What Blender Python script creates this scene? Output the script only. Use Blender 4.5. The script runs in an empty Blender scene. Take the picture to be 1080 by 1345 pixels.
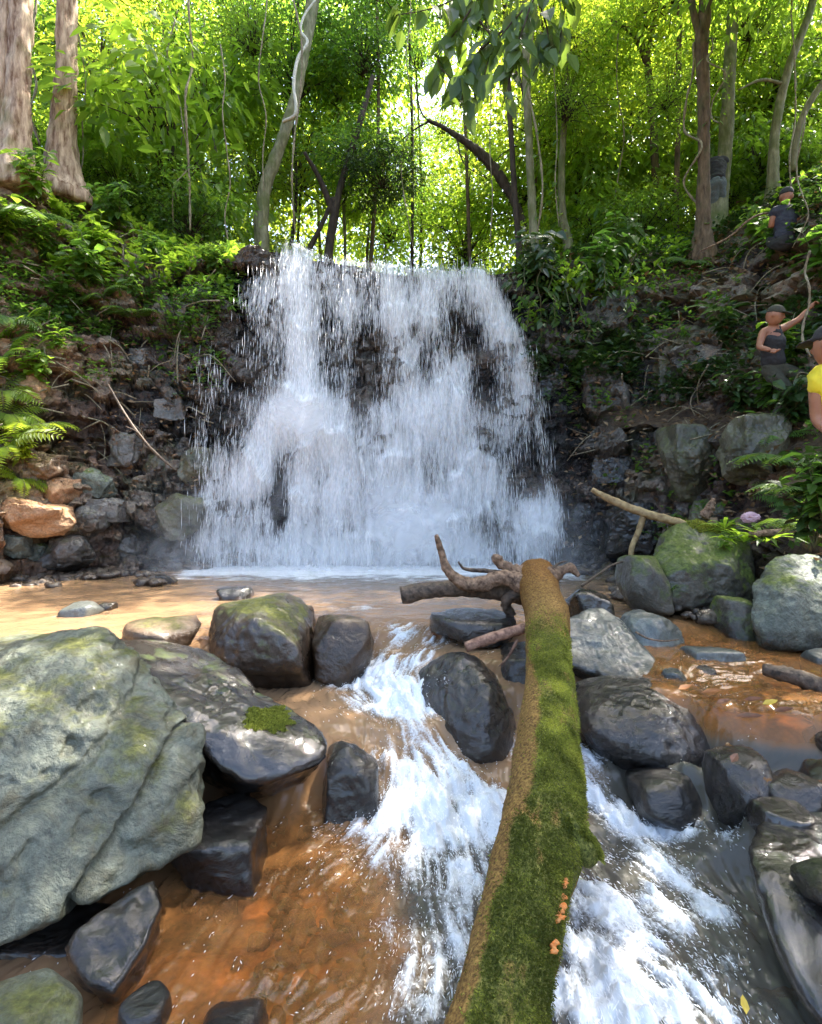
import bpy, bmesh, math, random
import numpy as np
from mathutils import Vector, Matrix, noise as mnoise

# ------------------------------------------------------------------ camera, sky, sun, exposure
sc = bpy.context.scene
C = sc.collection
cam_data = bpy.data.cameras.new('camera')
cam = bpy.data.objects.new('camera', cam_data); C.objects.link(cam)
cam.location = (0, 0, 1.2); cam.rotation_euler = (math.radians(90), 0, 0)
cam_data.sensor_fit = 'HORIZONTAL'; cam_data.sensor_width = 36.0; cam_data.lens = 24.0
cam_data.shift_y = -32.5 / 1080.0
cam_data.clip_start = 0.05; cam_data.clip_end = 600
sc.camera = cam

SUN_DIR = Vector((0.40, 0.34, 0.85)).normalized()          # towards the sun
sun_el = math.asin(SUN_DIR.z); sun_az = math.atan2(SUN_DIR.x, SUN_DIR.y)
world = bpy.data.worlds.new('World'); sc.world = world; world.use_nodes = True
wn = world.node_tree.nodes; wl = world.node_tree.links
bg = wn['Background']
sky = wn.new('ShaderNodeTexSky'); sky.sky_type = 'NISHITA'; sky.sun_disc = False
sky.sun_elevation = sun_el; sky.sun_rotation = sun_az; sky.air_density = 1.0; sky.dust_density = 3.5; sky.ozone_density = 1.0
wl.new(sky.outputs[0], bg.inputs[0]); bg.inputs[1].default_value = 0.15
sun_d = bpy.data.lights.new('sun', 'SUN'); sun_d.energy = 4.6; sun_d.angle = math.radians(0.55); sun_d.color = (1.0, 0.94, 0.84)
sun = bpy.data.objects.new('sun', sun_d); C.objects.link(sun)
sun.rotation_euler = SUN_DIR.to_track_quat('Z', 'Y').to_euler()
sc.view_settings.view_transform = 'Standard'; sc.view_settings.look = 'None'
sc.view_settings.exposure = 2.65; sc.view_settings.gamma = 1.0
cy = sc.cycles
cy.max_bounces = 7; cy.diffuse_bounces = 3; cy.glossy_bounces = 3; cy.transmission_bounces = 5; cy.transparent_max_bounces = 24
cy.caustics_reflective = False; cy.caustics_refractive = False; cy.sample_clamp_indirect = 6.0

# ------------------------------------------------------------------ helpers
rng = np.random.default_rng(11)
F = 720.0
def P(px, py, Y):                       # a point seen at px,py of the photograph, Y metres in front
    return np.array([(px - 540.0) / F * Y, Y, 1.2 + (640.0 - py) / F * Y])
def PZ(px, py, z):                      # the point of height z seen at px,py
    Y = (1.2 - z) * F / (py - 640.0)
    return np.array([(px - 540.0) / F * Y, Y, z])
def Yz(py, z): return (1.2 - z) * F / (py - 640.0)

def _hash(ix, iy, iz, seed):
    h = (ix.astype(np.int64) * 374761393 + iy.astype(np.int64) * 668265263 + iz.astype(np.int64) * 2147483647 + seed * 974634777) & 0xFFFFFFFF
    h = ((h ^ (h >> 13)) * 1274126177) & 0xFFFFFFFF
    h = ((h ^ (h >> 16)) * 2246822519) & 0xFFFFFFFF
    return ((h ^ (h >> 15)) & 0xFFFFFF) / float(0xFFFFFF)
def vnoise(p, seed=0):
    p = np.asarray(p, float); i = np.floor(p).astype(np.int64); f = p - i
    u = f * f * f * (f * (f * 6 - 15) + 10)
    out = 0
    for dx in (0, 1):
        wx = u[:, 0] if dx else 1 - u[:, 0]
        for dy in (0, 1):
            wy = u[:, 1] if dy else 1 - u[:, 1]
            for dz in (0, 1):
                wz = u[:, 2] if dz else 1 - u[:, 2]
                out = out + wx * wy * wz * _hash(i[:, 0] + dx, i[:, 1] + dy, i[:, 2] + dz, seed)
    return out * 2 - 1
def fbm(p, octs=4, seed=0, gain=0.5, lac=2.03):
    a = 1.0; s = 0; n = 0; p = np.asarray(p, float)
    for o in range(octs):
        s = s + a * vnoise(p + o * 17.3, seed + o); n += a; a *= gain; p = p * lac
    return s / n
def ridged(p, octs=4, seed=0):
    a = 1.0; s = 0; n = 0; p = np.asarray(p, float)
    for o in range(octs):
        s = s + a * (1 - 2 * np.abs(vnoise(p + o * 11.1, seed + o))); n += a; a *= .5; p = p * 2.1
    return s / n
def worley2(x, y, seed):                # cell random, F1, F2
    ix = np.floor(x).astype(np.int64); iy = np.floor(y).astype(np.int64)
    f1 = np.full(x.shape, 9.0); f2 = f1.copy(); cid = np.zeros(x.shape)
    for dx in (-1, 0, 1):
        for dy in (-1, 0, 1):
            cx = ix + dx; cyy = iy + dy; z = np.zeros_like(cx)
            jx = _hash(cx, cyy, z, seed); jy = _hash(cx, cyy, z + 1, seed); r = _hash(cx, cyy, z + 2, seed)
            d = np.maximum(np.abs(cx + .15 + .7 * jx - x), np.abs(cyy + .15 + .7 * jy - y)) * .7 + .3 * np.hypot(cx + .5 * .3 + .7 * jx - x, cyy + .15 + .7 * jy - y)
            m = d < f1
            f2 = np.where(m, f1, np.minimum(f2, d)); cid = np.where(m, r, cid); f1 = np.where(m, d, f1)
    return cid, f1, f2
def sstep(a, b, x):
    t = np.clip((x - a) / (b - a), 0, 1); return t * t * (3 - 2 * t)

def np_mesh(name, V, faces, smooth=True):
    """faces: list of int arrays (n,k)"""
    me = bpy.data.meshes.new(name)
    V = np.asarray(V, np.float32); me.vertices.add(len(V)); me.vertices.foreach_set('co', V.ravel())
    loops = np.concatenate([f.ravel() for f in faces]).astype(np.int32)
    cnt = np.concatenate([np.full(len(f), f.shape[1], np.int32) for f in faces])
    st = np.concatenate([[0], np.cumsum(cnt)[:-1]]).astype(np.int32)
    me.loops.add(len(loops)); me.loops.foreach_set('vertex_index', loops)
    me.polygons.add(len(cnt)); me.polygons.foreach_set('loop_start', st); me.polygons.foreach_set('loop_total', cnt)
    me.polygons.foreach_set('use_smooth', np.full(len(cnt), smooth, bool))
    me.update(calc_edges=True); return me
def set_attr(me, name, arr):
    a = me.attributes.new(name, 'FLOAT', 'POINT'); a.data.foreach_set('value', np.asarray(arr, np.float32).ravel())
def grid_faces(nr, nc):
    i = np.arange(nr * nc).reshape(nr, nc)
    return np.stack([i[:-1, :-1], i[:-1, 1:], i[1:, 1:], i[1:, :-1]], -1).reshape(-1, 4)
def link(name, me, mat=None, parent=None):
    o = bpy.data.objects.new(name, me); C.objects.link(o)
    if mat is not None: me.materials.append(mat)
    if parent is not None: o.parent = parent
    return o
def tag(o, label=None, cat=None, group=None, kind=None):
    if label: o['label'] = label
    if cat: o['category'] = cat
    if group: o['group'] = group
    if kind: o['kind'] = kind
    return o
def thing(name, label, cat, loc=(0, 0, 0), rz=0.0, group=None):
    o = bpy.data.objects.new(name, None); C.objects.link(o); o.location = loc; o.rotation_euler = (0, 0, rz)
    o.empty_display_size = .05
    return tag(o, label, cat, group)
def copy_thing(src, loc, rz=0.0, scale=1.0, label=None, tilt=(0, 0)):
    c = src.copy(); C.objects.link(c); c.location = loc; c.rotation_euler = (tilt[0], tilt[1], rz); c.scale = (scale,) * 3
    if label: c['label'] = label
    for ch in src.children:
        d = ch.copy(); C.objects.link(d); d.parent = c
        for g in ch.children:
            e = g.copy(); C.objects.link(e); e.parent = d
    return c

# tube along a path with a radius per point
def frames(pts):
    pts = np.asarray(pts, float); t = np.gradient(pts, axis=0); t /= np.linalg.norm(t, axis=1)[:, None] + 1e-9
    up = np.array([0, 0, 1.0]) if abs(t[0][2]) < .9 else np.array([1.0, 0, 0])
    n = np.cross(up, t[0]); n /= np.linalg.norm(n); N = [n]
    for k in range(1, len(pts)):
        n = N[-1] - t[k] * np.dot(N[-1], t[k]); n /= np.linalg.norm(n) + 1e-9; N.append(n)
    N = np.array(N); return t, N, np.cross(t, N)
def spline(pts, n, extra=None):
    pts = np.asarray(pts, float); k = len(pts)
    s = np.concatenate([[0], np.cumsum(np.linalg.norm(np.diff(pts[:, :3], axis=0), axis=1))])
    u = np.linspace(0, s[-1], n); out = np.zeros((n, pts.shape[1]))
    idx = np.clip(np.searchsorted(s, u, 'right') - 1, 0, k - 2)
    t = ((u - s[idx]) / (s[idx + 1] - s[idx] + 1e-9))[:, None]
    m = np.zeros_like(pts)
    m[1:-1] = (pts[2:] - pts[:-2]) / (s[2:] - s[:-2])[:, None]; m[0] = (pts[1] - pts[0]) / (s[1] - s[0]); m[-1] = (pts[-1] - pts[-2]) / (s[-1] - s[-2])
    h = (s[idx + 1] - s[idx])[:, None]
    return (2*t**3-3*t**2+1)*pts[idx] + (t**3-2*t**2+t)*h*m[idx] + (-2*t**3+3*t**2)*pts[idx+1] + (t**3-t**2)*h*m[idx+1]
class MB:                               # gathers geometry into one mesh
    def __init__(s): s.v = []; s.f = {3: [], 4: []}; s.n = 0; s.a = []
    def add(s, V, faces, tint=0.5):
        V = np.asarray(V, float).reshape(-1, 3)
        for f in faces:
            f = np.asarray(f); s.f[f.shape[1]].append(f + s.n)
        s.v.append(V); s.a.append(np.full(len(V), tint) if np.isscalar(tint) else np.asarray(tint)); s.n += len(V)
    def tube(s, pts, rad, sides=8, cap=True, rough=0.0, seed=0, tint=.5, ridge=False):
        pts = np.asarray(pts, float); n = len(pts); rad = np.broadcast_to(np.asarray(rad, float), (n,))
        t, N, B = frames(pts); a = np.linspace(0, 2 * np.pi, sides, endpoint=False)
        dirs = N[:, None] * np.cos(a)[None, :, None] + B[:, None] * np.sin(a)[None, :, None]
        V = pts[:, None] + dirs * rad[:, None, None]
        if rough:
            q = V.reshape(-1, 3); r = fbm(q * 9 / max(.3, rad.max() * 10) * 3, 3, seed) * rough
            if ridge: r = r * .5 + rough * (.55 * ridged(q * np.array([1, 1, .12]) * 7 / max(.1, rad.max()) * .3, 3, seed + 2) + .35 * fbm(q * np.array([1, 1, .3]) * 22, 3, seed + 4))
            V = V + dirs * (r.reshape(n, sides, 1) * rad[:, None, None])
        V = V.reshape(-1, 3); i = np.arange(n * sides).reshape(n, sides); j = np.roll(i, -1, 1)
        q = np.stack([i[:-1], j[:-1], j[1:], i[1:]], -1).reshape(-1, 4); fs = [q]
        if cap:
            V = np.vstack([V, pts[0], pts[-1]]); c0 = n * sides; 
            fs.append(np.stack([np.full(sides, c0), j[0], i[0]], -1)); fs.append(np.stack([np.full(sides, c0 + 1), i[-1], j[-1]], -1))
        s.add(V, fs, tint)
    def build(s, name, mat, parent=None, smooth=True):
        fs = [np.concatenate(s.f[k]) for k in (3, 4) if s.f[k]]
        me = np_mesh(name, np.concatenate(s.v), fs, smooth); set_attr(me, 'tint', np.concatenate(s.a))
        return link(name, me, mat, parent)

# ------------------------------------------------------------------ materials
def mat_new(name):
    m = bpy.data.materials.new(name); m.use_nodes = True; nt = m.node_tree; nt.nodes.clear()
    return m, nt, (lambda t, **k: _nd(nt, t, **k)), nt.links.new
def _nd(nt, t, **k):
    n = nt.nodes.new(t)
    for a, b in k.items():
        if a.startswith('i_'):
            key = a[2:]; key = int(key) if key.isdigit() else key.replace('_', ' ')
            n.inputs[key].default_value = b
        else: setattr(n, a, b)
    return n
def ramp(nt, stops, interp='LINEAR'):
    r = nt.nodes.new('ShaderNodeValToRGB'); e = r.color_ramp.elements; r.color_ramp.interpolation = interp
    while len(e) < len(stops): e.new(.5)
    for k, (p, c) in enumerate(stops):
        e[k].position = p; e[k].color = (*c, 1) if len(c) == 3 else c
    return r
def col(c): return (*c, 1.0)

def rock_mat(name, ca, cb, moss=0.0, moss_c=(.07, .11, .012), wet=0.3, rough=(.35, .75), stain=(.1, .06, .025), stain_a=.25, scale=1.0, bump=.5, wet_z=None, lichen=0.0):
    m, nt, N, L = mat_new(name)
    geo = N('ShaderNodeNewGeometry'); pos = geo.outputs['Position']
    n1 = N('ShaderNodeTexNoise', i_Scale=2.2 * scale, i_Detail=8.0, i_Roughness=.62); L(pos, n1.inputs['Vector'])
    n2 = N('ShaderNodeTexNoise', i_Scale=38.0 * scale, i_Detail=6.0, i_Roughness=.7); L(pos, n2.inputs['Vector'])
    n3 = N('ShaderNodeTexNoise', i_Scale=7.0 * scale, i_Detail=7.0, i_Roughness=.6, i_Distortion=.6); L(pos, n3.inputs['Vector'])
    r1 = ramp(nt, [(.36, ca), (.64, cb)]); L(n1.outputs[0], r1.inputs[0])
    sp = N('ShaderNodeMapRange', i_1=.35, i_2=.7, i_3=.62, i_4=1.35); L(n2.outputs[0], sp.inputs[0])
    mul = N('ShaderNodeMixRGB', blend_type='MULTIPLY'); mul.inputs[0].default_value = 1; L(r1.outputs[0], mul.inputs[1]); L(sp.outputs[0], mul.inputs[2])
    st = N('ShaderNodeMapRange', i_1=.5, i_2=.68, i_3=0.0, i_4=stain_a); L(n3.outputs[0], st.inputs[0])
    mx = N('ShaderNodeMixRGB'); L(st.outputs[0], mx.inputs[0]); L(mul.outputs[0], mx.inputs[1]); mx.inputs[2].default_value = col(stain)
    c = mx.outputs[0]
    if lichen:
        nl = N('ShaderNodeTexNoise', i_Scale=13.0 * scale, i_Detail=5.0, i_Roughness=.75); L(pos, nl.inputs['Vector'])
        lr = N('ShaderNodeMapRange', i_1=.56, i_2=.66, i_3=0.0, i_4=lichen); L(nl.outputs[0], lr.inputs[0])
        lm = N('ShaderNodeMixRGB'); L(lr.outputs[0], lm.inputs[0]); L(c, lm.inputs[1]); lm.inputs[2].default_value = col((.2, .235, .2)); c = lm.outputs[0]
    mossfac = None
    if moss:
        sx = N('ShaderNodeSeparateXYZ'); L(geo.outputs['Normal'], sx.inputs[0])
        a = N('ShaderNodeMath', operation='MULTIPLY_ADD', i_1=.42, i_2=moss - .95); L(sx.outputs[2], a.inputs[0])
        nm = N('ShaderNodeTexNoise', i_Scale=3.4 * scale, i_Detail=7.0, i_Roughness=.68); L(pos, nm.inputs['Vector'])
        b = N('ShaderNodeMath', operation='MULTIPLY_ADD', i_1=1.5); L(nm.outputs[0], b.inputs[0]); L(a.outputs[0], b.inputs[2])
        mr = N('ShaderNodeMapRange', i_1=.28, i_2=.5, i_3=0.0, i_4=1.0); L(b.outputs[0], mr.inputs[0]); mossfac = mr.outputs[0]
        mc = N('ShaderNodeMixRGB', blend_type='MULTIPLY'); mc.inputs[0].default_value = 1; mc.inputs[1].default_value = col(moss_c); 
        ms = N('ShaderNodeMapRange', i_1=.3, i_2=.7, i_3=.35, i_4=1.6); L(n2.outputs[0], ms.inputs[0]); L(ms.outputs[0], mc.inputs[2])
        mm = N('ShaderNodeMixRGB'); L(mossfac, mm.inputs[0]); L(c, mm.inputs[1]); L(mc.outputs[0], mm.inputs[2]); c = mm.outputs[0]
    wn_ = N('ShaderNodeMapRange', i_1=.38, i_2=.62, i_3=0.0, i_4=1.0); L(n3.outputs[0], wn_.inputs[0])
    rr = N('ShaderNodeMapRange', i_1=0.0, i_2=1.0, i_3=rough[0], i_4=rough[1]); L(wn_.outputs[0], rr.inputs[0]); ro = rr.outputs[0]
    if wet_z is not None:
        sz = N('ShaderNodeSeparateXYZ'); L(pos, sz.inputs[0])
        zz = N('ShaderNodeMath', operation='MULTIPLY_ADD', i_1=.22); L(n3.outputs[0], zz.inputs[0]); 
        ng = N('ShaderNodeMath', operation='MULTIPLY', i_1=-1.0); L(sz.outputs[2], ng.inputs[0]); L(ng.outputs[0], zz.inputs[2])
        wm = N('ShaderNodeMapRange', i_1=-wet_z + .02, i_2=-wet_z + .16, i_3=0.0, i_4=1.0); L(zz.outputs[0], wm.inputs[0])
        dk = N('ShaderNodeMixRGB', blend_type='MULTIPLY'); L(wm.outputs[0], dk.inputs[0]); L(c, dk.inputs[1]); dk.inputs[2].default_value = col((.28, .25, .22)); c = dk.outputs[0]
        rm = N('ShaderNodeMix'); L(wm.outputs[0], rm.inputs[0]); L(ro, rm.inputs[2]); rm.inputs[3].default_value = .14; ro = rm.outputs[0]
    b1 = N('ShaderNodeBump', i_Strength=bump, i_Distance=.055); L(n3.outputs[0], b1.inputs['Height'])
    b2 = N('ShaderNodeBump', i_Strength=bump, i_Distance=.014); L(n2.outputs[0], b2.inputs['Height']); L(b1.outputs[0], b2.inputs['Normal'])
    b3 = N('ShaderNodeBump', i_Strength=bump * .7, i_Distance=.02); L(n3.outputs[0], b3.inputs['Height'])
    pb = N('ShaderNodeBsdfPrincipled'); L(c, pb.inputs['Base Color']); L(b2.outputs[0], pb.inputs['Normal'])
    if mossfac is not None:
        rm2 = N('ShaderNodeMix'); L(mossfac, rm2.inputs[0]); L(ro, rm2.inputs[2]); rm2.inputs[3].default_value = .95; ro = rm2.outputs[0]
    L(ro, pb.inputs['Roughness']); pb.inputs['Specular IOR Level'].default_value = .5
    pb.inputs['Coat Weight'].default_value = wet; pb.inputs['Coat Roughness'].default_value = .05
    L(b3.outputs[0], pb.inputs['Coat Normal'])
    out = N('ShaderNodeOutputMaterial'); L(pb.outputs[0], out.inputs[0]); return m

def leaf_mat(name, ca, cb, tr, rough=.4, trans=.45, spec=.5):
    m, nt, N, L = mat_new(name)
    at = N('ShaderNodeAttribute', attribute_name='tint')
    r = ramp(nt, [(.0, ca), (1.0, cb)]); L(at.outputs['Fac'], r.inputs[0])
    r2 = ramp(nt, [(.0, tuple(x * .55 for x in tr)), (1.0, tr)]); L(at.outputs['Fac'], r2.inputs[0])
    pb = N('ShaderNodeBsdfPrincipled', i_Roughness=rough); L(r.outputs[0], pb.inputs['Base Color']); pb.inputs['Specular IOR Level'].default_value = spec
    t = N('ShaderNodeBsdfTranslucent'); L(r2.outputs[0], t.inputs[0])
    mx = N('ShaderNodeMixShader', i_0=trans); L(pb.outputs[0], mx.inputs[1]); L(t.outputs[0], mx.inputs[2])
    out = N('ShaderNodeOutputMaterial'); L(mx.outputs[0], out.inputs[0]); return m

def bark_mat(name, ca, cb, moss=0.0, moss_c=(.07, .11, .015), rough=.85, zs=.25, scale=1.0, bump=.7):
    m, nt, N, L = mat_new(name)
    geo = N('ShaderNodeNewGeometry'); mp = N('ShaderNodeMapping'); mp.inputs['Scale'].default_value = (1, 1, zs); L(geo.outputs['Position'], mp.inputs[0])
    n1 = N('ShaderNodeTexNoise', i_Scale=16.0 * scale, i_Detail=7.0, i_Roughness=.65); L(mp.outputs[0], n1.inputs['Vector'])
    n2 = N('ShaderNodeTexNoise', i_Scale=3.0 * scale, i_Detail=5.0); L(geo.outputs['Position'], n2.inputs['Vector'])
    r = ramp(nt, [(.34, ca), (.66, cb)]); L(n1.outputs[0], r.inputs[0])
    mr = N('ShaderNodeMapRange', i_1=.62 - moss * .3, i_2=.78 - moss * .3, i_3=0.0, i_4=min(1.0, moss * 1.5)); L(n2.outputs[0], mr.inputs[0])
    mx = N('ShaderNodeMixRGB'); L(mr.outputs[0], mx.inputs[0]); L(r.outputs[0], mx.inputs[1]); mx.inputs[2].default_value = col(moss_c)
    b = N('ShaderNodeBump', i_Strength=bump, i_Distance=.02); L(n1.outputs[0], b.inputs['Height'])
    pb = N('ShaderNodeBsdfPrincipled', i_Roughness=rough); L(mx.outputs[0], pb.inputs['Base Color']); L(b.outputs[0], pb.inputs['Normal'])
    pb.inputs['Specular IOR Level'].default_value = .3
    out = N('ShaderNodeOutputMaterial'); L(pb.outputs[0], out.inputs[0]); return m

def plain_mat(name, c, rough=.7, c2=None, scale=30.0, trans=0.0):
    m, nt, N, L = mat_new(name)
    tc = N('ShaderNodeNewGeometry'); n = N('ShaderNodeTexNoise', i_Scale=scale, i_Detail=5.0); L(tc.outputs['Position'], n.inputs['Vector'])
    r = ramp(nt, [(.35, c), (.65, c2 or tuple(x * .8 for x in c))]); L(n.outputs[0], r.inputs[0])
    b = N('ShaderNodeBump', i_Strength=.25, i_Distance=.01); L(n.outputs[0], b.inputs['Height'])
    pb = N('ShaderNodeBsdfPrincipled', i_Roughness=rough); L(r.outputs[0], pb.inputs['Base Color']); L(b.outputs[0], pb.inputs['Normal'])
    out = N('ShaderNodeOutputMaterial')
    if trans:
        t = N('ShaderNodeBsdfTranslucent'); L(r.outputs[0], t.inputs[0]); mx = N('ShaderNodeMixShader', i_0=trans); L(pb.outputs[0], mx.inputs[1]); L(t.outputs[0], mx.inputs[2]); L(mx.outputs[0], out.inputs[0])
    else: L(pb.outputs[0], out.inputs[0])
    return m
# ------------------------------------------------------------------ the gorge wall: one sheet from the pool's edge up to the far forest floor
ST = [  # foot x, y, direction back x, y, profile (distance back, height), rockiness, redness
 (-5.6, -6.0, -1, 0, [(0, -1.2), (.6, .2), (2, 1.6), (4, 3.4), (8, 6), (40, 14)], .1, .8),
 (-5.4, 2.0, -1, .05, [(0, -1.2), (.5, .2), (1.6, 1.6), (3.4, 3.6), (8, 6), (40, 14)], .1, .8),
 (-5.5, 5.2, -.9, .3, [(0, -.6), (.4, .6), (1.2, 2.2), (2.3, 4.6), (3.4, 6.8), (8, 8.8), (40, 15)], .3, .9),
 (-5.0, 7.0, -.75, .6, [(0, -.6), (.25, .7), (.8, 2.0), (1.6, 4.1), (2.5, 6.4), (3.4, 7.4), (8, 8.8), (40, 15)], .55, .9),
 (-4.3, 7.75, -.5, .85, [(0, -.6), (.2, .8), (.6, 2.3), (1.2, 3.7), (2.1, 5.6), (3.1, 6.6), (8, 8.0), (40, 14)], .9, .45),
 (-3.5, 8.2, -.3, .95, [(0, -.6), (.2, 1.2), (.45, 2.6), (.8, 3.9), (1.3, 4.9), (2.4, 5.6), (8, 6.2), (40, 12)], 1, .1),
 (-2.6, 8.35, -.1, 1, [(0, -.6), (.2, 1.3), (.42, 2.6), (.62, 4.0), (.8, 5.25), (1.5, 5.32), (4, 5.4), (12, 5.8), (40, 10)], 1, 0),
 (-1.6, 8.45, 0, 1, [(0, -.6), (.22, 1.3), (.45, 2.7), (.62, 4.0), (.78, 5.02), (1.5, 5.08), (4, 5.2), (12, 5.6), (40, 9)], 1, 0),
 (0.2, 8.5, 0, 1, [(0, -.6), (.25, 1.2), (.45, 2.5), (.62, 3.9), (.78, 4.78), (1.5, 4.85), (4, 5.0), (12, 5.4), (40, 9)], 1, 0),
 (1.2, 8.5, 0, 1, [(0, -.6), (.2, 1.2), (.42, 2.5), (.6, 3.9), (.78, 4.78), (1.5, 4.9), (4, 5.0), (12, 5.6), (40, 10)], 1, 0),
 (2.3, 8.4, .1, 1, [(0, -.6), (.15, 1.2), (.3, 2.6), (.5, 3.9), (.75, 4.8), (1.5, 5.15), (4, 5.6), (12, 6.2), (40, 11)], 1, 0),
 (3.1, 8.05, .35, .92, [(0, -.6), (.12, .9), (.25, 2.2), (.75, 2.6), (1.0, 3.7), (1.6, 4.8), (2.6, 5.6), (3.6, 6.1), (9, 7.2), (40, 12)], 1, 0),
 (3.6, 7.3, .7, .7, [(0, -.6), (.15, .9), (.3, 2.05), (1.0, 2.35), (1.7, 3.5), (2.8, 5.1), (3.6, 6.0), (5, 6.8), (9, 8.2), (40, 14)], .95, .1),
 (3.5, 6.2, .92, .38, [(0, -.6), (.2, .7), (.45, 1.75), (1.1, 2.1), (2.0, 3.6), (2.9, 5.3), (4, 6.3), (6, 7.2), (9, 8.4), (40, 15)], .7, .3),
 (3.2, 5.0, 1, .2, [(0, -.6), (.3, .3), (.8, .75), (1.5, 1.7), (2.6, 3.0), (4.4, 5.0), (9, 8), (40, 15)], .4, .5),
 (3.15, 3.6, 1, .05, [(0, -.6), (.25, .15), (.8, .5), (1.7, 1.2), (3, 2.6), (5, 4.8), (9, 7.5), (40, 15)], .35, .5),
 (3.1, 1.5, 1, 0, [(0, -.8), (.3, .1), (1, .6), (2, 1.3), (4, 3.2), (8, 6), (40, 15)], .3, .5),
 (3.2, -6.0, 1, 0, [(0, -1.2), (.5, .1), (1.5, 1.0), (4, 3.2), (8, 6), (40, 15)], .2, .5),
]
fo = np.array([(a[0], a[1]) for a in ST]); cs = np.concatenate([[0], np.cumsum(np.linalg.norm(np.diff(fo, axis=0), axis=1))])
i0 = 1; i1 = 15
sg = np.concatenate([np.arange(cs[0], cs[2], .1), np.arange(cs[2], cs[14], .026), np.arange(cs[14], cs[-1] + .05, .08)]); ns = len(sg)
ctrl = np.array([(a[0], a[1], a[2], a[3], a[5], a[6]) for a in ST])
NV1, NV2 = 250, 90
vs = np.concatenate([np.linspace(0, .8, NV1, endpoint=False), .8 + .2 * np.linspace(0, 1, NV2) ** 1.6])
prof = []
for a in ST:
    p = np.array(a[4], float); dens = spline(np.c_[p, np.zeros(len(p))], 400)[:, :2] if False else None
    arc = np.concatenate([[0], np.cumsum(np.hypot(np.diff(p[:, 0]), np.diff(p[:, 1])))])
    near = np.interp(5.5 if a[0] > 3 or a[0] < -4 else 2.2, p[:, 0], arc)       # the detailed part of the profile
    w = np.interp(vs, [0, .8, 1.0], [0, near, arc[-1]])
    prof.append(np.c_[np.interp(w, arc, p[:, 0]), np.interp(w, arc, p[:, 1])])
prof = np.array(prof)                                                  # station, v, 2
def sm_interp(x, xp, fp):                                              # linear then softened
    y = np.interp(x, xp, fp); k = np.interp(x - .35, xp, fp) + np.interp(x + .35, xp, fp); return .5 * y + .25 * k
cst = np.stack([sm_interp(sg, cs, ctrl[:, k]) for k in range(6)], 1)
nb = np.linalg.norm(cst[:, 2:4], axis=1); cst[:, 2:4] /= nb[:, None]
D = np.zeros((len(vs), ns)); Z = D.copy()
for r in range(len(vs)):
    D[r] = sm_interp(sg, cs, prof[:, r, 0]); Z[r] = sm_interp(sg, cs, prof[:, r, 1])
X = cst[None, :, 0] + cst[None, :, 2] * D; Yc = cst[None, :, 1] + cst[None, :, 3] * D
S2 = np.broadcast_to(sg[None], D.shape)
dz = np.gradient(Z, axis=0); dd = np.gradient(D, axis=0) + 1e-6
steep = sstep(.9, 2.2, np.abs(dz / np.maximum(dd, 1e-3)))
# widen and roughen the steep mask
pp = np.stack([X, Yc, Z], -1).reshape(-1, 3)
nz = fbm(pp * .9, 4, 3).reshape(D.shape)
rockm = np.clip(cst[None, :, 4] * (sstep(.7, 1.6, np.abs(dz / np.maximum(dd, 1e-3))) + .25 * nz), 0, 1)
topfade = 1 - sstep(5.0, 8.0, D)
fallmask = sstep(-3.6, -3.0, X) * (1 - sstep(2.2, 2.9, X))
# blocks, two sizes, with jittered courses
wx = fbm(pp * 1.3, 2, 21).reshape(D.shape) * .22; wz = fbm(pp * 1.1 + 9, 2, 22).reshape(D.shape) * .2
big, f1, f2 = worley2((S2 + wx) / .62, (Z + wz + .1 * S2) / .5, 5)
sm_, g1, g2 = worley2((S2 + wx * .7) / .24, (Z + wz * .7 - .06 * S2) / .17, 6)
tiny, h1, h2 = worley2((S2 + wx) / .1, (Z + wz) / .075, 8)
course = np.floor((Z + .25 * fbm(np.stack([S2 * .5, Z * 0, Z * 0], -1).reshape(-1, 3), 2, 9).reshape(D.shape)) / .42)
crs = _hash(course.astype(np.int64), (S2 / 1.4).astype(np.int64), np.zeros(D.shape, np.int64), 4)
disp = (big - .5) * .32 + (sm_ - .5) * .17 + (tiny - .5) * .075 - .10 * (1 - sstep(.0, .09, f2 - f1)) - .05 * (1 - sstep(0, .1, g2 - g1)) + (crs - .5) * .16
disp = disp + .05 * fbm(pp * 5, 4, 12).reshape(D.shape)
soft = fbm(pp * .55, 3, 14).reshape(D.shape) * .5 + fbm(pp * 2.5, 4, 15).reshape(D.shape) * .14 + .035 * fbm(pp * 11, 3, 16).reshape(D.shape)
soft *= np.where(D > 5, 1.0, .75)
rk = np.clip(rockm * 1.2, 0, 1)
disp_all = rk * disp * (1.25 - .35 * fallmask) + (1 - rk) * soft * (1 - fallmask * .85)
edge = sstep(0, .03, vs)[:, None]
flat = 1 - steep
X2 = X - cst[None, :, 2] * disp_all * (1 - .75 * flat * (1 - rk)); Y2 = Yc - cst[None, :, 3] * disp_all * (1 - .75 * flat * (1 - rk))
Z2 = Z + disp_all * (.15 + .6 * flat * (1 - rk)) - fallmask * sstep(.5, 1.2, D) * .04
cl_me = np_mesh('cliff', np.stack([X2, Y2, Z2], -1).reshape(-1, 3), [grid_faces(*D.shape)], True)
_fl = (rk[:-1, :-1] < .35).ravel(); cl_me.polygons.foreach_set('use_smooth', _fl)
set_attr(cl_me, 'rock', rk); set_attr(cl_me, 'red', np.broadcast_to(cst[None, :, 5], D.shape) + .35 * nz)
wetm = np.clip(sstep(-4.3, -3.3, X) * (1 - sstep(2.6, 3.6, X)) * (1 - sstep(1.2, 3, D)) + (1 - sstep(.1, .5, Z)), 0, 1)
set_attr(cl_me, 'wetness', wetm)
set_attr(cl_me, 'blk', big * .6 + sm_ * .4)
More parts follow.
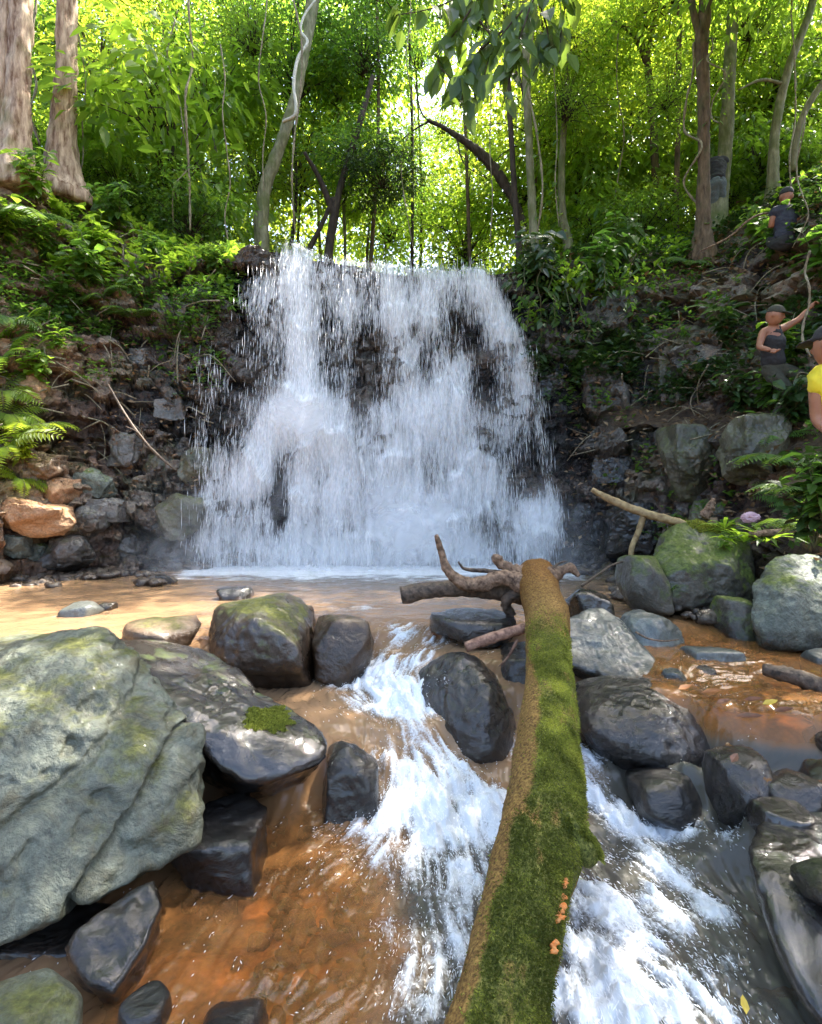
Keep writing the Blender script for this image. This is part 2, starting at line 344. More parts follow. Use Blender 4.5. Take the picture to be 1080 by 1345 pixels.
crack = np.clip((1 - sstep(.0, .07, f2 - f1)) + .6 * (1 - sstep(0, .07, g2 - g1)), 0, 1); set_attr(cl_me, 'crack', crack)

def cliff_material():
    m, nt, N, L = mat_new('wet_basalt_and_earth')
    geo = N('ShaderNodeNewGeometry'); pos = geo.outputs['Position']
    A = lambda n: N('ShaderNodeAttribute', attribute_name=n).outputs['Fac']
    n1 = N('ShaderNodeTexNoise', i_Scale=1.6, i_Detail=8.0, i_Roughness=.62); L(pos, n1.inputs[0])
    n2 = N('ShaderNodeTexNoise', i_Scale=26.0, i_Detail=7.0, i_Roughness=.72); L(pos, n2.inputs[0])
    n3 = N('ShaderNodeTexNoise', i_Scale=6.0, i_Detail=7.0, i_Roughness=.62, i_Distortion=.5); L(pos, n3.inputs[0])
    rck = ramp(nt, [(.3, (.030, .031, .032)), (.5, (.075, .074, .070)), (.72, (.18, .165, .145))]); L(A('blk'), rck.inputs[0])
    red = ramp(nt, [(.3, (.11, .048, .024)), (.5, (.26, .13, .07)), (.7, (.44, .30, .19))]); L(A('blk'), red.inputs[0])
    ra = N('ShaderNodeMath', operation='MULTIPLY_ADD', i_1=1.6, i_2=-.75); L(n3.outputs[0], ra.inputs[0])
    rb = N('ShaderNodeMath', operation='ADD', use_clamp=True); L(A('red'), rb.inputs[0]); L(ra.outputs[0], rb.inputs[1])
    m1 = N('ShaderNodeMixRGB'); L(rb.outputs[0], m1.inputs[0]); L(rck.outputs[0], m1.inputs[1]); L(red.outputs[0], m1.inputs[2])
    # moss on rock faces
    mo = N('ShaderNodeMapRange', i_1=.5, i_2=.64, i_3=0.0, i_4=.75); L(n1.outputs[0], mo.inputs[0])
    mi = N('ShaderNodeMath', operation='MULTIPLY_ADD', i_1=-.85, i_2=1.0); L(A('wetness'), mi.inputs[0])
    mf = N('ShaderNodeMath', operation='MULTIPLY'); L(mo.outputs[0], mf.inputs[0]); L(mi.outputs[0], mf.inputs[1])
    m2 = N('ShaderNodeMixRGB'); L(mf.outputs[0], m2.inputs[0]); L(m1.outputs[0], m2.inputs[1]); m2.inputs[2].default_value = col((.05, .065, .014))
    # earth
    er = ramp(nt, [(.3, (.035, .02, .011)), (.48, (.085, .048, .024)), (.6, (.15, .10, .055)), (.72, (.26, .19, .11))]); L(n3.outputs[0], er.inputs[0])
    m3 = N('ShaderNodeMixRGB'); L(A('rock'), m3.inputs[0]); L(er.outputs[0], m3.inputs[1]); L(m2.outputs[0], m3.inputs[2])
    sp = N('ShaderNodeMapRange', i_1=.32, i_2=.7, i_3=.45, i_4=1.55); L(n2.outputs[0], sp.inputs[0])
    m4 = N('ShaderNodeMixRGB', blend_type='MULTIPLY', i_0=1.0); L(m3.outputs[0], m4.inputs[1]); L(sp.outputs[0], m4.inputs[2])
    wt = N('ShaderNodeMixRGB', blend_type='MULTIPLY'); L(A('wetness'), wt.inputs[0]); L(m4.outputs[0], wt.inputs[1]); wt.inputs[2].default_value = col((.52, .5, .5))
    b1 = N('ShaderNodeBump', i_Strength=1.0, i_Distance=.09); L(n3.outputs[0], b1.inputs['Height'])
    b2 = N('ShaderNodeBump', i_Strength=1.0, i_Distance=.03); L(n2.outputs[0], b2.inputs['Height']); L(b1.outputs[0], b2.inputs['Normal'])
    pb = N('ShaderNodeBsdfPrincipled'); L(wt.outputs[0], pb.inputs['Base Color']); L(b2.outputs[0], pb.inputs['Normal'])
    ro = N('ShaderNodeMapRange', i_1=0.0, i_2=1.0, i_3=.7, i_4=.2); L(A('wetness'), ro.inputs[0]); L(ro.outputs[0], pb.inputs['Roughness'])
    out = N('ShaderNodeOutputMaterial'); L(pb.outputs[0], out.inputs[0]); return m
cliff = link('cliff', cl_me, cliff_material()); tag(cliff, kind='structure')

from mathutils.bvhtree import BVHTree
bpy.context.view_layer.update()
_dg = bpy.context.evaluated_depsgraph_get()
BV = BVHTree.FromObject(cliff, _dg)
def ray(px, py, bv=None):
    """point and normal where the line of sight through px,py meets the gorge wall"""
    o = Vector((0, 0, 1.2)); d = Vector(((px - 540) / F, 1, (640 - py) / F)).normalized()
    h = (bv or BV).ray_cast(o, d, 80); return (np.array(h[0]), np.array(h[1])) if h[0] else (None, None)
def drop(x, y, z0=30.0):
    h = BV.ray_cast(Vector((x, y, z0)), Vector((0, 0, -1)), 80)
    return (np.array(h[0]), np.array(h[1])) if h[0] else (np.array([x, y, 0.0]), np.array([0, 0, 1.0]))

# ------------------------------------------------------------------ water level: pool, cascade, lower stream
WL = []   # x, y, z, sigma
def wl(px, py, z): q = PZ(px, py, z); WL.append((q[0], q[1], z))
for x in np.arange(-6, 3.3, .5):
    for y in np.arange(5.1, 9.1, .6): WL.append((x, y, 0.0))
for x in np.arange(-6, -1.5, .4):
    for y in np.arange(3.9, 5.1, .4): WL.append((x, y, 0.0))
for px in (420, 470, 520, 570, 620, 670): wl(px, 812, 0.0)
for px in (410, 500, 560, 620, 680): wl(px, 822, -.01)
for a in [(600, 845, -.07), (560, 850, -.09), (520, 858, -.14), (480, 878, -.24), (450, 900, -.29), (520, 890, -.24), (560, 880, -.16), (400, 905, -.30), (370, 930, -.30), (365, 905, -.30), (340, 915, -.30), (325, 900, -.29), (440, 888, -.29), (420, 896, -.295), (300, 930, -.3), (460, 872, -.2), (440, 940, -.305), (500, 940, -.315), (545, 940, -.32),
          (400, 970, -.305), (450, 975, -.31), (510, 985, -.34), (560, 990, -.39), (540, 1010, -.46), (500, 1015, -.45), (590, 1010, -.45), (620, 1020, -.5), (560, 1035, -.575), (520, 1045, -.585), (600, 1045, -.57), (640, 1040, -.57), (480, 1040, -.56), (440, 1060, -.6),
          (600, 880, -.1), (640, 860, -.08), (670, 900, -.2), (680, 960, -.42), (690, 1000, -.5),
          (770, 985, -.38), (790, 1000, -.43), (780, 1030, -.5), (810, 1050, -.55), (840, 1070, -.585), (760, 1080, -.57), (900, 1080, -.58), (950, 1090, -.58)]: wl(*a)
for px in (260, 320, 380, 440, 520, 600, 700, 800, 880, 960): wl(px, 1110, -.61); wl(px, 1180, -.62); wl(px, 1260, -.62); wl(px, 1340, -.63); wl(px, 1500, -.63); wl(px, 1900, -.64)
for px in (-200, -50, 60, 160): wl(px, 1250, -.62); wl(px, 1400, -.63); wl(px, 1800, -.64)
for px in (1060, 1150, 1300): wl(px, 1150, -.6); wl(px, 1300, -.62); wl(px, 1500, -.63)
for a in [(860, 850, -.06), (900, 860, -.06), (960, 850, -.06), (1050, 860, -.06), (880, 900, -.07), (950, 920, -.07), (1020, 920, -.07), (1080, 920, -.07), (960, 960, -.11), (1040, 980, -.13), (1000, 1005, -.17), (1080, 1020, -.17), (1140, 980, -.12), (1200, 1020, -.17), (1200, 900, -.07), (960, 985, -.16), (905, 1000, -.3), (925, 1035, -.50), (960, 1050, -.53), (1000, 1075, -.55), (1050, 1090, -.56), (1110, 1105, -.57), (1200, 1120, -.58), (940, 1010, -.3), (1000, 1040, -.4), (1060, 1050, -.4), (1160, 1060, -.4)]: wl(*a)
for a in [(820, 815, -.03), (800, 790, 0.0), (850, 830, -.05), (760, 800, -.01)]: wl(*a)
WLa = np.array(WL)
def water_z(x, y):
    sh = x.shape; x = x.ravel(); y = y.ravel(); out = np.zeros(len(x))
    for k in range(0, len(x), 20000):
        d2 = (x[k:k+20000, None] - WLa[None, :, 0]) ** 2 + (y[k:k+20000, None] - WLa[None, :, 1]) ** 2
        w = 1 / (d2 + .004) ** 2.2
        out[k:k+20000] = (w * WLa[None, :, 2]).sum(1) / w.sum(1)
    return out.reshape(sh)
xs = np.concatenate([np.arange(-6.2, -2.0, .05), np.arange(-2.0, 2.6, .011), np.arange(2.6, 3.9, .05)])
ys = np.concatenate([np.arange(-2.0, 1.3, .1), np.arange(1.3, 4.9, .011), np.arange(4.9, 9.0, .022)])
GX, GY = np.meshgrid(xs, ys); 
cxs = np.arange(-6.4, 4.0, .05); cys = np.arange(-2.2, 9.1, .05); CX, CY = np.meshgrid(cxs, cys); CZ = water_z(CX, CY)
def bil(T, x, y, x0, y0, h):
    fx = np.clip((x - x0) / h, 0, T.shape[1] - 1.001); fy = np.clip((y - y0) / h, 0, T.shape[0] - 1.001)
    ix = fx.astype(int); iy = fy.astype(int); u = fx - ix; v = fy - iy
    return (T[iy, ix] * (1-u) * (1-v) + T[iy, ix+1] * u * (1-v) + T[iy+1, ix] * (1-u) * v + T[iy+1, ix+1] * u * v)
WZ = bil(CZ, GX, GY, cxs[0], cys[0], .05)
# where it runs white
FB = []
def fb(px, py, r, a):
    z = -.62
    for _ in range(8):
        q = PZ(px, py, z); z = float(bil(CZ, np.array([q[0]]), np.array([q[1]]), cxs[0], cys[0], .05)[0])
    q = PZ(px, py, z); FB.append((q[0], q[1], r, a))
for a in [(570, 845, .16, .55), (530, 858, .16, .75), (600, 840, .15, .4), (490, 880, .2, 1.0), (460, 895, .2, 1.0), (510, 900, .2, 1.0), (545, 895, .14, .8), (530, 935, .2, .9), (480, 930, .16, .6), (565, 965, .16, .8), (590, 1000, .16, .7), (540, 1000, .16, .55), (500, 1005, .13, .5),
          (600, 1040, .17, 1.1), (560, 1060, .15, .9), (520, 1060, .13, .8), (640, 1050, .12, 1.0), (650, 1090, .14, .9), (600, 1095, .15, .8), (550, 1095, .14, .55), (500, 1090, .13, .4), (580, 1150, .13, .65), (640, 1160, .13, .7), (540, 1170, .1, .35), (600, 1210, .12, .6), (560, 1260, .13, .6), (600, 1290, .1, .5), (540, 1320, .12, .45), (590, 1340, .1, .45), (610, 1140, .12, .4), (560, 1120, .13, .3), (520, 1130, .12, .35), (470, 1090, .11, .4), (430, 1100, .1, .25), (620, 1250, .1, .4), (900, 1290, .12, .5), (840, 1320, .12, .5), (870, 1180, .12, .5), (830, 1210, .12, .5), (950, 1200, .1, .4), (770, 1200, .1, .5), (720, 1300, .1, .5), (980, 1330, .1, .35), (480, 1130, .12, .3), (510, 1220, .1, .3),
          (680, 990, .12, .7), (760, 985, .08, .8), (785, 1005, .08, .8), (770, 1035, .09, .85), (800, 1060, .1, .85), (830, 1085, .1, .8), (870, 1095, .09, .7), (800, 1120, .09, .5), (860, 1130, .1, .7), (900, 1150, .09, .55), (910, 1090, .07, .5), (960, 1110, .08, .6), (800, 1180, .1, .6), (760, 1160, .08, .5), (750, 1230, .1, .75), (790, 1260, .1, .7), (830, 1290, .1, .6), (760, 1310, .1, .75), (800, 1340, .1, .6), (860, 1240, .07, .4), (900, 1220, .08, .45), (930, 1190, .07, .5), (950, 1260, .08, .5), (880, 1330, .08, .5), (940, 1330, .07, .45),
          (30, 850, .3, .6), (110, 803, .3, .5), (250, 790, .3, .25), (430, 802, .25, .5), (480, 800, .2, .55), (640, 885, .12, .3), (820, 755, .3, .3), (15, 880, .25, .6)]: fb(*a)
FBa = np.array(FB); Fm = np.zeros_like(GX)
for x, y, r, a in FBa: Fm = Fm + a * np.exp(-((GX - x) ** 2 + (GY - y) ** 2) / (r * r)) * .75
fx = sstep(-3.5, -3.0, GX) * (1 - sstep(2.2, 2.6, GX))
Fm = np.maximum(Fm, fx * (.75 * sstep(7.3, 8.0, GY) + .55 * sstep(6.3, 7.6, GY)))
Fm = Fm * (1 + .45 * sstep(.25, .5, GX) * (1 - sstep(3.0, 3.3, GY)))
Fm = np.clip(Fm, 0, 1.25)
# current directions, and streaks drawn out along them
FD = []
def fd(px, py, z, dx, dy): q = PZ(px, py, z); FD.append((q[0], q[1], dx, dy))
for a in [(580, 830, 0, -.5, -.8), (540, 850, -.1, -.75, -.6), (480, 885, -.25, -.4, -.9), (500, 930, -.3, .2, -1), (440, 940, -.3, .5, -.6), (560, 980, -.4, .45, -.9), (600, 1030, -.55, .25, -1), (520, 1020, -.5, -.15, -1), (560, 1120, -.62, -.1, -1), (620, 1200, -.62, -.15, -1), (560, 1300, -.62, -.45, -1), (400, 1150, -.62, -.5, -.8), (330, 1280, -.62, -.4, -.9), (770, 1010, -.45, .3, -1), (800, 1060, -.55, .55, -.85), (870, 1110, -.6, .7, -.75), (840, 1200, -.62, .45, -.9), (780, 1280, -.62, .3, -1), (900, 1260, -.62, .4, -.95), (950, 1150, -.62, .2, -1), (950, 950, -.08, -.9, -.3), (1040, 900, -.08, -.9, -.25)]: fd(*a)
for x in np.arange(-5, 3, 1.0): FD.append((x, 6.0, .25, -.5)); FD.append((x, 7.6, .9, -.3))
FDa = np.array(FD)
hx = .011; lx = np.arange(-2.6, 2.8, hx); ly = np.arange(1.2, 5.2, hx); LX, LY = np.meshgrid(lx, ly)
ccx = np.arange(-2.7, 2.9, .08); ccy = np.arange(1.1, 5.3, .08); QX, QY = np.meshgrid(ccx, ccy)
w = 1 / (((QX[..., None] - FDa[:, 0]) ** 2 + (QY[..., None] - FDa[:, 1]) ** 2) + .02) ** 2
ux = (w * FDa[:, 2]).sum(-1) / w.sum(-1); uy = (w * FDa[:, 3]).sum(-1) / w.sum(-1)
swirl = fbm(np.stack([QX * 3.2, QY * 3.2, QX * 0], -1).reshape(-1, 3), 3, 31).reshape(QX.shape) * .9
ux, uy = ux * np.cos(swirl) - uy * np.sin(swirl), ux * np.sin(swirl) + uy * np.cos(swirl)
nn = np.hypot(ux, uy) + 1e-6; ux /= nn; uy /= nn
seedn = rng.random(LX.shape) * .65 + .35 * (fbm(np.stack([LX * 22, LY * 22, LX * 0], -1).reshape(-1, 3), 2, 33).reshape(LX.shape) * .5 + .5)
def lic(steps):
    acc = seedn.copy(); n = 1
    for sgn in (1, -1):
        x = LX.copy(); y = LY.copy()
        for k in range(steps):
            vx = bil(ux, x, y, ccx[0], ccy[0], .08); vy = bil(uy, x, y, ccx[0], ccy[0], .08)
            x += sgn * vx * hx * 1.2; y += sgn * vy * hx * 1.2; acc += bil(seedn, x, y, lx[0], ly[0], hx); n += 1
    acc /= n; acc = (acc - acc.mean()) / acc.std(); return acc
LIC = lic(8); LICs = lic(2)
near = sstep(-2.6, -2.3, GX) * (1 - sstep(2.5, 2.8, GX)) * (1 - sstep(4.8, 5.15, GY)) * sstep(1.2, 1.4, GY)
lic_v = bil(LIC, GX, GY, lx[0], ly[0], hx) * near; lics_v = bil(LICs, GX, GY, lx[0], ly[0], hx) * near
g3 = np.stack([GX, GY, GX * 0], -1).reshape(-1, 3)
rip = fbm(g3 * np.array([2.2, 4.5, 1]), 4, 41).reshape(GX.shape); rip2 = fbm(g3 * np.array([9, 14, 1]), 3, 43).reshape(GX.shape)
lump = fbm(g3 * 7, 3, 47).reshape(GX.shape)
Fc = np.clip(Fm, 0, 1)
WZ2 = WZ + rip * .008 + rip2 * .004 + Fc * (lump * .055 * near + rip2 * .014 + .026 * near * ridged(g3 * 13, 3, 48).reshape(GX.shape)) + lic_v * (.0035 + .008 * Fc) + lics_v * (.0015 + .006 * Fc)
wa_me = np_mesh('water', np.stack([GX, GY, WZ2], -1).reshape(-1, 3), [grid_faces(*GX.shape)], True)
patch = fbm(g3 * np.array([2.0, 2.0, 1]), 4, 55).reshape(GX.shape)
foam = Fm * 1.2 + .20 * lic_v * near * (.4 + .6 * np.clip(Fm, 0, 1)) + .17 * lics_v * near * (.3 + .7 * np.clip(Fm, 0, 1)) + .30 * lump * near + (1 - near) * (.4 * rip + .35 * rip2)
set_attr(wa_me, 'foam', foam)
# how muddy the water is: the orange side pools are clear and shallow, the pool under the fall is milky
def gauss(px, py, z, r): q = PZ(px, py, z); return np.exp(-((GX - q[0]) ** 2 + (GY - q[1]) ** 2) / (r * r))
spill = sstep(-.22, -.32, WZ) * sstep(.9, 1.2, GX) * (GY > 2)
clear = np.clip(.72 * np.clip(gauss(360, 1180, -.62, .55) + gauss(300, 1300, -.62, .5), 0, 1) + .5 * np.clip(gauss(960, 900, -.07, .9) + gauss(1060, 960, -.07, .7) + gauss(960, 860, -.07, .6) + gauss(1080, 880, -.07, .8), 0, 1), 0, 1)
clear *= 1 - spill
set_attr(wa_me, 'clear', np.clip(clear + .25 * patch - spill * .3, 0, 1)); set_attr(wa_me, 'grey', np.clip(sstep(4.9, 7.5, GY) * sstep(-3.0, -1.0, GX + .6 * rip) * .7 + sstep(.2, .8, Fm) * .5 + (1 - sstep(2.8, 3.2, GY)) * sstep(-.45, .0, GX) * sstep(-.2, -.35, WZ) + spill, 0, 1))
def water_material():
    m, nt, N, L = mat_new('stream_water')
    geo = N('ShaderNodeNewGeometry'); pos = geo.outputs['Position']
    A = lambda n: N('ShaderNodeAttribute', attribute_name=n).outputs['Fac']
    n1 = N('ShaderNodeTexNoise', i_Scale=9.0, i_Detail=5.0, i_Roughness=.55, i_Distortion=.8); L(pos, n1.inputs[0])
    n2 = N('ShaderNodeTexNoise', i_Scale=70.0, i_Detail=4.0, i_Roughness=.65); L(pos, n2.inputs[0])
    b1 = N('ShaderNodeBump', i_Strength=.35, i_Distance=.02); L(n1.outputs[0], b1.inputs['Height'])
    b2 = N('ShaderNodeBump', i_Strength=.12, i_Distance=.004); L(n2.outputs[0], b2.inputs['Height']); L(b1.outputs[0], b2.inputs['Normal'])
    mud = N('ShaderNodeMixRGB'); L(A('grey'), mud.inputs[0]); mud.inputs[1].default_value = col((.30, .185, .10)); mud.inputs[2].default_value = col((.105, .098, .078))
    orr = N('ShaderNodeMapRange', i_1=.15, i_2=.5); L(A('clear'), orr.inputs[0]); mud2 = N('ShaderNodeMixRGB'); L(orr.outputs[0], mud2.inputs[0]); L(mud.outputs[0], mud2.inputs[1]); mud2.inputs[2].default_value = col((.36, .165, .055))
    dif = N('ShaderNodeBsdfDiffuse'); L(mud2.outputs[0], dif.inputs[0]); L(b1.outputs[0], dif.inputs['Normal'])
    tr = N('ShaderNodeBsdfTransparent'); tr.inputs[0].default_value = col((.82, .60, .38))
    tf = N('ShaderNodeMapRange', i_1=0.0, i_2=1.0, i_3=.18, i_4=.86); L(A('clear'), tf.inputs[0])
    body = N('ShaderNodeMixShader'); L(tf.outputs[0], body.inputs[0]); L(dif.outputs[0], body.inputs[1]); L(tr.outputs[0], body.inputs[2])
    gl = N('ShaderNodeBsdfGlossy', i_Roughness=.06); L(b2.outputs[0], gl.inputs['Normal']); gl.inputs[0].default_value = (1, 1, 1, 1)
    fr = N('ShaderNodeFresnel', i_IOR=1.33); L(b2.outputs[0], fr.inputs['Normal'])
    w1 = N('ShaderNodeMixShader'); L(fr.outputs[0], w1.inputs[0]); L(body.outputs[0], w1.inputs[1]); L(gl.outputs[0], w1.inputs[2])
    ad = N('ShaderNodeMath', operation='MULTIPLY_ADD', i_1=.9, i_2=-.45); L(n2.outputs[0], ad.inputs[0])
    ad2 = N('ShaderNodeMath', operation='ADD'); L(ad.outputs[0], ad2.inputs[0]); L(A('foam'), ad2.inputs[1])
    fo_ = N('ShaderNodeMapRange', i_1=.36, i_2=1.0, i_3=0.0, i_4=.97, interpolation_type='SMOOTHSTEP'); L(ad2.outputs[0], fo_.inputs[0])
    fd_ = N('ShaderNodeBsdfPrincipled', i_Roughness=.35); fd_.inputs['Base Color'].default_value = col((.66, .69, .71)); L(b2.outputs[0], fd_.inputs['Normal'])
    w2 = N('ShaderNodeMixShader'); L(fo_.outputs[0], w2.inputs[0]); L(w1.outputs[0], w2.inputs[1]); L(fd_.outputs[0], w2.inputs[2])
    out = N('ShaderNodeOutputMaterial'); L(w2.outputs[0], out.inputs[0]); return m
water = link('water', wa_me, water_material()); tag(water, kind='structure')

# flecks and threads of foam torn off the running water
r_ = np.random.default_rng(15); NF = 90000
fx_ = r_.uniform(-1.6, 2.2, NF); fy_ = r_.uniform(1.35, 4.75, NF)
gi = lambda T: T[np.clip(np.searchsorted(ys, fy_), 0, len(ys) - 1), np.clip(np.searchsorted(xs, fx_), 0, len(xs) - 1)]
ff = gi(Fm) * 1.1 + .10 * gi(lic_v) - .05; ok = r_.random(NF) < np.clip(ff, 0, 1) * np.clip(1.7 - .3 * fy_, .35, 1); fx_, fy_ = fx_[ok], fy_[ok]; ff = gi(Fm); zz_ = gi(WZ2)
vx = bil(ux, fx_, fy_, ccx[0], ccy[0], .08); vy = bil(uy, fx_, fy_, ccx[0], ccy[0], .08); n_ = len(fx_); rot = r_.normal(0, .35, n_); vx, vy = vx * np.cos(rot) - vy * np.sin(rot), vx * np.sin(rot) + vy * np.cos(rot)
ln_ = r_.uniform(.006, .034, n_) * (.6 + .5 * ff); wd_ = r_.uniform(.0008, .0026, n_); up_ = np.abs(r_.normal(0, .012, n_)) * (.4 + ff) + .002
dv = np.stack([vx, vy, r_.normal(0, .35, n_)], -1); cpt = np.stack([fx_, fy_, zz_ + up_], -1); sv = np.stack([-vy, vx, 0 * vx], -1)
Vf = np.stack([cpt - dv * ln_[:, None] * .5, cpt + sv * wd_[:, None], cpt + dv * ln_[:, None] * .5, cpt - sv * wd_[:, None], cpt + np.array([0, 0, 1]) * wd_[:, None] * 1.4], 1)
ft_ = (np.arange(n_)[:, None, None] * 5 + np.array([[0, 1, 4], [1, 2, 4], [2, 3, 4], [3, 0, 4]])[None]).reshape(-1, 3)
tag(link('foam_flecks', np_mesh('foam_flecks', Vf.reshape(-1, 3), [ft_], True), plain_mat('foam_white', (.86, .88, .9), .3, (.8, .82, .85), 3.0, .3)), 'white flecks and threads of foam on the rushing water', 'foam', kind='stuff')
# stream bed
bx = np.arange(-8, 6, .05); by = np.arange(-7, 9.6, .05); BX, BY = np.meshgrid(bx, by)
wz0 = bil(CZ, np.clip(BX, -6.2, 3.9), np.clip(BY, -2, 9), cxs[0], cys[0], .05)
b3 = np.stack([BX, BY, BX * 0], -1).reshape(-1, 3)
BZ = wz0 - .14 + fbm(b3 * 1.5, 4, 61).reshape(BX.shape) * .10 + fbm(b3 * 8, 3, 62).reshape(BX.shape) * .03
BZ = np.minimum(BZ, wz0 - .035)
bed_me = np_mesh('stream_bed', np.stack([BX, BY, BZ], -1).reshape(-1, 3), [grid_faces(*BX.shape)], True)
def bed_material():
    m, nt, N, L = mat_new('orange_clay_bed')
    geo = N('ShaderNodeNewGeometry'); n1 = N('ShaderNodeTexNoise', i_Scale=3.2, i_Detail=8.0, i_Roughness=.65); L(geo.outputs['Position'], n1.inputs[0])
    n2 = N('ShaderNodeTexNoise', i_Scale=30.0, i_Detail=5.0); L(geo.outputs['Position'], n2.inputs[0])
    r = ramp(nt, [(.34, (.05, .032, .016)), (.43, (.24, .11, .035)), (.55, (.42, .20, .07)), (.7, (.52, .32, .15))]); L(n1.outputs[0], r.inputs[0])
    s = N('ShaderNodeMapRange', i_1=.3, i_2=.7, i_3=.65, i_4=1.3); L(n2.outputs[0], s.inputs[0])
    mm = N('ShaderNodeMixRGB', blend_type='MULTIPLY', i_0=1.0); L(r.outputs[0], mm.inputs[1]); L(s.outputs[0], mm.inputs[2])
    pb = N('ShaderNodeBsdfPrincipled', i_Roughness=.8); L(mm.outputs[0], pb.inputs['Base Color']); out = N('ShaderNodeOutputMaterial'); L(pb.outputs[0], out.inputs[0]); return m
tag(link('stream_bed', bed_me, bed_material()), kind='structure')
gm = np_mesh('ground', [(-300, -300, -1.6), (300, -300, -1.6), (300, 300, -1.6), (-300, 300, -1.6)], [np.array([[0, 1, 2, 3]])])
tag(link('ground', gm, plain_mat('dark_forest_soil', (.05, .03, .018), .9, (.09, .06, .03), 4.0)), kind='structure')

# ------------------------------------------------------------------ the waterfall
fs = np.arange(-3.75, 2.75, .03); fv = np.linspace(0, 1, 220)
def face_y(x, z):                        # smooth face of the wall behind the fall
    foot = np.interp(x, [-3.5, -2.6, -1.6, .2, 1.2, 2.3, 2.9], [8.2, 8.35, 8.45, 8.5, 8.5, 8.4, 8.15])
    d = np.interp(z, [-.6, 0, 1.2, 2.6, 3.95, 4.85, 5.5], [0, .1, .22, .43, .62, .79, .86]); return foot + d
LB = [(5.4, -2.3), (4.98, -2.42), (4.6, -2.75), (4.2, -3.05), (3.4, -3.38), (2.4, -3.45), (1.4, -3.3), (.6, -3.35), (-.1, -3.35)]
RB = [(5.4, 1.3), (4.98, 1.38), (4.4, 1.62), (3.6, 1.95), (2.6, 2.2), (1.5, 2.3), (.6, 2.35), (-.1, 2.35)]
DB = []
def db(px, py, rx, rz, a):
    q = P(px, py, 8.75); DB.append((q[0], q[2], rx, rz, a))
for a in [(385, 360, .22, .5, .55), (392, 430, .2, .6, .5), (400, 500, .22, .5, .5), (395, 550, .42, .42, .75), (345, 380, .25, .4, .25), (430, 370, .25, .4, .2), (460, 400, .2, .8, .2), (510, 380, .25, .6, .3), (530, 450, .18, .7, .35), (560, 400, .3, .6, .25), (590, 360, .4, .3, .25), (640, 370, .25, .4, .45), (665, 430, .25, .5, .5), (690, 500, .25, .5, .35), (600, 500, .3, .5, .25), (560, 540, .5, .5, .4), (520, 600, .4, .6, .3), (540, 680, .6, .5, .6), (450, 640, .3, .8, .35), (400, 640, .2, .6, .4), (350, 600, .2, .6, .45), (330, 640, .2, .3, .4), (300, 680, .3, .6, .25), (700, 680, .35, .25, .75), (640, 640, .25, .6, .2), (610, 620, .3, .7, .25), (500, 720, 2.5, .25, .3), (440, 560, .3, .5, .25), (660, 560, .3, .5, .2),
          (300, 430, .35, .7, -.30), (300, 560, .35, .4, -.25), (480, 460, .25, .5, -.30), (375, 660, .12, .4, -.55), (430, 420, .12, .4, -.2), (620, 440, .2, .4, -.25), (640, 500, .2, .4, -.3), (650, 600, .2, .3, -.2), (600, 420, .15, .3, -.15), (640, 700, .15, .2, -.3), (740, 600, .15, .6, -.3), (690, 620, .25, .5, -.25), (655, 720, .3, .3, -.2), (310, 690, .3, .3, -.12), (560, 470, .15, .3, -.15), (460, 700, .2, .3, -.12), (480, 520, .2, .3, -.25), (320, 500, .3, .3, -.25)]: db(*a)
def fall_density(x, z):
    l = np.interp(z, [a[0] for a in LB][::-1], [a[1] for a in LB][::-1]); r = np.interp(z, [a[0] for a in RB][::-1], [a[1] for a in RB][::-1])
    ed = fbm(np.stack([x * 0 + 5, z * 2.2, x * 0], -1).reshape(-1, 3), 3, 71).reshape(x.shape) * .22
    d = np.full(x.shape, .35) + .05 * sstep(2.6, .4, z)
    for cx, cz, rx, rz, a in DB: d = d + a * np.exp(-((x - cx) / rx) ** 2 - ((z - cz) / rz) ** 2)
    for q_, (zz, a_) in enumerate(((4.3, .16), (3.45, .2), (2.75, .26), (2.05, .28), (1.45, .28), (.8, .24))):
        cell = x / .42 + q_ * .37 + .35 * fbm(np.stack([x * 2.5, z * .6, x * 0 + q_], -1).reshape(-1, 3), 2, 78).reshape(x.shape); ci = np.floor(cell).astype(np.int64)
        hz = _hash(ci, ci * 0 + q_, ci * 0, 79); am = _hash(ci, ci * 0 + q_, ci * 0 + 1, 79); wd = np.abs(cell - ci - .5) * 2
        t = (zz + .55 * (hz - .5) - .22 * wd ** 2 - z); t = t + .12 * fbm(np.stack([x * 14, z * 1.5, x * 0 + q_], -1).reshape(-1, 3), 3, 80).reshape(x.shape); d = d + a_ * am * 1.15 * np.where(t > 0, np.exp(-t * 2.2) * np.minimum(1, t * 5) * (1 - .4 * wd), -.35 * np.exp(t * 6))
    inside = sstep(-.06, .28, x - l + ed) * sstep(-.06, .28, r - x + ed); return np.clip(d, 0.05, 1.3) * inside
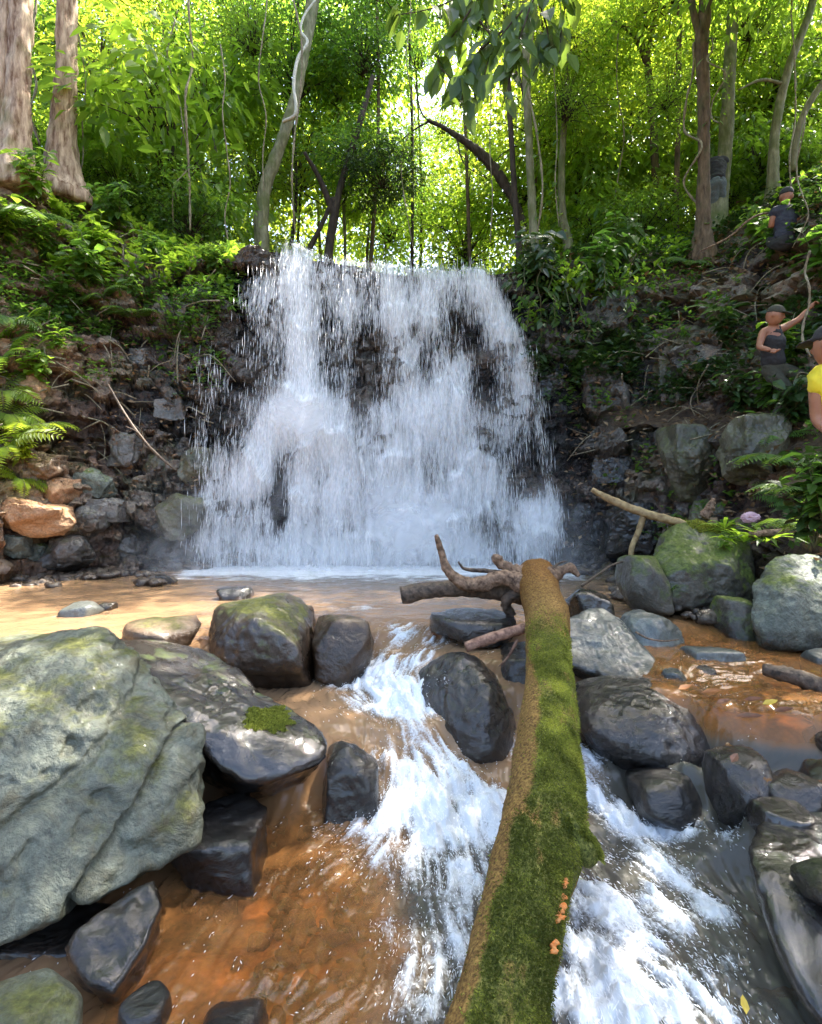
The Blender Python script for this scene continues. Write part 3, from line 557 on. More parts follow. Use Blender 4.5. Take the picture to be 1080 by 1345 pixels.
# ledges the water jumps from: the sheet bulges below each
def bulge(x, z):
    b = 0
    for zz, w_, a in ((2.95, .5, .10), (1.75, .55, .16), (.85, .45, .14), (3.9, .4, .06)):
        zl = zz + .75 * fbm(np.stack([x * 1.9, x * 0 + zz, x * 0], -1).reshape(-1, 3), 3, 73).reshape(x.shape)
        t = (zl - z) / w_; b = b + a * np.where(t > 0, np.exp(-t * .9) * np.minimum(1, t * 5), 0)
    return b
FX, FV = np.meshgrid(fs, fv); FZ = -.05 + FV * 5.5
fallV = []; fallF = []; fd_a = []; fu = []; fvv = []; fl = []; base = 0
for layer, off in enumerate((.10, .2, .32)):
    yy = face_y(FX, FZ) - off * .8 - bulge(FX, FZ) * (.6 + .5 * layer) - .05 * fbm(np.stack([FX * 3, FZ * .8, FX * 0 + layer * 7], -1).reshape(-1, 3), 3, 75).reshape(FX.shape)
    lipz = np.interp(FX, [-2.6, -1.9, -1.3, .2, 1.2, 2.3], [5.32, 5.26, 5.04, 4.88, 4.9, 4.92]) + .03 + .05 * fbm(np.stack([FX * 3, FX * 0, FX * 0], -1).reshape(-1, 3), 2, 76).reshape(FX.shape)
    top = FV > .975
    zz = np.minimum(FZ, lipz + .01 * layer)
    yy = yy + np.clip(FZ - (lipz - .1), 0, 1) ** 1 * 1.2
    fallV.append(np.stack([FX, yy, zz], -1).reshape(-1, 3)); fallF.append(grid_faces(*FX.shape) + base); base += FX.size
    fd_a.append(fall_density(FX, FZ).ravel() * (1.0, .8, .62)[layer]); fu.append(FX.ravel() + layer * 3.7); fvv.append(FZ.ravel()); fl.append(np.full(FX.size, layer / 2))
fm = np_mesh('waterfall', np.concatenate(fallV), [np.concatenate(fallF)], True)
set_attr(fm, 'dens', np.concatenate(fd_a)); set_attr(fm, 'fu', np.concatenate(fu)); set_attr(fm, 'fv', np.concatenate(fvv))
def fall_material():
    m, nt, N, L = mat_new('falling_water')
    A = lambda n: N('ShaderNodeAttribute', attribute_name=n).outputs['Fac']
    cb = N('ShaderNodeCombineXYZ'); L(A('fu'), cb.inputs[0]); L(A('fv'), cb.inputs[1])
    wp = N('ShaderNodeTexNoise', i_Scale=1.6, i_Detail=3.0); L(cb.outputs[0], wp.inputs[0])
    wv = N('ShaderNodeVectorMath', operation='MULTIPLY_ADD'); L(wp.outputs[1], wv.inputs[0]); wv.inputs[1].default_value = (.25, .2, 0); L(cb.outputs[0], wv.inputs[2])
    def st(sx, sy, det, rg):
        mp = N('ShaderNodeMapping'); mp.inputs['Scale'].default_value = (sx, sy, 1); L(wv.outputs[0], mp.inputs[0])
        n = N('ShaderNodeTexNoise', i_Scale=1.0, i_Detail=det, i_Roughness=rg); L(mp.outputs[0], n.inputs[0]); return n.outputs[0]
    a = st(9, .9, 5.0, .62); b = st(38, 2.2, 4.0, .7); c = st(80, 9, 2.0, .6)
    s1 = N('ShaderNodeMath', operation='MULTIPLY_ADD', i_1=1.1); L(a, s1.inputs[0]); 
    s2 = N('ShaderNodeMath', operation='MULTIPLY_ADD', i_1=.85); L(b, s2.inputs[0]); 
    s3 = N('ShaderNodeMath', operation='MULTIPLY', i_1=.5); L(c, s3.inputs[0]); L(s3.outputs[0], s2.inputs[2]); L(s2.outputs[0], s1.inputs[2])
    d = N('ShaderNodeMath', operation='MULTIPLY_ADD', i_1=1.0, i_2=-1.50); L(A('dens'), d.inputs[0])
    t = N('ShaderNodeMath', operation='ADD'); L(s1.outputs[0], t.inputs[0]); L(d.outputs[0], t.inputs[1])
    al = N('ShaderNodeMapRange', i_1=.06, i_2=.52, i_3=0.0, i_4=.95); L(t.outputs[0], al.inputs[0])
    gate = N('ShaderNodeMapRange', i_1=.0, i_2=.1, i_3=0.0, i_4=1.0); L(A('dens'), gate.inputs[0])
    al2 = N('ShaderNodeMath', operation='MULTIPLY', use_clamp=True); L(al.outputs[0], al2.inputs[0]); L(gate.outputs[0], al2.inputs[1])
    bp = N('ShaderNodeBump', i_Strength=.5, i_Distance=.03); L(s1.outputs[0], bp.inputs['Height'])
    df = N('ShaderNodeBsdfDiffuse'); df.inputs[0].default_value = col((.95, .955, .96)); L(bp.outputs[0], df.inputs['Normal'])
    tl = N('ShaderNodeBsdfTranslucent'); tl.inputs[0].default_value = col((.82, .85, .90))
    mx = N('ShaderNodeMixShader', i_0=.25); L(df.outputs[0], mx.inputs[1]); L(tl.outputs[0], mx.inputs[2])
    tp = N('ShaderNodeBsdfTransparent'); o = N('ShaderNodeMixShader'); L(al2.outputs[0], o.inputs[0]); L(tp.outputs[0], o.inputs[1]); L(mx.outputs[0], o.inputs[2])
    out = N('ShaderNodeOutputMaterial'); L(o.outputs[0], out.inputs[0]); return m
tag(link('waterfall_water', fm, fall_material()), kind='structure')
# drops and threads of water thrown off the face
def drops(n, seed):
    r = np.random.default_rng(seed); x = r.uniform(-3.5, 2.6, n * 5); z = r.uniform(0.0, 4.95, n * 5) 
    d = fall_density(x, z); keep = r.random(n * 5) < np.clip(d - .1, 0, 1) ** 1.3; x = x[keep][:n]; z = z[keep][:n]; n = len(x)
    off = .10 + r.random(n) ** 2.5 * .40 + bulge(x, z) * .8
    y = face_y(x, z) - off; ln = r.uniform(.05, .26, n) * (.5 + .9 * r.random(n)); wd = r.uniform(.0016, .0048, n) * (.6 + .6 * r.random(n)) 
    lean = r.normal(0, .06, n) + (x + .5) * .012
    T = np.stack([x, y, z], -1); dirv = np.stack([lean, -.08 * np.ones(n), -np.ones(n)], -1)
    a = T + dirv * ln[:, None] * .5; b = T - dirv * ln[:, None] * .5
    e = np.array([[1, 0, 0], [-.5, .87, 0], [-.5, -.87, 0]])
    V = np.stack([b] + [T + dirv * ln[:, None] * .18 + e[k] * wd[:, None] for k in range(3)] + [a], 1)   # thin streak, fat end below
    f = np.array([[0, 1, 2], [0, 2, 3], [0, 3, 1], [4, 2, 1], [4, 3, 2], [4, 1, 3]])
    return V.reshape(-1, 3), (np.arange(n)[:, None, None] * 5 + f[None]).reshape(-1, 3)
V, Fq = drops(17000, 5)
wm_ = plain_mat('white_water_drops', (.95, .96, .97), .25, (.92, .93, .95), 3.0, .3)
tag(link('spray', np_mesh('spray', V, [Fq], True), wm_), 'white drops and threads of water flung from the waterfall', 'spray', kind='stuff')
# soft drift of mist low in front of the fall
mv = []; mf = []; md = []; base = 0
MX, MV = np.meshgrid(np.arange(-4.3, 3.1, .08), np.linspace(0, 1, 46)); MZ = .02 + MV * 2.9
for k, off in enumerate((.80, 1.1, 1.4)):
    yy = face_y(MX, MZ * .5) - off - .12 * fbm(np.stack([MX, MZ, MX * 0 + k], -1).reshape(-1, 3), 2, 81).reshape(MX.shape)
    d = .22 * np.exp(-(MZ / (.9 - .2 * k)) ** 2)
    for cx, cz, rx, rz, a in ((P(393, 548, 8.3)[0], P(393, 548, 8.3)[2], .36, .34, 1.0), (P(535, 680, 8)[0], P(535, 680, 8)[2], .6, .45, .75), (P(560, 560, 8)[0], P(560, 560, 8)[2], .8, .5, .28), (P(700, 675, 8)[0], P(700, 675, 8)[2], .35, .25, .4), (P(430, 640, 8)[0], P(430, 640, 8)[2], .5, .7, .3)):
        d = d + a * (.75, .45, .25)[k] * np.exp(-((MX - cx) / rx) ** 2 - ((MZ - cz) / rz) ** 2)
    d = d * sstep(-4.0, -2.6, MX) * (1 - sstep(1.7, 2.8, MX)) * (1 - sstep(2.3, 2.85, MZ)) * (1, .8, .55)[k]
    mv.append(np.stack([MX, yy, MZ], -1).reshape(-1, 3)); mf.append(grid_faces(*MX.shape) + base); base += MX.size; md.append(d.ravel())
mm_ = np_mesh('mist', np.concatenate(mv), [np.concatenate(mf)], True); set_attr(mm_, 'dens', np.concatenate(md))
def mist_material():
    m, nt, N, L = mat_new('drifting_mist')
    geo = N('ShaderNodeNewGeometry'); n = N('ShaderNodeTexNoise', i_Scale=2.6, i_Detail=6.0, i_Roughness=.62, i_Distortion=.7); L(geo.outputs['Position'], n.inputs[0])
    at = N('ShaderNodeAttribute', attribute_name='dens'); mr = N('ShaderNodeMapRange', i_1=.36, i_2=.64, i_3=.0, i_4=1.5); L(n.outputs[0], mr.inputs[0])
    al = N('ShaderNodeMath', operation='MULTIPLY', use_clamp=True); L(at.outputs['Fac'], al.inputs[0]); L(mr.outputs[0], al.inputs[1])
    df = N('ShaderNodeBsdfDiffuse'); df.inputs[0].default_value = col((.85, .87, .9)); tl = N('ShaderNodeBsdfTranslucent'); tl.inputs[0].default_value = col((.85, .87, .9))
    mx = N('ShaderNodeMixShader', i_0=.5); L(df.outputs[0], mx.inputs[1]); L(tl.outputs[0], mx.inputs[2]); tp = N('ShaderNodeBsdfTransparent')
    o = N('ShaderNodeMixShader'); L(al.outputs[0], o.inputs[0]); L(tp.outputs[0], o.inputs[1]); L(mx.outputs[0], o.inputs[2]); out = N('ShaderNodeOutputMaterial'); L(o.outputs[0], out.inputs[0]); return m
tag(link('mist', mm_, mist_material()), 'pale mist drifting at the foot of the waterfall', 'mist', kind='stuff')

# gravel and small stones on the bed and along the water's edge
def gravel(name, label, n, seed, mat, region, size, lift, wf=None):
    r = np.random.default_rng(seed); x = r.uniform(region[0], region[1], n * 4); y = r.uniform(region[2], region[3], n * 4); q = np.stack([x, y, x * 0], -1); k = fbm(q * 2.2, 3, seed) > -.05
    x, y = x[k][:n], y[k][:n]; n = len(x); zb = bil(BZ, x, y, bx[0], by[0], .05) + lift; S = r.uniform(size[0], size[1], n) * r.random(n) ** .7 + size[0]
    d, f = ICO2; V = d[None] * (S[:, None, None] * np.stack([r.uniform(.8, 1.3, n), r.uniform(.8, 1.3, n), r.uniform(.45, .8, n)], -1)[:, None]); V = V * (1 + .75 * fbm((d[None] * 1.3 + r.uniform(0, 90, (n, 1, 3))).reshape(-1, 3), 2, 7).reshape(n, -1, 1)); V = V + np.stack([x, y, zb], -1)[:, None]
    return tag(link(name, np_mesh(name, V.reshape(-1, 3), [(np.arange(n)[:, None, None] * len(d) + f[None]).reshape(-1, 3)], True), mat), label, 'gravel', kind='stuff')
_b = bmesh.new(); bmesh.ops.create_icosphere(_b, subdivisions=2, radius=1); ICO2 = (np.array([v.co for v in _b.verts]), np.array([[v.index for v in f.verts] for f in _b.faces])); _b.free()
GR = [rock_mat('dark_pebbles', (.03, .022, .016), (.12, .09, .065), wet=.3, rough=(.2, .5), scale=3.0), rock_mat('brown_pebbles', (.12, .06, .03), (.28, .17, .09), wet=.2, rough=(.3, .6), scale=3.0)]
gravel('gravel', 'brown pebbles on the bed of the orange shallows', 420, 3, GR[1], (-1.3, .1, 1.5, 3.1), (.008, .035), .02); gravel('gravel', 'dark stones on the bed of the orange shallows', 90, 4, GR[0], (-1.3, .2, 1.5, 3.2), (.015, .06), .02)
gravel('gravel', 'dark stones on the bed of the orange side pool', 120, 5, GR[0], (1.1, 3.0, 2.6, 4.8), (.015, .06), .03); gravel('gravel', 'brown pebbles on the bed of the orange side pool', 500, 6, GR[1], (1.1, 3.0, 2.6, 4.8), (.01, .03), .025)
gravel('gravel', 'dark stones along the far shore of the pool', 500, 7, GR[0], (-5.2, -3.0, 6.6, 8.2), (.02, .08), .15); gravel('gravel', 'dark stones along the right shore of the pool', 420, 8, GR[0], (2.2, 3.6, 4.8, 8.1), (.02, .10), .16)
# ------------------------------------------------------------------ boulders and stones
M = {}
M['pale'] = rock_mat('pale_grey_green_stone', (.042, .049, .033), (.155, .17, .125), moss=.14, moss_c=(.085, .09, .02), wet=.15, rough=(.34, .6), stain=(.055, .045, .015), stain_a=.75, lichen=.2, bump=.9, wet_z=-.5)
M['black'] = rock_mat('black_wet_basalt', (.006, .0055, .005), (.024, .019, .015), wet=.75, rough=(.12, .36), stain=(.045, .026, .014), stain_a=.5, bump=1.25, wet_z=-.42)
M['ledge'] = rock_mat('dark_wet_stone', (.006, .0048, .0038), (.023, .0175, .013), moss=.04, moss_c=(.06, .09, .012), wet=.8, rough=(.12, .36), stain=(.05, .032, .018), stain_a=.5, bump=.55, wet_z=-.25)
M['mossy'] = rock_mat('moss_grown_stone', (.035, .034, .027), (.115, .105, .082), moss=.42, moss_c=(.075, .10, .014), wet=.25, rough=(.4, .8), stain=(.05, .03, .018), stain_a=.5, bump=.7, wet_z=.0)
M['round'] = rock_mat('brown_black_damp_stone', (.024, .017, .012), (.075, .052, .036), moss=.30, moss_c=(.085, .088, .014), wet=.45, rough=(.22, .5), stain=(.07, .035, .018), stain_a=.5, bump=.5, wet_z=-.1)
M['grey'] = rock_mat('smooth_grey_stone', (.05, .055, .05), (.15, .16, .145), wet=.35, rough=(.25, .5), stain=(.06, .055, .035), stain_a=.4, lichen=.3, bump=.4, wet_z=-.15)
M['slope'] = rock_mat('grey_green_rough_stone', (.07, .082, .066), (.21, .23, .19), moss=.16, moss_c=(.09, .12, .02), wet=.1, rough=(.5, .85), stain=(.06, .05, .028), stain_a=.5, lichen=.5, bump=.9, wet_z=.05)
M['brown'] = rock_mat('ochre_stained_stone', (.07, .045, .028), (.20, .135, .08), moss=.08, moss_c=(.08, .08, .015), wet=.15, rough=(.35, .7), stain=(.16, .075, .028), stain_a=.6, bump=.6, wet_z=.15)
M['orange'] = rock_mat('orange_clay_stone', (.26, .12, .05), (.42, .25, .13), wet=.05, rough=(.5, .8), stain=(.16, .12, .07), stain_a=.5, bump=.6, wet_z=.1)
M['block'] = rock_mat('olive_basalt_block', (.045, .042, .027), (.14, .125, .08), moss=.2, moss_c=(.085, .095, .02), wet=.2, rough=(.35, .65), stain=(.075, .085, .02), stain_a=.6, bump=.5, wet_z=.1)
M['mix'] = rock_mat('damp_bank_stone', (.04, .036, .031), (.17, .155, .135), moss=.1, moss_c=(.07, .075, .02), wet=.3, rough=(.3, .65), stain=(.13, .07, .035), stain_a=.55, bump=.7, wet_z=.12)

def unit_(v): return v / (np.linalg.norm(v, axis=-1, keepdims=True) + 1e-9)
_ico = {}
def ico(sub):
    if sub not in _ico:
        bm = bmesh.new(); bmesh.ops.create_icosphere(bm, subdivisions=sub, radius=1)
        V = np.array([v.co for v in bm.verts]); Fc_ = np.array([[v.index for v in f.verts] for f in bm.faces]); bm.free(); _ico[sub] = (V / np.linalg.norm(V, axis=1)[:, None], Fc_)
    return _ico[sub]
def poly_rock(name, label, cat, N, H, centre, p, sub, amp, seed, mat, group=None, grooves=(), freq=1.0, aniso=(1, 1, 1), pits=0.0, chip=0.0, smooth=True):
    dirs, faces = ico(sub)
    q = np.clip(dirs @ N.T, 0, None) / H[None, :]
    r = (q ** p).sum(1) ** (-1.0 / p); V = dirs * r[:, None]
    size = float(np.median(r)); w = V + centre
    nrm = V / np.linalg.norm(V, axis=1)[:, None]
    an = np.array(aniso)
    d = fbm(w * an * freq * 1.4 / max(size, .12) * .6, 5, seed) * amp * size + ridged(w * an * freq * 2.6 / max(size, .12) * .6, 4, seed + 7) * amp * .35 * size
    d += fbm(w * 22, 3, seed + 3) * .012 * min(1, size * 2) + ridged(w * 10, 3, seed + 4) * .012 * min(1, size * 2.5)
    if chip:                                              # broken faces: small facets split off the corners
        rc = np.random.default_rng(seed + 55); Pl = unit_(rc.normal(size=(26, 3))); hh = np.quantile(V @ Pl.T, .5 + .49 * rc.random(26) ** .25, axis=0).diagonal()
        ex = np.clip((V @ Pl.T) - hh[None], 0, None).max(1); V = V - nrm * np.minimum(ex * .75, .25 * size)[:, None] * chip
        d += -.05 * size * chip * sstep(.55, .8, ridged(w * 1.6 / max(size, .12) * .6, 3, seed + 21)) + chip * .045 * size * np.round(2.2 * fbm(w * np.array([1, 1, 2.2]) * 1.7 / max(size, .12) * .6, 3, seed + 23)) / 2.2
    if pits: d -= pits * sstep(.28, .5, fbm(w * 5.5, 3, seed + 11))
    for (pt, n, wd, dep) in grooves:                      # cracks along planes
        n = np.array(n, float) / np.linalg.norm(n); dist = (w - np.array(pt)) @ n + .05 * fbm(w * 4, 3, seed + 5)
        side = sstep(-.02, .25, dist)
        d -= dep * np.exp(-(dist / wd) ** 2)
    V = V + nrm * d[:, None]
    me = np_mesh(name, V, [faces], smooth); o = link(name, me, mat); o.location = centre
    return tag(o, label, cat, group)
def hull_rock(name, label, pts, p=22, sub=6, amp=.05, seed=1, mat=None, cat='boulder', grow=1.05, **kw):
    bm = bmesh.new(); pts = np.array(pts, float); c = (pts.max(0) + pts.min(0)) / 2
    for q in pts: bm.verts.new(q)
    bmesh.ops.convex_hull(bm, input=bm.verts)
    vs_ = [v for v in bm.verts if v.link_faces]; c = np.mean([np.array(v.co) for v in vs_], axis=0)
    N = []; H = []
    for f in bm.faces:
        f.normal_update(); n = np.array(f.normal); h = float(np.dot(np.array(f.verts[0].co) - c, n))
        if h < 0: n, h = -n, -h
        for a, b in zip(N, H):
            if np.dot(a, n) > .995: break
        else: N.append(n); H.append(max(h, .02))
    bm.free(); return poly_rock(name, label, cat, np.array(N), np.array(H) * grow, c, p, sub, amp, seed, mat, **kw)
def stone(name, label, box, Y, depth, mat, seed, ang=.6, sub=5, amp=.06, cat='rock', group=None, nplanes=13, tilt=0.0, sink=0.0, wall=0.0, **kw):
    """a stone filling the picture box x0,y0,x1,y1 at distance Y"""
    x0, y0, x1, y1 = box; r = np.random.default_rng(seed + 100)
    if wall:
        h_, _n = ray((x0 + x1) / 2, (y0 + y1) / 2)
        if h_ is not None: Y = float(h_[1]) + depth * wall
    c = P((x0 + x1) / 2, (y0 + y1) / 2, Y)
    rx = (x1 - x0) / 2 / F * Y; rz = (y1 - y0) / 2 / F * Y + sink / 2; c[2] -= sink / 2; ry = depth
    e_ = math.atan(((y0 + y1) / 2 - 640) / F); hp = (y1 - y0) / 2 / F * Y * math.cos(e_); ry = min(ry, .85 * hp / max(.05, abs(math.sin(e_)))); rz = math.sqrt(max(hp ** 2 - (ry * math.sin(e_)) ** 2, (.4 * hp) ** 2)) / math.cos(e_) + sink / 2
    N = r.normal(size=(nplanes, 3)); N = np.vstack([N, [[1, 0, .1], [-1, 0, .1], [0, 0, 1], [0, 0, -1], [0, -1, .2], [0, 1, 0]]]); N /= np.linalg.norm(N, axis=1)[:, None]
    ct, st_ = math.cos(tilt), math.sin(tilt); R = np.array([[ct, 0, -st_], [0, 1, 0], [st_, 0, ct]])
    S = np.array([rx, ry, rz]); h = np.sqrt(((N * S) ** 2).sum(1)) * r.uniform(1 - .28 * ang, 1.0, len(N)); h[nplanes:] = np.sqrt(((N[nplanes:] * S) ** 2).sum(1)) * (1 - .06 * ang)
    N = N @ R.T
    kw.setdefault('chip', max(0, ang - .25)); return poly_rock(name, label, cat, N, h, c, 7 + 34 * ang, sub, amp, seed, mat, group=group, **kw)

# the great pale boulder at the left
g1 = P(150, 1060, 2.4)
big_pts = [P(-10, 890, 3.0), P(25, 858, 3.05), P(70, 830, 3.1), P(140, 822, 3.08), P(158, 850, 3.0), P(188, 905, 2.85), P(238, 925, 2.8), P(268, 958, 2.72), P(271, 1070, 2.5), P(268, 1112, 2.42), P(165, 1165, 2.2), P(60, 1212, 2.02), P(-20, 1245, 1.95), P(-250, 1260, 1.9), P(-330, 1000, 2.6), P(-250, 890, 2.9),
           P(110, 900, 2.62), P(30, 1000, 2.32), P(-150, 1000, 2.2), P(200, 1000, 2.45)]
big_pts += [P(-100, 850, 3.7) , P(120, 830, 3.5), P(250, 960, 3.3), P(240, 1060, 3.1), P(-250, 1050, 3.5), P(100, 1130, 2.8)]
hull_rock('boulder', 'huge pale grey-green boulder with a dark crack filling the left edge', big_pts, p=60, sub=7, amp=.05, chip=.35, grow=1.06, seed=3, mat=M['pale'], pits=.028,
          grooves=[(P(205, 1045, 2.48), (.87, .05, -.5), .020, .085), (P(150, 930, 2.7), (.45, .3, -.85), .03, .035), (P(60, 900, 2.8), (.3, .5, .8), .05, .03)])
hull_rock('boulder', 'black wet ledge boulder with a bright green moss patch', [P(150, 838, 3.6), P(205, 838, 3.75), P(275, 852, 3.7), P(330, 893, 3.5), P(372, 930, 3.35), P(432, 962, 3.05), P(438, 980, 2.95), P(425, 1000, 2.85), P(385, 1020, 2.75), P(330, 1038, 2.66), P(285, 1010, 2.7), P(240, 960, 2.75), P(160, 880, 3.0),
          P(300, 960, 2.8), P(250, 1000, 3.4), P(400, 1040, 3.2), P(300, 1040, 3.2), P(150, 900, 3.9), P(260, 890, 4.0), P(360, 960, 3.7)], p=40, sub=6, amp=.08, chip=.5, seed=8, mat=M['ledge'], aniso=(1, 1, 1.6))
stone('boulder', 'rounded brown-black boulder with olive moss on its crown', (275, 787, 408, 892), 4.35, .42, M['round'], 21, ang=.3, sub=6, amp=.05, tilt=.12, sink=.1, cat='boulder')
stone('rock', 'rusty brown rock with a thin film of falling water', (408, 806, 492, 884), 4.38, .27, M['brown'], 22, ang=.45, sub=5, amp=.09, sink=.12)
stone('rock', 'angular black wet rock at the tip of the moss-patched ledge', (420, 968, 500, 1064), 3.1, .17, M['black'], 23, ang=.6, sub=5, amp=.09, sink=.1)
hull_rock('boulder', 'dark brown boulder washed over by the cascade beside the log', [P(545, 880, 4.0), P(585, 857, 4.15), P(640, 868, 4.1), P(676, 930, 3.75), P(685, 975, 3.55), P(668, 1008, 3.4), P(615, 1012, 3.36), P(600, 960, 3.5), P(575, 925, 3.7), P(545, 905, 3.85), P(640, 935, 3.52), P(600, 1040, 3.9), P(680, 1040, 3.8), P(560, 930, 4.4), P(680, 930, 4.3), P(640, 985, 3.33), P(600, 850, 4.0), P(650, 905, 3.6)], p=10, sub=6, amp=.055, seed=14, mat=M['black'])
stone('rock', 'dark rock in the hollow under the broken stick', (640, 848, 735, 930), 4.15, .25, M['black'], 25, ang=.5, sub=5, amp=.08)
hull_rock('boulder', 'smooth grey boulder with a flat pale face right of the log', [P(742, 812, 4.4), P(790, 800, 4.55), P(815, 815, 4.4), P(868, 872, 4.0), P(850, 896, 3.85), P(800, 890, 3.9), P(745, 872, 4.0), P(720, 830, 4.3), P(750, 905, 4.5), P(860, 905, 4.4), P(840, 840, 4.7), P(730, 840, 4.8), P(830, 930, 4.0)], p=36, sub=6, amp=.05, chip=.3, seed=31, mat=M['grey'])
stone('rock', 'grey flat-topped rock tucked behind the smooth grey boulder', (812, 803, 890, 866), 4.6, .3, M['grey'], 32, ang=.6, sub=5, amp=.06, sink=.05)
hull_rock('boulder', 'long glossy black boulder below the smooth grey one', [P(745, 895, 3.75), P(790, 878, 3.8), P(835, 888, 3.7), P(900, 900, 3.6), P(940, 935, 3.4), P(949, 968, 3.25), P(935, 1000, 3.1), P(890, 1008, 3.05), P(820, 985, 3.1), P(760, 955, 3.25), P(748, 930, 3.4), P(860, 935, 3.2), P(760, 1000, 3.6), P(930, 1020, 3.5), P(900, 940, 3.9), P(760, 930, 4.0), P(840, 1040, 3.3)], p=9, sub=6, amp=.035, seed=34, mat=M['black'])
stone('rock', 'low domed black rock at the edge of the white water', (832, 1003, 918, 1075), 3.0, .2, M['black'], 35, ang=.15, sub=5, amp=.05, sink=.08)
stone('rock', 'broken black rock holding a drift of leaves', (938, 986, 1016, 1085), 2.74, .16, M['black'], 37, ang=.7, sub=5, amp=.1, sink=.05)
stone('rock', 'grey-brown wet rock between the leaf drift and the corner boulder', (990, 1048, 1062, 1112), 2.5, .14, M['ledge'], 38, ang=.4, sub=5, amp=.07)
hull_rock('boulder', 'brown wet boulder with a pale sheen in the lower right corner', [P(985, 1100, 2.35), P(1010, 1070, 2.5), P(1060, 1062, 2.55), P(1150, 1075, 2.5), P(1230, 1150, 2.3), P(982, 1130, 2.2), P(1005, 1210, 2.0), P(1040, 1290, 1.82), P(1075, 1350, 1.7), P(1200, 1400, 1.65), P(1060, 1170, 2.05), P(1010, 1250, 2.4), P(1200, 1200, 2.6), P(1050, 1120, 2.9)], p=14, sub=6, amp=.05, seed=41, mat=M['ledge'])
stone('rock', 'small olive-green rock lying on the corner boulder', (1058, 1128, 1120, 1200), 2.02, .1, M['mossy'], 42, ang=.3, sub=4, amp=.05)
hull_rock('boulder', 'mossy dark boulder with green plants on top at the right bank', [P(838, 745, 5.3), P(880, 690, 5.6), P(905, 680, 5.7), P(960, 680, 5.7), P(985, 700, 5.5), P(990, 770, 5.2), P(960, 800, 5.0), P(900, 805, 4.95), P(845, 790, 5.1), P(905, 740, 5.0), P(960, 745, 5.0), P(850, 820, 5.6), P(990, 830, 5.6), P(900, 700, 6.3), P(1000, 720, 6.2)], p=22, sub=6, amp=.13, chip=.6, seed=51, mat=M['mossy'])
stone('rock', 'bright moss-covered hump at the foot of the mossy boulder', (820, 728, 866, 800), 5.25, .28, M['mossy'], 52, ang=.2, sub=5, amp=.1, sink=.06)
hull_rock('boulder', 'rough grey-green boulder at the right edge above the orange pool', [P(985, 760, 4.6), P(1010, 730, 4.75), P(1060, 722, 4.8), P(1130, 740, 4.7), P(1000, 850, 4.2), P(1060, 858, 4.1), P(1150, 860, 4.1), P(985, 820, 4.35), P(1040, 780, 4.22), P(1180, 800, 4.5), P(1010, 800, 5.3), P(1130, 800, 5.3), P(1000, 870, 4.7)], p=22, sub=6, amp=.09, chip=.4, seed=55, mat=M['slope'], pits=.02)
stone('rock', 'shadowed mossy rock between the two right-hand boulders', (938, 780, 1000, 858), 4.75, .3, M['mossy'], 56, ang=.5, sub=5, amp=.08)
stone('rock', 'white-faced wet stone sitting in the orange side pool', (899, 847, 970, 892), 4.15, .17, M['grey'], 61, ang=.5, sub=5, amp=.05, sink=.05)
stone('rock', 'small dark stone in front of the white-faced wet stone', (910, 874, 944, 898), 3.88, .09, M['mix'], 62, ang=.3, sub=4, amp=.05, sink=.03)
stone('rock', 'small pale triangular stone beside the smooth grey boulder', (868, 878, 904, 908), 3.82, .1, M['grey'], 63, ang=.7, sub=4, amp=.05, sink=.03)
stone('rock', 'little grey stone at the right edge of the orange pool', (1060, 850, 1100, 884), 4.0, .12, M['grey'], 64, ang=.6, sub=4, amp=.05, sink=.03)
stone('rock', 'dark stone at the right edge below the drifted branch', (1062, 950, 1110, 990), 3.1, .12, M['black'], 65, ang=.5, sub=4, amp=.06, sink=.03)
stone('rock', 'dark wet rock between the side pool and the corner boulder', (1000, 1006, 1080, 1090), 2.66, .17, M['black'], 44, ang=.5, sub=5, amp=.09, sink=.1)
stone('rock', 'dark wet rock at the right edge above the corner boulder', (1062, 1000, 1140, 1085), 2.7, .18, M['ledge'], 45, ang=.5, sub=5, amp=.08, sink=.1)
# lower left, beneath the great boulder
hull_rock('rock', 'black wet rock with a bluish sheen under the great boulder', [P(85, 1240, 1.95), P(130, 1200, 2.05), P(205, 1150, 2.2), P(215, 1185, 2.1), P(195, 1240, 1.98), P(150, 1310, 1.82), P(110, 1300, 1.82), P(90, 1270, 1.9), P(100, 1250, 2.4), P(220, 1220, 2.5), P(160, 1340, 2.1)], p=34, sub=5, amp=.09, chip=.6, seed=71, mat=M['black'], cat='rock')
stone('rock', 'olive-green rounded rock in the lower left corner', (-60, 1276, 112, 1400), 1.72, .2, M['pale'], 72, ang=.3, sub=5, amp=.05)
stone('rock', 'small black wet stone at the bottom edge of the orange shallows', (158, 1292, 224, 1370), 1.8, .1, M['black'], 73, ang=.2, sub=4, amp=.06)
stone('rock', 'black streaming rock between the great boulder and the orange shallows', (228, 1050, 352, 1160), 2.68, .25, M['black'], 74, ang=.5, sub=5, amp=.09)
stone('rock', 'black rock in the shade behind the sheen-faced one', (-120, 1170, 190, 1300), 2.3, .4, M['black'], 75, ang=.5, sub=5, amp=.08)  # black rock enlarged to stand in for the dark shadow under the great boulder
stone('rock', 'drowned dark rock showing at the bottom edge', (255, 1310, 350, 1400), 1.8, .12, M['black'], 76, ang=.2, sub=4, amp=.08, sink=.1)
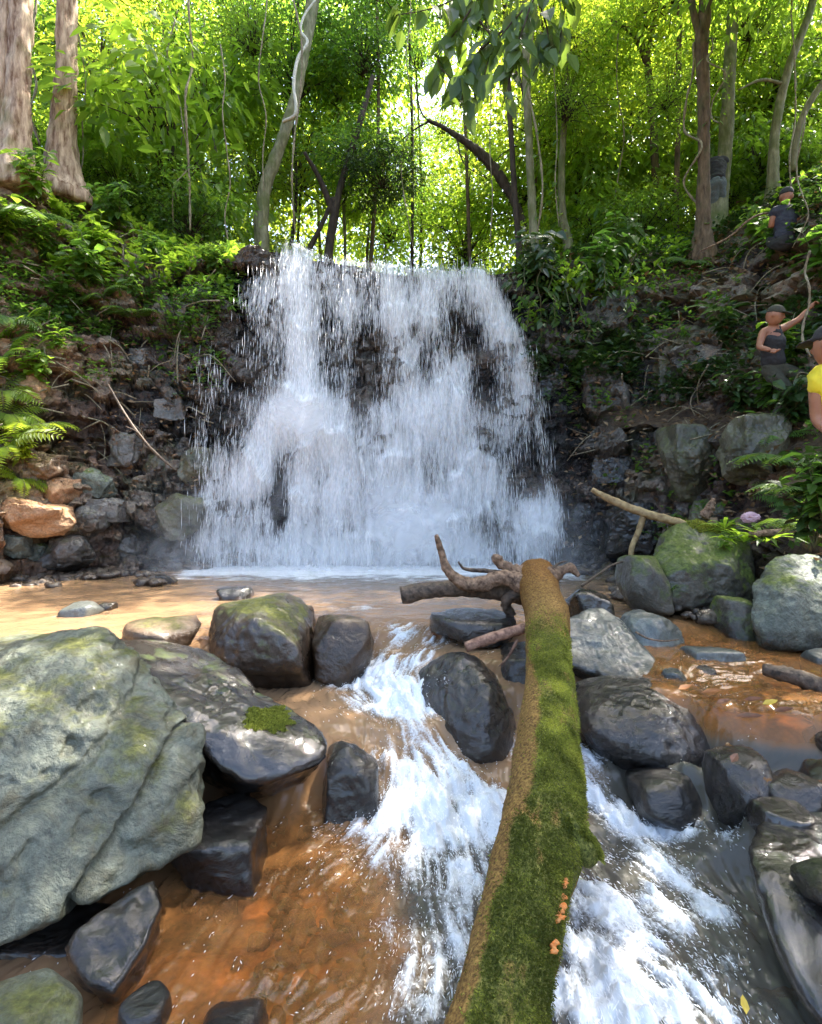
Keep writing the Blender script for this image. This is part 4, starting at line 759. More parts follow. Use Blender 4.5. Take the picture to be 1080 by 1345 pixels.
# stones in the pool
for k, (box, Y, d, mk, lb) in enumerate([((194, 754, 230, 768), Yz(766, 0), .14, 'black', 'small black stone standing in the pool before the left rocks'), ((286, 770, 330, 787), Yz(785, 0), .2, 'black', 'low black stone in the pool behind the moss-crowned boulder'),
        ((86, 790, 132, 808), Yz(806, 0), .16, 'grey', 'shiny white-topped stone in the pool at left'), ((132, 790, 152, 799), Yz(800, 0), .08, 'mix', 'tiny brown stone beside the white-topped pool stone'), ((160, 808, 262, 842), 4.05, .3, 'brown', 'flat rusty-brown rock behind the great boulder'),
        ((380, 793, 415, 812), 4.7, .15, 'brown', 'small brown rock against the moss-crowned boulder'), ((742, 772, 800, 812), 5.0, .2, 'ledge', 'dark rock under the root end of the mossy log'), ((790, 818, 838, 838), 4.65, .14, 'orange', 'flat leaf-strewn stone behind the smooth grey boulder'), ((560, 800, 690, 834), 4.6, .3, 'black', 'wet black sill rock under the root end of the log')]):
    stone('rock', lb, box, Y, d, M[mk], 200 + k, ang=.5, sub=4, amp=.08, sink=.08)
# the foot of the left bank
for k, (box, Y, d, mk, lb) in enumerate([((-20, 655, 100, 704), 6.9, .4, 'orange', 'long orange sunlit slab at the left edge of the pool'), ((-10, 700, 46, 735), 6.8, .25, 'slope', 'pale grey stone below the long orange slab'), ((22, 708, 68, 752), 6.85, .25, 'slope', 'tilted pale stone at the left waterline'),
        ((60, 702, 128, 752), 7.1, .3, 'mix', 'grey rounded rock at the waterline beside the tilted pale stone'), ((88, 662, 150, 706), 7.35, .3, 'mix', 'damp rock above the grey rounded waterline rock'), ((100, 616, 156, 656), 7.5, .3, 'slope', 'pale flat-topped boulder halfway down the left bank'), ((118, 652, 172, 690), 7.6, .3, 'mix', 'grey rock in the shade of the pale flat-topped boulder'),
        ((136, 690, 190, 745), 7.6, .25, 'mix', 'dark waterline rock left of the brown block'), ((146, 560, 190, 620), 7.75, .3, 'mix', 'grey rock perched left of the brown block'), ((188, 566, 250, 650), 7.85, .32, 'block', 'square brown block beside the foot of the waterfall'), ((236, 580, 280, 655), 7.95, .28, 'block', 'smaller brown block touching the falling water'), ((196, 646, 278, 716), 7.9, .3, 'block', 'dark brown block underneath the square brown one'),
        ((186, 700, 262, 748), 7.75, .25, 'mix', 'wet dark rock at the waterline below the brown blocks'), ((36, 588, 84, 648), 7.2, .3, 'brown', 'red-brown rock behind the sunlit fern'), ((52, 626, 104, 664), 7.1, .25, 'orange', 'orange broken rock on top of the long slab'), ((24, 480, 66, 545), 7.4, .25, 'orange', 'upright rust-orange rock in the left earth bank'), ((170, 455, 205, 500), 8.2, .25, 'mix', 'grey square rock in the dark cliff left of the fall'), ((205, 520, 250, 560), 8.2, .25, 'mix', 'black jutting rock beside the upper fall'), ((-40, 730, 20, 770), 6.4, .2, 'brown', 'brown waterline rock at the far left edge')]):
    stone('rock', lb, box, Y, d, M[mk], 240 + k, ang=.85, sub=5, amp=.11, tilt=.15 * ((k * 7) % 5 - 2) * .5, wall=.15, chip=1.0, smooth=False)
# the right-hand wall
for k, (box, Y, d, mk, lb) in enumerate([((866, 548, 952, 672), 7.35, .4, 'block', 'big square olive-stained block in the right wall'), ((948, 538, 1032, 650), 7.35, .45, 'block', 'second big block right of the olive-stained one'), ((850, 452, 918, 542), 7.7, .3, 'block', 'tall slab with a black stain above the olive block'), ((770, 590, 866, 640), 7.9, .3, 'black', 'black wet block beside the right edge of the fall'), ((735, 640, 800, 720), 8.05, .25, 'black', 'wet rock the right edge of the waterfall splashes over'), ((790, 650, 880, 735), 7.6, .3, 'black', 'shaded black block behind the leaning pale branch'), ((905, 655, 960, 700), 6.9, .25, 'block', 'rock below the big square blocks'), ((700, 470, 760, 530), 8.4, .2, 'black', 'mossy black rock right of the upper fall')]):
    stone('rock', lb, box, Y, d, M[mk], 280 + k, ang=.95, sub=5, amp=.07, nplanes=7, wall=.45, chip=.8, smooth=False)
# moss cushion on the black ledge boulder: a part would move with it, so it is its child
bpy.context.view_layer.update()
def bv_of(o):
    me = o.data; Mx = o.matrix_world
    V = np.empty(len(me.vertices) * 3, np.float32); me.vertices.foreach_get('co', V); V = V.reshape(-1, 3) + np.array(o.location)
    fl_ = np.empty(len(me.loops), np.int32); me.loops.foreach_get('vertex_index', fl_)
    return BVHTree.FromPolygons(V.tolist(), fl_.reshape(-1, 3).tolist())
ROCK = {o['label']: o for o in C.objects if o.get('category') in ('rock', 'boulder')}
def blades(n, pts, nrm, l0, l1, wd, seed, droop=.4):
    """short moss blades on points with normals"""
    r = np.random.default_rng(seed); d = nrm + r.normal(0, .55, (n, 3)); d /= np.linalg.norm(d, axis=1)[:, None]
    s = np.cross(d, r.normal(size=(n, 3))); s /= np.linalg.norm(s, axis=1)[:, None]
    ln = r.uniform(l0, l1, n)[:, None]; w = wd * r.uniform(.6, 1.3, (n, 1))
    V = np.stack([pts - s * w, pts + s * w, pts + d * ln * .6 + s * w * .8 - np.array([0, 0, 1]) * ln * droop * .1, pts + d * ln - np.array([0, 0, 1]) * ln * droop], 1)
    f = np.array([[0, 1, 2], [0, 2, 3]]); return V.reshape(-1, 3), (np.arange(n)[:, None, None] * 4 + f[None]).reshape(-1, 3)
moss_blade = leaf_mat('moss_blades', (.045, .060, .008), (.36, .38, .06), (.30, .34, .04), .8, .3, .2)
def moss_patch(rock, cx, cy, rx, ry, n, seed, l=(.012, .028)):
    bv = bv_of(rock); r = np.random.default_rng(seed); pts = []; nr = []
    o = Vector((0, 0, 1.2))
    while len(pts) < n:
        a = r.uniform(0, 6.28); q = math.sqrt(r.random()) ; px = cx + rx * q * math.cos(a); py = cy + ry * q * math.sin(a)
        if r.random() > 1.1 - q * q + .5 * mnoise.noise(Vector((px * .06, py * .06, seed))): n -= 0; 
        h = bv.ray_cast(o, Vector(((px - 540) / F, 1, (640 - py) / F)).normalized(), 50)
        if h[0] is None: n -= 1; continue
        if q > .55 + .45 * abs(mnoise.noise(Vector((math.cos(a) * 2, math.sin(a) * 2, seed)))) * 1.6: n -= 1; continue
        pts.append(h[0]); nr.append(h[1])
    if not pts: return
    pts = np.array(pts); nr = np.array(nr); V, f = blades(len(pts), pts - np.array(rock.location), nr, l[0], l[1], .0035, seed)
    me = np_mesh('moss', V, [f]); set_attr(me, 'tint', np.repeat(r.random(len(pts)), 4)); link('moss', me, moss_blade, rock)['kind'] = 'stuff'
moss_patch(ROCK['black wet ledge boulder with a bright green moss patch'], 352, 945, 46, 24, 16000, 3, (.008, .02))
moss_patch(ROCK['mossy dark boulder with green plants on top at the right bank'], 935, 690, 50, 14, 7000, 4, (.015, .04))

# ------------------------------------------------------------------ the mossy log
LK = [(706, 752, 50), (711, 775, 51), (720, 805, 56), (721, 850, 58), (722, 900, 64), (721, 950, 76), (720, 1000, 90), (721, 1050, 104), (712, 1110, 108), (697, 1150, 108), (690, 1200, 111), (677, 1250, 115), (667, 1300, 121), (657, 1345, 130), (640, 1420, 148)]
lp = []
for px, py, wpx in LK:
    Y = 1.995 / ((py - 640) / F + .267); q = P(px, py, Y); r_ = wpx / 2 / F * Y; lp.append((q[0], q[1] + .03, q[2] - .03, r_))
lp = np.array(lp); ls = spline(lp, 240); lpts = ls[:, :3]; lr = ls[:, 3]; ll = np.linspace(0, 1, 240)
SD = 96; t_, N_, B_ = frames(lpts); ang = np.linspace(0, 2 * np.pi, SD, endpoint=False)
dirs = N_[:, None] * np.cos(ang)[None, :, None] + B_[:, None] * np.sin(ang)[None, :, None]
q0 = (lpts[:, None] + dirs * lr[:, None, None]).reshape(-1, 3)
dsp = (fbm(q0 * 3.0, 4, 91) * .10 + fbm(q0 * np.array([14, 4, 14]), 4, 92) * .06 + fbm(q0 * 45, 2, 93) * .02).reshape(240, SD)
up = dirs[:, :, 2]; side = dirs[:, :, 0]
# bare bark along the left flank and at the root end
lf = sstep(.30, .62, -side + .30 * fbm(q0 * 5, 3, 94).reshape(240, SD) + .22 * np.exp(-((ll[:, None] - .64) / .12) ** 2) - .5 * sstep(.55, .3, ll)[:, None])
far = 1 - sstep(.20, .52, ll[:, None] + .10 * fbm(q0 * 4, 3, 95).reshape(240, SD))
mossm = np.clip((1 - lf * .95) * (1 - far) * (.5 + .5 * sstep(-.35, .0, fbm(q0 * np.array([11, 5, 11]), 4, 97).reshape(240, SD) + .12)), 0, 1) * sstep(-.45, .05, up)
LV = lpts[:, None] + dirs * (lr[:, None] * (1 + dsp))[:, :, None]
LV = LV.reshape(-1, 3); i = np.arange(240 * SD).reshape(240, SD); j = np.roll(i, -1, 1)
lf_ = np.stack([i[:-1], j[:-1], j[1:], i[1:]], -1).reshape(-1, 4)
cap = np.vstack([np.stack([np.full(SD, 240 * SD), j[0], i[0]], -1), np.stack([np.full(SD, 240 * SD + 1), i[-1], j[-1]], -1)])
LV2 = np.vstack([LV, lpts[0], lpts[-1]])
lg = lpts.mean(0); log = thing('fallen_log', 'long straight fallen log coated in green moss lying across the stream', 'log', tuple(lg))
lme = np_mesh('trunk', LV2 - lg, [lf_, cap]); set_attr(lme, 'moss', np.append(mossm.ravel(), [0, 0])); set_attr(lme, 'along', np.append(np.repeat(ll, SD), [0, 1]))
def log_material():
    m, nt, N, L = mat_new('mossy_bark')
    A = lambda n: N('ShaderNodeAttribute', attribute_name=n).outputs['Fac']
    geo = N('ShaderNodeNewGeometry'); n1 = N('ShaderNodeTexNoise', i_Scale=75.0, i_Detail=5.0, i_Roughness=.7); L(geo.outputs['Position'], n1.inputs[0])
    n2 = N('ShaderNodeTexNoise', i_Scale=9.0, i_Detail=6.0); L(geo.outputs['Position'], n2.inputs[0])
    bark = ramp(nt, [(.33, (.04, .022, .009)), (.48, (.18, .10, .028)), (.66, (.36, .23, .065))]); L(n1.outputs[0], bark.inputs[0])
    rb = N('ShaderNodeMixRGB', blend_type='MULTIPLY'); fr = N('ShaderNodeMapRange', i_1=.05, i_2=.25, i_3=.8, i_4=0.0); L(A('along'), fr.inputs[0]); L(fr.outputs[0], rb.inputs[0]); L(bark.outputs[0], rb.inputs[1]); rb.inputs[2].default_value = col((.85, .62, .45))
    mo = ramp(nt, [(.35, (.03, .036, .006)), (.5, (.10, .11, .02)), (.68, (.24, .23, .055))]); L(n1.outputs[0], mo.inputs[0])
    a = N('ShaderNodeMath', operation='MULTIPLY_ADD', i_1=1.0, i_2=-.5); L(n2.outputs[0], a.inputs[0]); b = N('ShaderNodeMath', operation='ADD'); L(a.outputs[0], b.inputs[0]); L(A('moss'), b.inputs[1])
    mr = N('ShaderNodeMapRange', i_1=.3, i_2=.65); L(b.outputs[0], mr.inputs[0])
    mx = N('ShaderNodeMixRGB'); L(mr.outputs[0], mx.inputs[0]); L(rb.outputs[0], mx.inputs[1]); L(mo.outputs[0], mx.inputs[2])
    bp = N('ShaderNodeBump', i_Strength=.9, i_Distance=.012); L(n1.outputs[0], bp.inputs['Height'])
    pb = N('ShaderNodeBsdfPrincipled', i_Roughness=.85); L(mx.outputs[0], pb.inputs['Base Color']); L(bp.outputs[0], pb.inputs['Normal']); pb.inputs['Specular IOR Level'].default_value = .25
    out = N('ShaderNodeOutputMaterial'); L(pb.outputs[0], out.inputs[0]); return m
logm = log_material(); link('trunk', lme, logm, log)
# moss blades
rr = np.random.default_rng(4); wgt = (mossm * np.clip(up + .35, 0, 1) * lr[:, None]).ravel(); wgt = wgt ** 1.5; idx = rr.choice(len(wgt), 60000, p=wgt / wgt.sum())
bp_ = LV[idx] + rr.normal(0, .004, (60000, 3)); bn = dirs.reshape(-1, 3)[idx]
V, f = blades(60000, bp_ - lg, bn, .005, .013, .0021, 5, .3)
mme = np_mesh('moss', V, [f]); cl_ = np.clip(.5 + .9 * fbm(bp_ * 9, 3, 96) + .35 * fbm(bp_ * 40, 2, 98) + rr.normal(0, .18, 60000) - .42 * sstep(.5, .9, ll[(idx // SD)]) + .10, 0, 1); set_attr(mme, 'tint', np.repeat(cl_, 4)); link('moss', mme, moss_blade, log)['kind'] = 'stuff'
# mossy stub on the right of the log
sb = MB(); a0 = P(735, 1085, 2.5); Ys = 1.995 / ((1100 - 640) / F + .267)
sp_ = spline(np.array([[*P(730, 1065, Ys + .02), .085], [*P(752, 1082, Ys - .02), .075], [*P(770, 1100, Ys - .05), .055], [*P(780, 1112, Ys - .06), .03]]), 16)
sb.tube(sp_[:, :3] - lg - np.array([0, 0, .06]), sp_[:, 3], 20, rough=.35, seed=6); so = sb.build('stub', None, log)
set_attr(so.data, 'moss', np.ones(len(so.data.vertices)) * .9); set_attr(so.data, 'along', np.ones(len(so.data.vertices))); so.data.materials.append(logm); so['label'] = 'short mossy broken branch stub'
ii = rr.integers(0, len(sp_), 4000); a_ = rr.uniform(0, 6.28, 4000); nn_ = np.stack([np.cos(a_) * .6, -np.abs(np.sin(a_)) * .6, np.sin(a_)], -1); nn_[:, 2] = np.abs(nn_[:, 2]); nn_ /= np.linalg.norm(nn_, axis=1)[:, None]
V, f = blades(4000, sp_[ii, :3] - lg - np.array([0, 0, .06]) + nn_ * sp_[ii, 3][:, None] * .98, nn_, .008, .02, .0022, 7); mo_ = np_mesh('moss', V, [f]); set_attr(mo_, 'tint', np.repeat(rr.random(4000) * .6, 4)); link('moss', mo_, moss_blade, so)['kind'] = 'stuff'
# orange bracket fungus on the right flank
fung_m = plain_mat('orange_fungus', (.75, .22, .035), .6, (.62, .30, .10), 60.0, .2); fr_ = np.random.default_rng(9)
for k in range(46):
    py = fr_.choice([1160, 1178, 1184, 1188, 1192, 1196, 1200, 1204, 1210, 1208, 1240, 1255]) + fr_.normal(0, 3); t = (py - 1150) / 100.0
    Yq = 1.995 / ((py - 640) / F + .267); kx = np.interp(py, [a[1] for a in LK], [a[0] + a[2] / 2 for a in LK])
    c0 = P(kx - 6 - abs(fr_.normal(0, 7)) * (1.0 if 1170 < py < 1215 else .4), py, Yq - .05); rad = fr_.uniform(.005, .017)
    aa = np.linspace(0, 2 * np.pi, 12, endpoint=False); ring = np.stack([np.cos(aa) * rad * (1 + .2 * fr_.normal(size=12)), np.sin(aa) * rad * .55 - .004, fr_.normal(0, .002, 12) + .25 * np.cos(aa) * rad], -1)
    V = np.vstack([c0 - lg + ring, c0 - lg + ring * .5 + np.array([0, 0, .006]), [c0 - lg + np.array([0, 0, .004])], [c0 - lg - np.array([0, 0, .006])]])
    i_ = np.arange(12); j_ = (i_ + 1) % 12
    fg = MB(); fg.add(V, [np.stack([i_, j_, j_ + 12, i_ + 12], -1), np.stack([i_ + 12, j_ + 12, np.full(12, 24)], -1), np.stack([j_, i_, np.full(12, 25)], -1)], fr_.random()); fg.build('bracket_fungus', fung_m, log)
# the root end: twisted bleached driftwood arms
wood = bark_mat('bleached_driftwood', (.05, .026, .015), (.34, .22, .14), rough=.75, zs=1.0, scale=1.6, bump=1.0)
wood_dark = bark_mat('wet_driftwood', (.03, .022, .016), (.16, .11, .075), rough=.5, zs=1.0, scale=1.4, bump=1.0)
def arm(name, pts, mat, parent, origin, sides=16, rough=.35, seed=1, n=40):
    s = spline(np.array([[*P(a, b, Y), r] for a, b, Y, r in pts]), n); m = MB(); m.tube(s[:, :3] - origin, s[:, 3] * (.78 if name == 'root' else 1), sides, rough=rough, seed=seed); return m.build(name, mat, parent)
arm('root', [(712, 765, 4.55, .15), (690, 768, 4.56, .11), (660, 758, 4.6, .085), (640, 765, 4.6, .085), (615, 768, 4.6, .075), (596, 758, 4.6, .06), (585, 742, 4.6, .048), (580, 725, 4.6, .036), (576, 712, 4.58, .032), (573, 703, 4.56, .022)], wood, log, lg, 22, .3, 11, 70)['label'] = 'long root arm curling up to a pointed tip'
arm('root', [(700, 758, 4.62, .12), (680, 752, 4.68, .075), (667, 745, 4.7, .065), (655, 738, 4.7, .055), (652, 732, 4.68, .04), (660, 733, 4.66, .02)], wood, log, lg, 18, .6, 12)
arm('root', [(715, 762, 4.55, .13), (735, 752, 4.62, .06), (748, 745, 4.62, .042), (756, 752, 4.6, .03), (761, 757, 4.58, .015)], wood, log, lg, 14, .6, 13)
arm('root', [(718, 760, 4.6, .08), (728, 745, 4.62, .02), (736, 739, 4.62, .012), (745, 737, 4.6, .006)], wood_dark, log, lg, 8, .3, 14)
arm('root', [(690, 772, 4.6, .09), (665, 790, 4.62, .06), (672, 808, 4.65, .05)], wood_dark, log, lg, 12, .4, 15)
arm('root', [(690, 757, 4.72, .03), (640, 750, 4.75, .026), (610, 747, 4.75, .018), (602, 738, 4.72, .009)], wood_dark, log, lg, 10, .3, 16)
def branch(name, label, cat, pts, mat, sides=14, rough=.3, seed=1, n=30, twigs=()):
    c = P(*pts[len(pts) // 2][:3]); t = thing(name, label, cat, tuple(c)); arm('stem', pts, mat, t, c, sides, rough, seed, n)
    for k, tw in enumerate(twigs): arm('twig', tw, mat, t, c, 7, .2, seed + k + 1, 14)
    return t
branch('branch', 'thick waterlogged branch lying under the curled root arm', 'branch', [(527, 782, 4.75, .075), (560, 776, 4.75, .072), (590, 773, 4.75, .07), (640, 774, 4.75, .08), (690, 785, 4.75, .07)], wood_dark, seed=21)
branch('stick', 'broken reddish stick poking left from beneath the log', 'stick', [(612, 850, 3.92, .036), (640, 840, 3.95, .04), (665, 832, 3.97, .04), (700, 822, 4.0, .036), (740, 812, 4.05, .03)], bark_mat('reddish_stick', (.10, .045, .03), (.42, .25, .17), rough=.7, zs=1, scale=1.5), seed=22, twigs=[[(680, 840, 3.96, .012), (668, 862, 3.95, .009), (655, 876, 3.94, .005)]])
branch('branch', 'long pale bare branch leaning from the wall onto the mossy boulder', 'branch', [(778, 643, 6.3, .028), (800, 655, 6.2, .04), (830, 668, 6.05, .045), (860, 678, 5.9, .045), (892, 686, 5.75, .04), (905, 692, 5.7, .03)], bark_mat('pale_branch_bark', (.16, .10, .045), (.42, .31, .15), rough=.75, zs=1), seed=23, twigs=[[(846, 676, 5.98, .035), (838, 700, 5.95, .032), (830, 720, 5.9, .03), (829, 745, 5.88, .025)]])
branch('branch', 'waterlogged brown branch at the right edge of the orange pool', 'branch', [(1003, 880, 3.7, .04), (1030, 885, 3.62, .05), (1060, 895, 3.55, .055), (1100, 912, 3.45, .055), (1150, 930, 3.4, .05)], wood_dark, seed=24)
branch('branch', 'grey stick lying across the leaf litter behind the mossy boulder', 'branch', [(985, 702, 5.2, .03), (1010, 700, 5.2, .034), (1040, 699, 5.15, .034), (1070, 702, 5.1, .03), (1110, 700, 5.1, .03)], wood, seed=25)
branch('stick', 'thin dark stick slanting into the pool behind the log', 'stick', [(764, 770, 5.1, .014), (785, 755, 5.2, .012), (810, 740, 5.3, .01), (840, 735, 5.35, .007)], wood_dark, sides=8, seed=26)
branch('stick', 'thin pale twig bridging the grey rocks', 'stick', [(835, 830, 4.2, .008), (850, 838, 4.15, .007), (872, 842, 4.1, .006), (892, 840, 4.05, .004)], wood, sides=6, seed=27)
branch('branch', 'thin fallen branch slanting down the cliff left of the brown block', 'branch', [(142, 505, 7.7, .012), (165, 545, 7.62, .018), (190, 580, 7.45, .02), (212, 602, 7.35, .018), (232, 618, 7.3, .01)], wood_dark, sides=9, seed=28, twigs=[[(190, 580, 7.45, .012), (178, 566, 7.3, .008), (165, 560, 7.25, .004)]])
branch('stick', 'broken splintered stump standing behind the mossy boulder', 'stick', [(925, 680, 5.9, .05), (932, 668, 5.9, .045), (938, 655, 5.9, .02)], wood, seed=29, rough=.7)
branch('stick', 'dark wet twig lying across the leaf drift', 'stick', [(975, 1045, 2.7, .006), (1000, 1052, 2.66, .007), (1030, 1055, 2.62, .007), (1055, 1060, 2.6, .005)], wood_dark, sides=6, seed=30, twigs=[[(975, 1045, 2.7, .006), (972, 1025, 2.68, .005), (988, 1005, 2.68, .004)]])
branch('branch', 'pale crooked root lying along the top of the right bank', 'branch', [(1040, 238, 9.5, .05), (1062, 232, 9.4, .06), (1085, 228, 9.3, .06), (1120, 232, 9.2, .05)], wood, seed=31)
branch('branch', 'thin bowed dead branch hanging over the right earth slope', 'branch', [(920, 330, 8.6, .012), (960, 310, 8.5, .015), (985, 288, 8.4, .016), (1010, 280, 8.4, .014), (1045, 292, 8.3, .012), (1070, 302, 8.3, .008)], wood, sides=7, seed=32)
# ------------------------------------------------------------------ leaves
def unit(v): return v / (np.linalg.norm(v, axis=-1, keepdims=True) + 1e-9)
def leaf4(b, d, n, L, W):
    """folded four-cornered leaves"""
    d = unit(d); s = unit(np.cross(d, n)); n = np.cross(s, d); L = np.asarray(L).reshape(-1, 1); W = np.asarray(W).reshape(-1, 1)
    V = np.stack([b, b + d * L * .42 + s * W + n * W * .35, b + d * L - n * L * .12, b + d * L * .42 - s * W + n * W * .35], 1)
    k = len(b); f = (np.arange(k)[:, None, None] * 4 + np.array([[0, 1, 2], [0, 2, 3]])[None]).reshape(-1, 3)
    return V.reshape(-1, 3), [f], 4
def leaf8(b, d, n, L, W, droop=.25, wp=.36):
    d = unit(d); s = unit(np.cross(d, n)); n = np.cross(s, d); L = np.asarray(L).reshape(-1, 1); W = np.asarray(W).reshape(-1, 1); g = np.array([[0, 0, -1.0]])
    c = lambda t: b + d * L * t + g * L * droop * t * t
    V = np.stack([b, c(wp) + s * W + n * W * .28, c(wp), c(wp) - s * W + n * W * .28, c(.72) + s * W * .72 + n * W * .2, c(.72), c(.72) - s * W * .72 + n * W * .2, c(1.0)], 1)
    k = len(b); o = np.arange(k)[:, None, None] * 8
    f3 = (o + np.array([[0, 1, 2], [0, 2, 3], [4, 7, 5], [5, 7, 6]])[None]).reshape(-1, 3); f4 = (o + np.array([[1, 4, 5, 2], [2, 5, 6, 3]])[None]).reshape(-1, 4)
    return V.reshape(-1, 3), [f3, f4], 8
def leaves(mb, b, d, n, L, W, tint, big=False, **k):
    V, f, c = (leaf8(b, d, n, L, W, **k) if big else leaf4(b, d, n, L, W)); mb.add(V, f, np.repeat(np.broadcast_to(tint, (len(b),)), c))

LM = {}
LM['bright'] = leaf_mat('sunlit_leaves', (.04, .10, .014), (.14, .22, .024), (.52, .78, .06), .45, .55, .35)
LM['yellow'] = leaf_mat('yellow_green_leaves', (.06, .125, .014), (.20, .27, .028), (.70, .86, .065), .45, .55, .35)  # yellower leaf colour that also stands in for sunlight on ferns and crowns
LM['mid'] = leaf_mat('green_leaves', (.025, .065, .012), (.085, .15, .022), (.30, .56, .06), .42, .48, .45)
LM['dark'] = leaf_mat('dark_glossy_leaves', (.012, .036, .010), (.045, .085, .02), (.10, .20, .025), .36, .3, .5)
LM['bough'] = leaf_mat('bough_leaves', (.025, .06, .018), (.10, .17, .035), (.24, .36, .04), .4, .45, .5)
LM['fern'] = leaf_mat('fern_fronds', (.04, .095, .018), (.11, .19, .035), (.30, .48, .06), .5, .42, .35)
LM['litter'] = leaf_mat('dead_leaves', (.09, .045, .02), (.30, .20, .11), (.25, .13, .05), .6, .15, .3)
LM['olive'] = leaf_mat('olive_small_leaves', (.05, .07, .022), (.15, .17, .06), (.25, .32, .07), .45, .35, .4)
barks = dict(pale=bark_mat('pale_flaking_bark', (.13, .065, .035), (.60, .45, .32), .3, (.15, .16, .06), zs=.22, scale=.8, bump=1.0), brown=bark_mat('brown_bark', (.05, .032, .018), (.17, .115, .07), .35, (.06, .075, .02)), green=bark_mat('lichen_green_bark', (.09, .085, .045), (.26, .25, .15), .5, (.09, .11, .03)), dark=bark_mat('dark_bark', (.018, .013, .009), (.075, .055, .038), .2, (.04, .05, .015)))
stem_m = plain_mat('green_stem', (.06, .08, .025), .7, (.10, .085, .035), 40.0)
vine_m = bark_mat('liana_bark', (.10, .08, .05), (.36, .31, .21), .3, (.12, .14, .05), zs=.5, scale=2)

# ------------------------------------------------------------------ crowns: clumps of leaves round twig ends
def crown_mesh(name, seed, nclump, per, spread, leaf, mat, twig_mat=None, flat=.75, hang=0.0):
    r = np.random.default_rng(seed); mb = MB(); name_big = leaf > .25
    c = r.normal(size=(nclump, 3)); c = unit(c) * (r.random((nclump, 1)) ** .45) * np.array([1, 1, flat]) * spread
    for k in range(nclump):
        n = int(per * r.uniform(.5, 1.5)); cr = spread * r.uniform(.12, .30)
        off = r.normal(size=(n, 3)) * np.array([1, 1, .5]) * cr; b = c[k] + off
        d = unit(off + r.normal(size=(n, 3)) * cr * .7) ; d[:, 2] = d[:, 2] * .5 - .35 - hang
        nn = unit(np.array([0, 0, 1.0]) + r.normal(size=(n, 3)) * .55)
        L = leaf * r.uniform(.6, 1.35, n); t = np.clip(r.normal(.5, .2, n) + r.normal(0, .18), 0, 1)
        leaves(mb, b, d, nn, L, L * r.uniform(.19, .27, n), t, name_big)
    fs = [np.concatenate(mb.f[k]) for k in (3, 4) if mb.f[k]]; me = np_mesh(name, np.concatenate(mb.v), fs, False); set_attr(me, 'tint', np.concatenate(mb.a)); me.materials.append(mat)
    tb = MB()
    for k in range(nclump):
        e = c[k]; m_ = e * .5 + np.array([0, 0, .15 * spread * r.normal()]); tb.tube(spline(np.array([[0, 0, -spread * flat * .5], m_, e]), 7), np.linspace(.011, .004, 7) * spread, 5)
    bm_ = np_mesh('limbs', np.concatenate(tb.v), [np.concatenate(tb.f[k]) for k in (3, 4) if tb.f[k]]); set_attr(bm_, 'tint', np.full(len(bm_.vertices), .5)); bm_.materials.append(barks['dark'])
    return me, bm_
CR = {}
for nm, sd, nc, per, sp, lf_s, mt, fl_, hg in [('bright', 1, 46, 75, 2.3, .19, 'bright', .8, .1), ('yellow', 2, 44, 75, 2.3, .18, 'yellow', .8, .1), ('mid', 3, 46, 75, 2.2, .19, 'mid', .8, .15), ('dark', 4, 40, 70, 2.0, .2, 'dark', .75, .25), ('fine', 5, 60, 85, 2.2, .115, 'bright', .9, .3), ('big', 8, 36, 44, 2.0, .27, 'bright', .85, .2), ('olive', 6, 46, 120, 1.2, .075, 'olive', .9, .3), ('finemid', 7, 60, 85, 2.1, .12, 'mid', 1.0, .35)]:
    CR[nm] = crown_mesh('crown', sd, nc, per, sp, lf_s, LM[mt], None, fl_, hg)
def add_crown(tree, kind, pos, scale, seed):
    r = random.Random(seed); me, bm_ = CR[kind]; base = np.array(tree.location)
    o = link('crown', me, None, tree); o.location = tuple(np.array(pos) - base); o.scale = (scale * r.uniform(.9, 1.1), scale * r.uniform(.9, 1.1), scale * r.uniform(.85, 1.1)); o.rotation_euler = (r.uniform(-.2, .2), r.uniform(-.2, .2), r.uniform(0, 6.28))
    l = link('limbs', bm_, None, o)
def tree(name, label, path, bark, crowns, group=None, forks=(), sides=14, rough=.25, seed=1, cat='tree'):
    pts = np.array([[*P(a, b, Y), rd] for a, b, Y, rd in path]); base = pts[0, :3].copy()
    g, _ = drop(base[0], base[1]); 
    if g is not None and g[2] < base[2]: pts = np.vstack([[base[0], base[1], g[2] - .2, pts[0, 3] * 1.25], pts])
    t = thing(name, label, cat, tuple(pts[0, :3]), 0, group); b0 = pts[0, :3]
    s = spline(pts, 40 if sides < 10 else 110); fl_ = 1 + .75 * np.exp(-np.maximum(0, s[:, 2] - s[0, 2] - .2) / .28); m = MB(); m.tube(s[:, :3] - b0, s[:, 3] * fl_, sides if sides < 10 else 40, rough=rough, seed=seed, ridge=sides >= 10); m.build('trunk', barks[bark], t)
    for k, fk in enumerate(forks):
        s = spline(np.array([[*P(a, b, Y), rd] for a, b, Y, rd in fk]), 20); m = MB(); m.tube(s[:, :3] - b0, s[:, 3], 9, rough=.25, seed=seed + k); m.build('limb', barks[bark], t)
    for k, (kd, px, py, Y, sc_) in enumerate(crowns): add_crown(t, kd, P(px, py, Y), sc_, seed * 10 + k)
    return t
